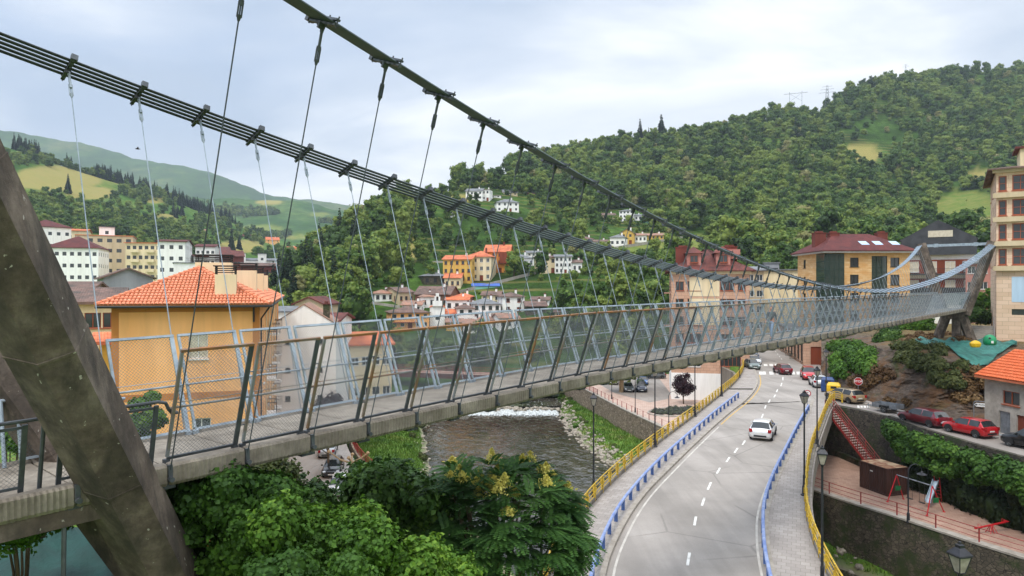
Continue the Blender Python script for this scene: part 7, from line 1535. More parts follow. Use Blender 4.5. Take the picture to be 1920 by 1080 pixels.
# ------------------------------------------------------------------ vehicles
def paint(name, c, rough=.28, metal=.2):
    if name in MATS: return name
    m, t = newmat(name); t.bsdf.inputs['Base Color'].default_value = hexc(c); t.bsdf.inputs['Roughness'].default_value = rough; t.bsdf.inputs['Metallic'].default_value = metal; t.bsdf.inputs['Coat Weight'].default_value = .6; t.bsdf.inputs['Coat Roughness'].default_value = .06
    v = t.new('ShaderNodeTexCoord').outputs['Object']; d = t.ramp(t.noise(v, 2.5, 5, .6), [(.3, .88), (.7, 1.0)]); t.link(t.mix(1., hexc(c), d, 'MULTIPLY'), t.bsdf.inputs['Base Color']); return name
for n, c in [('paint_white_car', '#dcdcdc'), ('paint_silver', '#a9abad'), ('paint_black', '#16171a'), ('paint_darkred', '#6d1624'), ('paint_red', '#b81420'), ('paint_gold', '#a08a6c'), ('paint_blue', '#1d4f8f'), ('paint_navy', '#1c2740'), ('paint_grey', '#6a7074'), ('paint_green', '#46584c'), ('paint_greygreen', '#5f6d68')]: paint(n, c)
M('tyre', '#1b1b1b', '#262626', 5, .85); M('rim', '#9a9c9f', '#7c7e81', 5, .35, metal=.7); M('plastic_black', '#1a1a1c', '#232325', 5, .6); M('tail_red', '#a3121a', '#8a0f16', 5, .25); M('head_clear', '#cfd4d8', '#b5babf', 5, .15); M('plate_white', '#d9d9d4', '#c9c9c4', 5, .5)
m, t = newmat('car_glass'); t.bsdf.inputs['Base Color'].default_value = (.02, .024, .026, 1); t.bsdf.inputs['Roughness'].default_value = .04; t.bsdf.inputs['Specular IOR Level'].default_value = .7
STY = {'hatch': dict(L=4.1, W=1.76, H=1.48, rg=.38, tr=.06, hood=.98, belt=.96), 'compact': dict(L=4.15, W=1.78, H=1.52, rg=.42, tr=.1, hood=1.0, belt=.98), 'wagon': dict(L=4.65, W=1.8, H=1.48, rg=.42, tr=.05, hood=1.1, belt=.95), 'sedan': dict(L=4.5, W=1.78, H=1.43, rg=.75, tr=.62, hood=1.15, belt=.95), 'suv': dict(L=4.4, W=1.85, H=1.66, rg=.35, tr=.05, hood=1.05, belt=1.06), 'van': dict(L=4.3, W=1.8, H=1.82, rg=.12, tr=.04, hood=.75, belt=1.1)}
CARC = {}
def car_meshes(sty):
    if sty in CARC: return CARC[sty]
    q = STY[sty]; L, W, H, belt = q['L'], q['W']/2, q['H'], q['belt']; h = L/2; r0 = -h+q['tr']+.1; r1 = r0+q['rg']; c0 = h-q['hood']; c1 = c0-.72 if sty != 'van' else c0-.5
    mid = (r1+c1)/2; tw = W*.70
    St = [(-h, .40, .66, .68, W*.82, W*.72), (-h+.05, .26, .86, .89, W*.94, W*.84), (r0, .22, belt+.01, belt+.05, W*.97, W*.84), (r1, .2, belt, H-.06, W*.985, tw*.97), (r1+.12, .2, belt, H-.02, W*.99, tw), (mid-.05, .2, belt-.01, H, W, tw*1.02), (mid+.04, .2, belt-.01, H, W, tw*1.02), (c1, .2, belt-.03, H-.05, W*.99, tw*.99), (c0, .2, belt-.04, belt+.0, W*.985, W*.86), (h-.45, .22, belt-.13, belt-.09, W*.96, W*.80), (h-.12, .25, belt-.30, belt-.26, W*.88, W*.72), (h, .36, .52, .54, W*.72, W*.6)]
    ring = []
    for x, zb, be, tp, wb, wt in St:
        half = [(0, zb), (.8*wb, zb), (wb*.985, zb+.12), (wb*1.01, zb+(be-zb)*.55), (wb*.975, be), (wt, tp-.035), (wt*.62, tp), (0, tp+.015)]
        ring.append([(x, y, z) for y, z in half]+[(x, -y, z) for y, z in half[-2:0:-1]])
    n = 14; body = MB(); g = {'windscreen': MB(), 'rear_window': MB(), 'side_windows': MB()}
    body.add([p for r in ring for p in r], [])
    for i in range(len(St)-1):
        for k in range(n):
            kk = (k+1) % n; f = (i*n+k, i*n+kk, (i+1)*n+kk, (i+1)*n+k); seg = k if k < 7 else 13-k; part = None
            if seg in (5, 6): part = 'rear_window' if i == 2 else 'windscreen' if i == 7 else None
            if seg == 4 and i in (3, 4, 6): part = 'side_windows'
            if seg == 4 and i == 7: part = 'side_windows'
            if part:
                P_ = [Vector(ring[i][k]), Vector(ring[i][kk]), Vector(ring[i+1][kk]), Vector(ring[i+1][k])]; g[part].add(P_, [(0, 1, 2, 3)])
            else: body.f.append(f); body.uv.append([(0, 0)]*4)
    body.add(ring[0], [tuple(range(n))]); body.add(ring[-1], [tuple(range(n))[::-1]])
    M_ = {'body': body, **g}; wx = (-h+.78, h-.82); tr = MB(); 
    dk = MB(); dk.bx(-h-.012, -h+.02, -W*.55, W*.55, .36, .50)
    M_['bumper_trim'] = dk; M_['wx'] = wx
    out = {}
    for k, v in M_.items():
        if k == 'wx': continue
        me = bpy.data.meshes.new(k); me.from_pydata(v.v, [], v.f); me.polygons.foreach_set('use_smooth', [True]*len(me.polygons)) if k == 'body' else None; me.materials.append(MATS['plastic_black'] if k == 'bumper_trim' else MATS['car_glass']); out[k] = me
    out['wx'] = wx; CARC[sty] = out; return out
wh = MB(); wh.lathe([(.2, -.1), (.31, -.1), (.325, -.07), (.325, .07), (.31, .1), (.2, .1)], 18); wh.v = [(x, z, y) for x, y, z in wh.v]; WHEEL = mk(wh, 'tyre', 'tyre')
rm = MB(); rm.lathe([(.21, .09), (.21, .105), (.17, .085), (.05, .1), (.0, .105)], 18)
for i in range(5): a = i*1.2566; rm.bar((.05*math.cos(a), .05*math.sin(a), .1), (.19*math.cos(a), .19*math.sin(a), .1), .045, .03)
rm.v = [(x, z, y) for x, y, z in rm.v]; RIM = mk(rm, 'rim', 'rim')
ar = MB(); k_ = 14; vs = [(.40*math.cos(math.pi*(1.05-1.1*i/k_)), 0, .40*math.sin(math.pi*(1.05-1.1*i/k_))) for i in range(k_+1)]; ar.add([(0, .0, 0)]+vs+[(x, .03, z) for x, y, z in vs]+[(0, .03, 0)], [(0, i+1, i+2) for i in range(k_)]+[(i+k_+2, k_+k_+3, i+k_+3) for i in range(k_)]+[(i+1, i+k_+2, i+k_+3, i+2) for i in range(k_)]); ARCH = mk(ar, 'wheel_arch', 'plastic_black')
def car(sty, loc, hd, pt, label, group=None, detail=True, roofbars=False):
    q = STY[sty]; ms = car_meshes(sty); L, W, H, belt = q['L'], q['W']/2, q['H'], q['belt']; h = L/2
    t_ = T('parked_car' if 'driv' not in label else 'car', label, 'car' if sty != 'van' else 'van', loc, math.atan2(hd[1], hd[0]), group)
    bk = (sty, pt)
    if bk not in CARC: me = ms['body'].copy(); me.materials.clear(); me.materials.append(MATS[pt]); CARC[bk] = me
    b = link('body', CARC[bk], t_)
    for k in ('windscreen', 'rear_window', 'side_windows'): link(k, ms[k], t_)
    link('bumper_trim', ms['bumper_trim'], t_)
    for x in ms['wx']:
        for s in (1, -1):
            w_ = link('tyre', WHEEL, t_); w_.location = (x, s*(W-.09), .325); r_ = link('rim', RIM, w_); a = link('wheel_arch', ARCH, t_); a.location = (x, s*(W+.006), .33)
            if s < 0: r_.rotation_euler = (0, 0, math.pi); a.rotation_euler = (0, 0, math.pi)
    for s in (1, -1):
        mb = MB(); mb.box((-h+.055, s*W*.80, belt-.13), (.16, W*.26, .26)); mb.box((-h+.16, s*W*.93, belt-.1), (.22, .06, .2)); mb.build('tail_light', MATS['tail_red'], t_)
        mb = MB(); mb.box((h-.13, s*W*.72, belt-.30), (.2, W*.3, .12), ax=(Vector((.95, -s*.25, -.2)).normalized(), Vector((s*.25, .95*1, 0)).normalized(), Vector((.2, 0, .97)))); mb.build('headlight', MATS['head_clear'], t_)
        mb = MB(); mb.box((h-q['hood']-.42, s*(W+.1), belt+.06), (.12, .2, .13)); mb.build('mirror', MATS[pt], t_)
    mb = MB(); mb.box((-h-.01, 0, belt-.32), (.02, .5, .11)); mb.build('number_plate', MATS['plate_white'], t_); mb = MB(); mb.box((h+.005, 0, .42), (.02, .5, .11)); mb.build('number_plate', MATS['plate_white'], t_)
    mb = MB(); mb.box((h-.03, 0, .6), (.08, W*.9, .12)); mb.build('grille', MATS['plastic_black'], t_)
    if roofbars:
        for s in (1, -1): mb = MB(); mb.tube([(-h*.55, s*W*.6, H-.02), (-h*.5, s*W*.6, H+.05), (h*.1, s*W*.6, H+.05), (h*.15, s*W*.6, H-.02)], .02, 5); mb.build('roof_bar', MATS['plastic_black'], t_)
    return t_
def ang(a): return (math.sin(R(a)), math.cos(R(a)))
car('compact', (21.15, 57.5, -.01), (.45, .89), 'paint_white_car', 'white compact car driving away in the right hand lane')
car('hatch', (39.6, 100, -.01), ang(4), 'paint_darkred', 'dark red car driving over the zebra crossing')
car('suv', G(1516, 710), ang(198), 'paint_red', 'red car parked facing the camera beside the far crossing')
car('hatch', G(1534, 724), ang(14), 'paint_white_car', 'white hatchback parked in front of the red car by the blue container')
car('wagon', (36.8, 75.6, -.02), ang(-16), 'paint_gold', 'champagne coloured estate car with roof bars parked by the yellow container', roofbars=True)
car('wagon', (37.9, 62.9, -.02), ang(-13), 'paint_darkred', 'dark red estate car parked between the trailer and the bright red car') ; car('hatch', (39.1, 58.4, -.02), ang(-17), 'paint_red', 'bright red hatchback parked below the direction sign'); car('suv', (40.6, 53.0, -.02), ang(-20), 'paint_black', 'black crossover cut off by the right edge on the side street')
gp = 'cars parked in line up the far street'
for (x, y), c, st_, lb in [((1410, 691), 'paint_greygreen', 'hatch', 'grey green car first in the line parked up the far street'), ((1413, 683), 'paint_white_car', 'hatch', 'white car second in the line parked up the far street'), ((1409.5, 676.5), 'paint_blue', 'hatch', 'blue car in the middle of the line up the far street'), ((1408, 671), 'paint_navy', 'van', 'dark van behind the blue car up the far street'), ((1405, 665.5), 'paint_green', 'hatch', 'green car near the end of the line up the far street')]:
    car(st_, G(x, y), ang(186), c, lb, gp)
PZ = LOW+.175
for (x, y), a, c, st_, lb in [((1149, 719), 186, 'paint_white_car', 'suv', 'white off roader behind the plane tree trunk on the plaza'), ((1178, 733), 184, 'paint_grey', 'hatch', 'small grey car facing the camera on the plaza'), ((1202, 733), 186, 'paint_navy', 'van', 'dark van facing the camera behind the hooked lamp'), ((1219, 702), -80, 'paint_blue', 'hatch', 'bright blue car parked side on at the plaza edge'), ((1229, 709), -84, 'paint_grey', 'hatch', 'dark grey car parked side on before the bright blue one'), ((1205, 720), 186, 'paint_blue', 'hatch', 'blue car half hidden behind the dark van'), ((1244, 697), -84, 'paint_black', 'hatch', 'black car parked next to the rear wing of the pink block')]:
    car(st_, G(x, y, PZ), ang(a), c, lb)
for k, (x, y, c) in enumerate([(13, 160, 'paint_silver'), (16.5, 161, 'paint_red'), (20, 160, 'paint_white_car'), (23.5, 161, 'paint_grey'), (9.5, 160, 'paint_blue')]): car('hatch', (x, y, PZ), ang(180), c, ['silver', 'red', 'white', 'grey', 'blue'][k]+' car in the back row of the plaza, seen through the railing mesh', 'back row of cars on the plaza')
LZ = LOW+.11
car('sedan', (-20.2, 75.0, LZ), ang(-10), 'paint_silver', 'silver saloon seen from behind on the lower street'); car('hatch', (-17.6, 67.2, LZ), ang(172), 'paint_black', 'black hatchback facing the camera under the bridge deck'); car('van', (-22.6, 82.5, LZ), ang(-10), 'paint_white_car', 'white van ahead of the silver saloon on the lower street'); car('hatch', (-15.4, 61.0, LZ), ang(172), 'paint_white_car', 'white car mostly hidden by the foreground tree'); car('hatch', (-26.5, 101, LZ), ang(-10), 'paint_silver', 'silver car further up the lower street'); 
# trailer
t_ = T('trailer', 'small grey open trailer parked at the kerb before the dark red estate', 'trailer', (38.0, 69.0, 0), math.atan2(*ang(-30)[::-1])); mb = MB()
mb.bx(-1.2, 1.2, -.7, .7, .42, .48)
for s in (-1, 1): mb.bx(-1.2, 1.2, s*.7-.015, s*.7+.015, .482, .86); mb.bx(s*1.2-.015, s*1.2+.015, -.68, .68, .482, .86)
for x in (-1.2, -.4, .4, 1.2):
    for s in (-1, 1): mb.bx(x-.03, x+.03, s*.735-.02, s*.735+.02, .42, .88)
mb.build('load_bed', MATS['metal_grey'], t_)
for s in (-1, 1): w_ = link('tyre', WHEEL, t_); w_.location = (-.1, s*.86, .325); r_ = link('rim', RIM, w_); mb = MB(); mb.box((-.1, s*.86, .70), (.8, .24, .03)); mb.box((-.52, s*.86, .58), (.03, .24, .26)); mb.box((.32, s*.86, .58), (.03, .24, .26)); mb.build('mudguard', MATS['plastic_black'], t_)
mb = MB(); mb.bar((1.2, .5, .42), (2.2, 0, .42), .06, .06); mb.bar((1.2, -.5, .42), (2.2, 0, .42), .06, .06); mb.bar((2.1, 0, 0), (2.1, 0, .6), .05, .05); mb.build('drawbar', MATS['metal_grey'], t_)
# ------------------------------------------------------------------ signs, bins
def signtext(txt, size, mat, parent, loc, rot, depth=.004):
    cu = bpy.data.curves.new('lettering', 'FONT'); cu.body = txt; cu.size = size; cu.extrude = depth; cu.align_x = 'CENTER'; cu.align_y = 'CENTER'; cu.offset = size*.02; cu.materials.append(MATS[mat]); o = bpy.data.objects.new('tmp', cu); COL.objects.link(o); bpy.context.view_layer.update(); me = bpy.data.meshes.new_from_object(o); bpy.data.objects.remove(o); o = link('lettering', me, parent); o.location = loc; o.rotation_euler = rot; return o
M('sign_red', '#b01a22', '#a3161e', 3, .4); M('sign_white', '#e4e4e2', '#d4d4d2', 3, .4); M('sign_blue', '#1d56a5', '#1a4e98', 3, .4); M('sign_black', '#151515', '#1c1c1c', 3, .5)
def disc(n, r0, y0, y1, a0=0, r_in=None):
    mb = MB(); vs = [(r0*math.cos(a0+2*math.pi*i/n), y0, r0*math.sin(a0+2*math.pi*i/n)) for i in range(n)]+[(r0*math.cos(a0+2*math.pi*i/n), y1, r0*math.sin(a0+2*math.pi*i/n)) for i in range(n)]; mb.add(vs, [tuple(range(n)), tuple(range(n, 2*n))[::-1]]+[(i, n+i, n+(i+1) % n, (i+1) % n) for i in range(n)]); return mb
p = G(1605, 742); p = Vector((38.75, 76.4, .1)); t_ = T('stop_sign', 'red octagonal stop sign in front of the rock face', 'road sign', p, face_rz(p, 0)); t_.rotation_euler = (0, 0, -math.atan2(p.x, p.y)); mb = MB(); mb.cyl((0, .03, 0), (0, .03, 2.35), .035); mb.build('post', MATS['metal_grey'], t_)
o = disc(8, .46, -.02, 0, math.pi/8).build('sign_rim', MATS['sign_white'], t_); o.location = (0, 0, 1.95); o2 = disc(8, .42, -.03, -.02, math.pi/8).build('sign_plate', MATS['sign_red'], t_); o2.location = (0, 0, 1.95); signtext('STOP', .33, 'sign_white', t_, (0, -.035, 1.95), (R(90), 0, 0))
p = Vector((30.3, 70.0, .1)); t_ = T('no_turn_sign', 'round white sign with red ring and bar forbidding a turn, next to a lamp', 'road sign', p, -math.atan2(p.x, p.y)); mb = MB(); mb.cyl((0, .03, 0), (0, .03, 1.9), .03); mb.build('post', MATS['metal_grey'], t_); o = disc(20, .34, -.02, 0).build('sign_ring', MATS['sign_red'], t_); o.location = (0, 0, 1.6); o = disc(20, .26, -.03, -.02).build('sign_plate', MATS['sign_white'], t_); o.location = (0, 0, 1.6)
mb = MB(); mb.tube([(-.12, -.035, 1.45), (-.12, -.035, 1.65), (.0, -.035, 1.7), (.1, -.035, 1.7)], .025, 4); mb.build('arrow', MATS['sign_black'], t_); mb = MB(); mb.bar((-.2, -.045, 1.78), (.2, -.045, 1.42), .02, .06, up=(0, 1, 0)); mb.build('slash', MATS['sign_red'], t_)
p = Vector((41.0, 60.6, .1)); t_ = T('direction_sign', 'white direction arrow sign on a bent grey post above the red hatchback', 'road sign', p, -math.atan2(p.x, p.y)); mb = MB(); mb.tube([(0, 0, 0), (0, 0, 2.25), (.08, 0, 2.35), (.3, 0, 2.38), (1.35, 0, 2.38)], .035, 6); mb.build('post', MATS['metal_grey'], t_); mb = MB(); mb.add([(0.02, -.05, 2.07), (.18, -.05, 1.9), (1.4, -.05, 1.9), (1.4, -.05, 2.24), (.18, -.05, 2.24)], [(0, 1, 2, 3, 4)]); mb.add([(x, -.02, z) for x, y, z in mb.v[:5]], [(4, 3, 2, 1, 0)]); mb.build('sign_plate', MATS['sign_white'], t_)
mb = MB(); mb.add([(.07, -.056, 2.07), (.2, -.056, 1.97), (.2, -.056, 2.17)], [(0, 1, 2)]); mb.bx(.2, .28, -.058, -.054, 2.04, 2.1)
for i in range(11): mb.bx(.36+i*.09, .42+i*.09, -.058, -.054, 2.04, 2.04+.07+.03*(i % 3 == 0))
mb.build('arrow_and_lettering', MATS['sign_black'], t_)
p = Vector((52.0, 124, .1)); t_ = T('crossing_sign', 'blue pedestrian crossing sign on the right pavement of the far street', 'road sign', p, -math.atan2(p.x, p.y)); mb = MB(); mb.cyl((0, .03, 0), (0, .03, 2.6), .04); mb.build('post', MATS['metal_grey'], t_); mb = MB(); mb.bx(-.32, .32, -.02, 0, 2.0, 2.64); mb.build('sign_plate', MATS['sign_blue'], t_); mb = MB(); mb.add([(-.24, -.026, 2.08), (.24, -.026, 2.08), (0, -.026, 2.56)], [(0, 1, 2)]); mb.build('white_triangle', MATS['sign_white'], t_); mb = MB(); mb.bar((0, -.032, 2.2), (0, -.032, 2.38), .02, .05, up=(0, 1, 0)); mb.bar((0, -.032, 2.22), (-.07, -.032, 2.1), .02, .03, up=(0, 1, 0)); mb.bar((0, -.032, 2.22), (.07, -.032, 2.1), .02, .03, up=(0, 1, 0)); mb.build('walking_figure', MATS['sign_black'], t_)
M('bin_yellow', '#e0b414', '#cda410', 1, .5, dirt=.15); M('bin_blue', '#1f4076', '#1a3766', 1, .5, dirt=.15); M('bin_green', '#0f8a58', '#0d7a4e', 1, .45, dirt=.15)
def recycler(p, mat, lb, w_=1.5, h_=1.75, rz=-.45):
    t_ = T('recycling_container', lb, 'container', p, rz); mb = MB(); mb.lathe([(w_*.62, .08), (w_*.68, .12), (w_*.70, h_*.6), (w_*.66, h_*.85), (w_*.5, h_*.97), (w_*.2, h_)], 4, a0=math.pi/4); mb.build('body', MATS[mat], t_); m2 = MB(); m2.bx(-.3, .3, -w_*.5-.02, -w_*.5+.06, h_*.66, h_*.8); m2.build('slot', MATS['plastic_black'], t_); m3 = MB()
    for s in (-1, 1): m3.bx(s*w_*.3-.06, s*w_*.3+.06, -.3, .3, h_, h_+.06)
    m3.build('lifting_lug', MATS['metal_grey'], t_) if False else None
recycler(G(1563, 746, .0), 'bin_yellow', 'bright yellow recycling container beside the champagne estate car'); recycler(G(1552, 734, 0), 'bin_blue', 'dark blue recycling container behind the yellow one')
p = rock.at(1860, 636); q = Vector((50.6, 72.3, 6.45)); t_ = T('bottle_bank', 'round green bottle bank with black hole on the plateau right of the far pylon', 'container', q, face_rz(q), sc=.8); mb = MB(); mb.lathe([(.55, 0), (.72, .1), (.78, .5), (.72, .95), (.5, 1.25), (.2, 1.38), (.1, 1.4)], 16); mb.build('body', MATS['bin_green'], t_, smooth=True); mb = MB(); o = disc(12, .13, -.78, -.6).build('hole', MATS['plastic_black'], t_); o.location = (0, .03, .95); mb = MB(); mb.add([(.16, -.80, .30), (.42, -.72, .30), (.42, -.72, .62), (.16, -.80, .62)], [(0, 1, 2, 3)]); mb.build('sticker', MATS['sign_white'], t_)
q = Vector((48.6, 71.6, 6.3)); mb = MB(); mb.lathe([(.5, 0), (.6, .15), (.66, .4), (.4, .62), (.12, .7)], 9, sx=.9, sy=.6); o = mb.build('yellow_sack', MATS['bin_yellow']); o.location = q; setp(o, 'crumpled yellow sack beside the green bottle bank', 'sack')
# crowd barriers along the far pavement
for k, (x, y) in enumerate([(1449, 648), (1457, 654), (1464, 660), (1472, 667), (1480, 673)]):
    a = G(x, y, .1); mb = MB(); d = Vector((.35, -.93, 0)); 
    for z in (.1, 1.0): mb.bar(a+Vector((0, 0, z)), a+d*2.2+Vector((0, 0, z)), .05, .05)
    for i in range(12): mb.bar(a+d*(.2*i)+Vector((0, 0, .1)), a+d*(.2*i)+Vector((0, 0, 1)), .03, .03)
    setp(mb.build('pavement_barrier', MATS['frame_green']), 'green pavement barrier before the shops of the far street', 'barrier', 'green barriers along the far pavement')
polymesh('pavement', [tuple(G(x, y))[:2] for x, y in [(1436, 626), (1450, 638), (1462, 648), (1478, 662), (1494, 676), (1506, 684), (1528, 697), (1545, 707), (1566, 722), (1600, 731)]]+[(46, 88), (47.5, 100), (50, 112), (54, 130), (60, 170), (70, 240)], .08, 'pavement', kind='structure')
# ------------------------------------------------------------------ playground
M('corten', '#4a2c22', '#3b241d', .8, .75, .2, 5, dirt=.2, streak=True); M('corten_top', '#a88a66', '#7a4428', .9, .8, .2, 5, c3='#b59a78', spread=(.35, .6)); M('play_red', '#c01c24', '#a81820', 3, .45); M('play_green', '#156a3c', '#115a32', 3, .5)
cA, cB, cC = Vector((32.05, 58.3, PG)), Vector((34.1, 58.9, PG)), None
ux = (cB-cA).normalized(); uy = Vector((-ux.y, ux.x, 0)); Wc, Lc, Hc_ = 2.15, 2.95, 2.35; t_ = T('shipping_container', 'small brown corrugated container with rusty roof on the playground terrace', 'container', cA+ux*Wc/2+uy*Lc/2, math.atan2(ux.y, ux.x)); mb = MB()
def corr(a, b, z0, z1, n, dep):
    a = Vector(a); b = Vector(b); d = (b-a); nrm = Vector((d.y, -d.x, 0)).normalized(); pts = []
    for i in range(n*4+1): f = i/(n*4); o = dep if (i % 4) in (1, 2) else 0; pts.append(a+d*f-nrm*o)
    vs = [Vector((p.x, p.y, z)) for p in pts for z in (z0, z1)]; mb.add(vs, [(2*i, 2*i+2, 2*i+3, 2*i+1) for i in range(len(pts)-1)])
x_, y_ = Wc/2, Lc/2
for a, b, n in (((-x_+.08, -y_+.02), (x_-.08, -y_+.02), 8), ((x_-.02, -y_+.08), (x_-.02, y_-.08), 11), ((x_-.08, y_-.02), (-x_+.08, y_-.02), 8), ((-x_+.02, y_-.08), (-x_+.02, -y_+.08), 11)): corr((a[0], a[1], 0), (b[0], b[1], 0), .12, Hc_-.1, n, .04)
for sx in (-1, 1):
    for sy in (-1, 1): mb.bx(sx*x_-.06, sx*x_+.06, sy*y_-.06, sy*y_+.06, 0, Hc_)
for z in (.06, Hc_-.06):
    for s in (-1, 1): mb.bx(-x_+.06, x_-.06, s*y_-.05, s*y_+.05, z-.055, z+.055); mb.bx(s*x_-.05, s*x_+.05, -y_+.06, y_-.06, z-.055, z+.055)
mb.build('body', MATS['corten'], t_); mb = MB(); mb.bx(-x_+.03, x_-.03, -y_+.03, y_-.03, Hc_-.03, Hc_+.012); mb.build('roof', MATS['corten_top'], t_); mb = MB(); mb.bx(-x_-.012, -x_-.002, .1, .4, 1.7, 1.8); mb.build('sticker', MATS['sign_white'], t_)
def at(px, py): return G(px, py, PG)
a1, a2, b1, b2 = at(1664, 941), at(1694, 936), at(1738, 967), at(1770, 960); ta = (a1+a2)/2+Vector((.1, 0, 2.15)); tb = (b1+b2)/2+Vector((-.25, 0, 2.2)); t_ = T('swing_set', 'red A frame swing set with grey top bar in the playground', 'swing', (a1+b2)/2); o_ = t_.location
def pm(nm, mb, mat, par=None): mb.v = [(x-o_.x, y-o_.y, z-o_.z) for x, y, z in mb.v]; return mb.build(nm, MATS[mat], par or t_)
for f_, tp in ((a1, ta), (a2, ta), (b1, tb), (b2, tb)): mb = MB(); mb.cyl(f_, tp, .045, n=7); mb.cyl(f_, f_+Vector((0, 0, .05)), .1, n=8); pm('leg', mb, 'play_red')
mb = MB(); mb.cyl(ta, tb, .045, n=7); pm('top_bar', mb, 'metal_grey')
for f in (.38, .72):
    c = ta.lerp(tb, f); d = (tb-ta).normalized()*.25; s_ = MB(); s_.box(c-Vector((0, 0, 1.6)), (.5, .2, .05), rz=math.atan2(d.y, d.x)); st_ = pm('seat', s_, 'plastic_black'); c_ = MB(); c_.cyl(c-d, c-d-Vector((0, 0, 1.6)), .014, n=4); pm('chain', c_, 'iron_dark', None); c_ = MB(); c_.cyl(c+d, c+d-Vector((0, 0, 1.6)), .014, n=4); pm('chain', c_, 'iron_dark', None)
for q_, tp in (((a1+a2)/2, ta), ((b1+b2)/2, tb)): mb = MB(); mb.box(q_.lerp(tp, .5)+Vector((.1, -.1, 0)), (.5, .04, .38), rz=.2); pm('green_panel', mb, 'play_green')
s0 = at(1733, 944)+Vector((0, 1.6, 0)); s1 = Vector((35.4, 57.8, PG+2.0)); s0 = Vector((33.7, 55.3, PG+.4)); s1 = Vector((34.9, 56.2, PG+1.9)); t_ = T('slide', 'grey metal slide behind the right end of the swing set', 'slide', s0); o_ = t_.location; mb = MB(); d = (s1-s0); mb.bar(s0, s1, .36, .03); n_ = Vector((-d.y, d.x, 0)).normalized()*.2
for s in (-1, 1): mb.bar(s0+n_*s+Vector((0, 0, .1)), s1+n_*s+Vector((0, 0, .1)), .03, .2)
pm('chute', mb, 'galv_light'); mb = MB()
for s in (-1, 1): mb.bar(s1+n_*s+Vector((.1, .1, .6)), s1+n_*s+Vector((.7, .7, -2.0)), .05, .05)
for k in range(6): z = .3*k; mb.bar(s1-n_+Vector((.2+.08*k, .2+.08*k, -z)), s1+n_+Vector((.2+.08*k, .2+.08*k, -z)), .03, .03)
pm('ladder', mb, 'play_red')
c = at(1859, 999); t_ = T('seesaw', 'long red seesaw at the right end of the playground', 'seesaw', c, math.atan2(.22, 1)); mb = MB(); mb.bar((-1.45, 0, .42), (1.45, 0, .72), .12, .08); mb.build('plank', MATS['play_red'], t_); mb = MB()
for s in (-1, 1):
    for q in (-.3, 0, .3): mb.bar((q, s*.22, 0), (q*.2, s*.05, .56), .04, .04)
mb.build('stand', MATS['play_red'], t_)
for s in (-1, 1): mb = MB(); mb.box((s*1.3, 0, .62+s*.14), (.22, .3, .04)); mb.build('seat', MATS['play_red'], t_); mb = MB(); mb.tube([(s*1.05, -.12, .58+s*.11), (s*1.05, -.12, .8+s*.11), (s*1.05, .12, .8+s*.11), (s*1.05, .12, .58+s*.11)], .018, 5); mb.build('handle', MATS['play_red'], t_)
# stairs with red railings
tp, bt = Vector((33.5, 71.2, -.1)), Vector((35.7, 65.6, PG)); d = bt-tp; hd = Vector((d.x, d.y, 0)).normalized(); sd2 = Vector((-hd.y, hd.x, 0))*-.55
t_ = T('metal_stairs', 'red metal staircase going down from the road to the playground', 'stairs', bt); o_ = t_.location; n = 26
if sd2.x > 0: sd2 = -sd2
for k in range(n): mb = MB(); p = tp+d*(k/n)+sd2; mb.box(p, (.26, 1.0, .04), rz=math.atan2(hd.y, hd.x)); pm('step', mb, 'conc_pale')
for s in (0, 1):
    q = sd2*2*s; mb = MB(); mb.bar(tp+q, bt+q, .06, .22); pm('stringer', mb, 'red_metal')
    for z in (.35, .65, 1.0): mb = MB(); mb.cyl(tp+q+Vector((0, 0, z)), bt+q+Vector((0, 0, z)), .026 if z < 1 else .035, n=5); pm('rail', mb, 'red_metal')
    for k in range(7): p = tp+d*(k/6)+q; mb = MB(); mb.bar(p, p+Vector((0, 0, 1.0)), .06, .06); pm('post', mb, 'red_metal')
# ------------------------------------------------------------------ bridges further up, parasols, far pylons
def span(nm, lb, a, b, wd, dp, mat, zr=.95):
    a = Vector(a); b = Vector(b); t_ = T(nm, lb, 'bridge', a); global o_; o_ = t_.location; n = (b-a).normalized(); s = Vector((-n.y, n.x, 0))*wd/2; globals()['t_'] = t_
    mb = MB(); mb.bar(a-Vector((0, 0, .15)), b-Vector((0, 0, .15)), wd, .3); mb.v = [(x-a.x, y-a.y, z-a.z) for x, y, z in mb.v]; mb.build('deck', MATS['terracotta_paving'], t_)
    for k in (-1, 1):
        mb = MB(); mb.bar(a+s*k-Vector((0, 0, dp/2)), b+s*k-Vector((0, 0, dp/2)), .2, dp); mb.v = [(x-a.x, y-a.y, z-a.z) for x, y, z in mb.v]; mb.build('girder', MATS['red_dark'], t_); mb = MB()
        for z in (.3, .6, .95): mb.bar(a+s*k+Vector((0, 0, z)), b+s*k+Vector((0, 0, z)), .06, .06)
        L = (b-a).length
        for i in range(int(L/1.2)+1): p = a+n*i*1.2+s*k; mb.bar(p, p+Vector((0, 0, .95)), .05, .05)
        mb.v = [(x-a.x, y-a.y, z-a.z) for x, y, z in mb.v]; mb.build('railing', MATS[mat], t_)
M('red_dark', '#5a2622', '#47201c', 2, .7)
span('river_bridge', 'low dark red girder bridge over the river upstream of the weir', (17.5, 136.5, -5.5), (-30, 146, -4.9), 5, 1.0, 'red_metal')
ab = MB(); Yq = 172; x0, x1 = -34, -6; arch = [(-24+5.5*math.cos(a), -9.5+6.2*math.sin(a)) for a in [math.pi*(1-k/14) for k in range(15)]]; poly = [(x0, -9.5)]+arch+[(x1, -9.5), (x1, -3.0), (-20, -1.6), (x0, -2.4)]; n = len(poly)
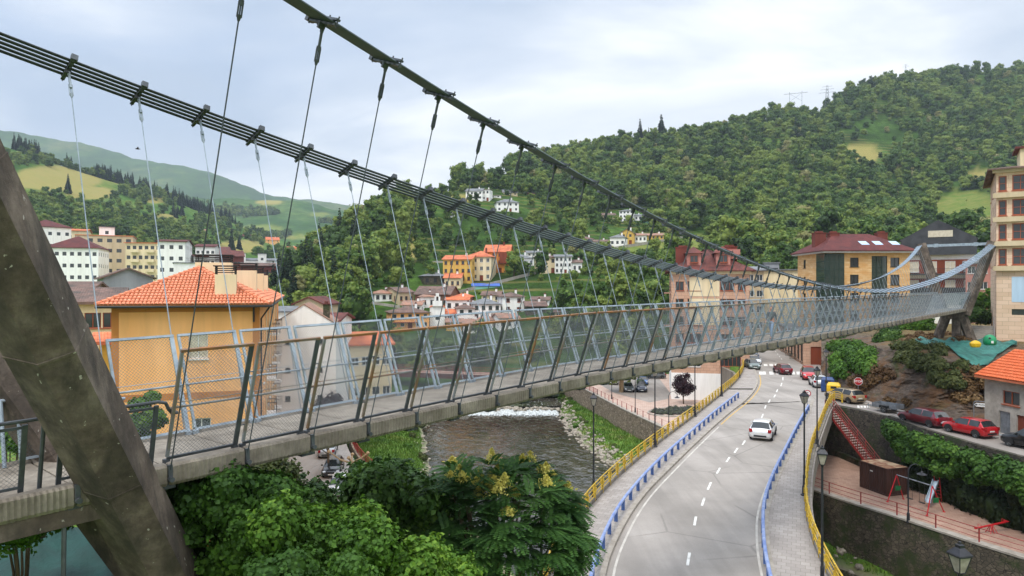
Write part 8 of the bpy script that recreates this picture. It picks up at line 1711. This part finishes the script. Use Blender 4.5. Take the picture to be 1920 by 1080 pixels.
vs = [(x, Yq, z) for x, z in poly]+[(x, Yq+4, z) for x, z in poly]; ab.add(vs, [tuple(range(n))[::-1], tuple(range(n, 2*n))]+[(i, (i+1) % n, n+(i+1) % n, n+i) for i in range(n)]); setp(ab.build('stone_bridge', MATS['wall_stone']), 'old stone arch bridge seen through the railing mesh below the village', 'bridge')
M('parasol_pink', '#d94f86', '#c94278', 2, .7); M('parasol_blue', '#3f6fc4', '#3a64b4', 2, .7)
for (px, py, Y, c, lb) in [(636, 693, 125, 'parasol_pink', 'pink cafe parasol on the left, beside the lower street'), (668, 685, 128, 'parasol_blue', 'blue cafe parasol between the two pink ones'), (690, 692, 122, 'parasol_pink', 'pink cafe parasol on the right, seen through the mesh')]:
    p = P(px, py, Y); p.z = LOW+.1; t_ = T('parasol', lb, 'parasol', p); mb = MB(); mb.lathe([(2.2, 2.35), (1.2, 2.8), (.1, 3.15)], 8); mb.build('canopy', MATS[c], t_); mb = MB(); mb.cyl((0, 0, 0), (0, 0, 3.1), .04); mb.build('pole', MATS['frame_white'], t_)
def pylon(px, py, Y, H, kind, lb):
    p = right_hill.at(px, py, .5) if True else None; p = Vector(((px-960)/F*Y, Y, CZ-(py-540)*Y/F)); t_ = T('power_pylon', lb, 'pylon', p, face_rz(p)); mb = MB(); r_ = .09*H/10
    if kind == 'H':
        for s in (-1, 1): mb.bar((s*H*.32, 0, -4), (s*H*.32, 0, H), r_*2, r_*2)
        mb.bar((-H*.62, 0, H*.9), (H*.62, 0, H*.9), r_*2, r_*2); mb.bar((-H*.32, 0, H*.45), (H*.32, 0, H*.9), r_, r_); mb.bar((H*.32, 0, H*.45), (-H*.32, 0, H*.9), r_, r_)
    else:
        w_ = H*.11
        for sx in (-1, 1):
            for sy in (-1, 1): mb.bar((sx*w_, sy*w_, -5), (sx*w_*.2, sy*w_*.2, H), r_, r_)
        for k in range(7):
            z = H*k/8; f = 1-.8*k/8; g_ = 1-.8*(k+1)/8
            for s in (-1, 1): mb.bar((-w_*f, s*w_*f, z), (w_*g_, s*w_*g_, z+H/8), r_*.6, r_*.6); mb.bar((w_*f, s*w_*f, z), (-w_*g_, s*w_*g_, z+H/8), r_*.6, r_*.6)
        for z, l in ((.72, .3), (.84, .24), (.95, .18)): mb.bar((-H*l, 0, H*z), (H*l, 0, H*z), r_, r_)
    mb.build('lattice', MATS['metal_grey'], t_)
pylon(1492, 205, 690, 18, 'H', 'twin post power pylon on the hill skyline'); pylon(1551, 208, 690, 26, 'L', 'lattice power pylon behind the skyline trees right of the twin post one'); pylon(1698, 140, 760, 12, 'L', 'small lattice mast on the highest part of the forest skyline')
# flower box and laundry on the long orange house, steps up to the right block
sc_ = T('concrete_steps', 'broad grey steps between the far pylon and the tall right block', 'steps', Vector((54.6, 80, 4.2)), face_rz((54.6, 80))); 
for k in range(16): mb = MB(); mb.bx(-1.6, 1.6, k*.42, k*.42+.46, -1 if False else k*.24-.3, k*.24); mb.build('step', MATS['conc_pale'], sc_)
mb = MB()
for s in (-1, 1):
    for z in (.5, .95): mb.bar((s*1.62, 0, z), (s*1.62, 6.6, z+3.8), .05, .05)
    for k in range(6): mb.bar((s*1.62, k*1.3, k*.75), (s*1.62, k*1.3, k*.75+.97), .05, .05)
mb.build('handrail', MATS['metal_grey'], sc_)
# ------------------------------------------------------------------ people
M('skin', '#c58f72', '#b98368', 6, .6); M('cloth_grey', '#5c6468', '#4d5559', 5, .85); M('denim_light', '#8aa0ba', '#7a92ae', 6, .85); M('shoe_red', '#c24a4a', '#a83e3e', 5, .6); M('hair_red', '#7a3a22', '#5f2c1a', 9, .7); M('cloth_white', '#d6d3cc', '#c4c0b8', 4, .85); M('cloth_dark', '#30343c', '#262a30', 4, .85); M('cloth_pink', '#b96a78', '#a45c6a', 4, .85)
def skinned(name, verts, edges, radii, mat, parent, root=0, sub=1):
    me = bpy.data.meshes.new(name); me.from_pydata(verts, edges, []); me.materials.append(MATS[mat]); o = link(name, me, parent); sk = o.modifiers.new('skin', 'SKIN'); sk.use_smooth_shade = True
    me.skin_vertices.new() if not me.skin_vertices else None; L = me.skin_vertices[0].data
    for i, r_ in enumerate(radii): L[i].radius = (r_, r_) if not isinstance(r_, tuple) else r_; L[i].use_root = i == root
    if sub: s = o.modifiers.new('sub', 'SUBSURF'); s.levels = sub; s.render_levels = sub
    return o
def person(loc, hd, top, leg, shoe, hair, label, stride=.28, lean=0, longhair=True):
    """local frame: +x is the way the person walks"""
    t_ = T('person', label, 'person', loc, math.atan2(hd[1], hd[0])); a = stride
    J = {'pel': (0, 0, .94), 'sp': (.01, 0, 1.15), 'ch': (.02, 0, 1.35), 'nk': (.03, 0, 1.48), 'hd0': (.05, 0, 1.56), 'hd1': (.06, 0, 1.66)}
    V = [J[k] for k in ('pel', 'sp', 'ch', 'nk', 'hd0', 'hd1')]; Ed = [(0, 1), (1, 2), (2, 3), (3, 4), (4, 5)]; Rd = [.13, .115, .13, .055, .085, .088]
    legs = {}
    for s, f in ((1, a), (-1, -a)):
        hip = (0, s*.09, .90); kn = (f*.62+.05, s*.09, .50); an = (f*1.05-(.08 if f < 0 else 0), s*.09, .09+(.05 if f < 0 else 0)); toe = (an[0]+.15, s*.10, .04); b = len(V); V += [hip, kn, an, toe]; Ed += [(0, b), (b, b+1), (b+1, b+2), (b+2, b+3)]; Rd += [.09, .062, .042, .034]; legs[s] = (hip, kn, an, toe)
    arms = {}
    for s, f in ((1, -a), (-1, a)):
        sh = (.02, s*.17, 1.39); el = (f*.35, s*.215, 1.13); wr = (f*.8+.1, s*.2, .93); hn = (wr[0]+.03, s*.2, .86); b = len(V); V += [sh, el, wr, hn]; Ed += [(2, b), (b, b+1), (b+1, b+2), (b+2, b+3)]; Rd += [.052, .038, .027, (.03, .018)]; arms[s] = (sh, el, wr, hn)
        for q in range(4): V.append((hn[0]+.005+.014*(q-1.5)+.01, hn[1], hn[2]-.07+.008*abs(q-1.2))); Ed.append((b+3, len(V)-1)); Rd.append(.008)
        V.append((hn[0]+.045, hn[1]-s*.01, hn[2]-.01)); Ed.append((b+3, len(V)-1)); Rd.append(.009)
    body = skinned('body', V, Ed, Rd, 'skin', t_)
    tv = [(0, 0, .92), J['sp'], J['ch'], (.03, 0, 1.43)]; te = [(0, 1), (1, 2), (2, 3)]; tr = [.15, .135, .15, .085]
    for s in (1, -1): sh, el, wr, _ = arms[s]; b = len(tv); tv += [sh, el, tuple(Vector(el).lerp(Vector(wr), .75))]; te += [(2, b), (b, b+1), (b+1, b+2)]; tr += [.068, .052, .042]
    skinned('top', tv, te, tr, top, t_)
    lv = [(0, 0, .97), (0, 0, .90)]; le = [(0, 1)]; lr = [.145, .145]
    for s in (1, -1): hip, kn, an, toe = legs[s]; b = len(lv); lv += [hip, kn, an]; le += [(1, b), (b, b+1), (b+1, b+2)]; lr += [.10, .073, .055]
    skinned('trousers', lv, le, lr, leg, t_)
    for s in (1, -1): an, toe = legs[s][2:]; skinned('shoe', [(an[0]-.05, an[1], an[2]-.03), (an[0]+.05, an[1], an[2]-.04), toe], [(0, 1), (1, 2)], [.045, .045, .038], shoe, t_)
    hv = [(-.0, 0, 1.70), (-.03, 0, 1.62), (-.05, 0, 1.5)] if longhair else [(.02, 0, 1.71), (-.01, 0, 1.66)]
    skinned('hair', hv, [(i, i+1) for i in range(len(hv)-1)], [.085, .085, .05] if longhair else [.085, .08], hair, t_)
    mb = MB(); mb.cyl((.14, 0, 1.60), (.175, 0, 1.585), .012, .016, n=5); mb.build('nose', MATS['skin'], body)
    for s in (1, -1): mb = MB(); mb.lathe([(.0, -.009), (.011, 0), (.0, .009)], 6, c=(.135, s*.032, 1.63)); mb.build('eye', MATS['sign_black'], body)
    mb = MB(); mb.box((.135, 0, 1.548), (.012, .045, .01)); mb.build('mouth', MATS['shoe_red'], body)
pt_ = 21.7; p = B(pt_*LP, .15, dz(pt_)); person(p, tuple((-E)[:2]), 'cloth_grey', 'denim_light', 'shoe_red', 'hair_red', 'woman in grey top and pale jeans walking along the footbridge')
person(G(1484, 668, .08), ang(185), 'cloth_white', 'cloth_dark', 'cloth_dark', 'hair_red', 'person in a pale top on the pavement beside the far shops', .15, longhair=False); person(G(1478, 664, .08), ang(185), 'cloth_pink', 'denim_light', 'cloth_dark', 'hair_red', 'person in a pink top standing next to the one in pale clothes', .1)
# bird
p = P(258, 279, 34); t_ = T('bird', 'small dark bird gliding between the left hangers', 'bird', p, .6); mb = MB(); mb.lathe([(.0, -.12), (.03, -.06), (.035, .02), (.015, .1), (0, .14)], 6); mb.v = [(z, y, x) for x, y, z in mb.v]; mb.build('body', MATS['plastic_black'], t_)
for s in (1, -1): mb = MB(); V_ = [(.05, 0, .01), (.02, s*.16, .07), (-.05, s*.34, .02), (-.03, s*.14, .04), (-.05, 0, .0)]; mb.add(V_, [(0, 1, 3, 4), (1, 2, 3)]); mb.add([(x, y, z-.008) for x, y, z in V_], [(4, 3, 1, 0), (3, 2, 1)]); mb.build('wing', MATS['plastic_black'], t_)
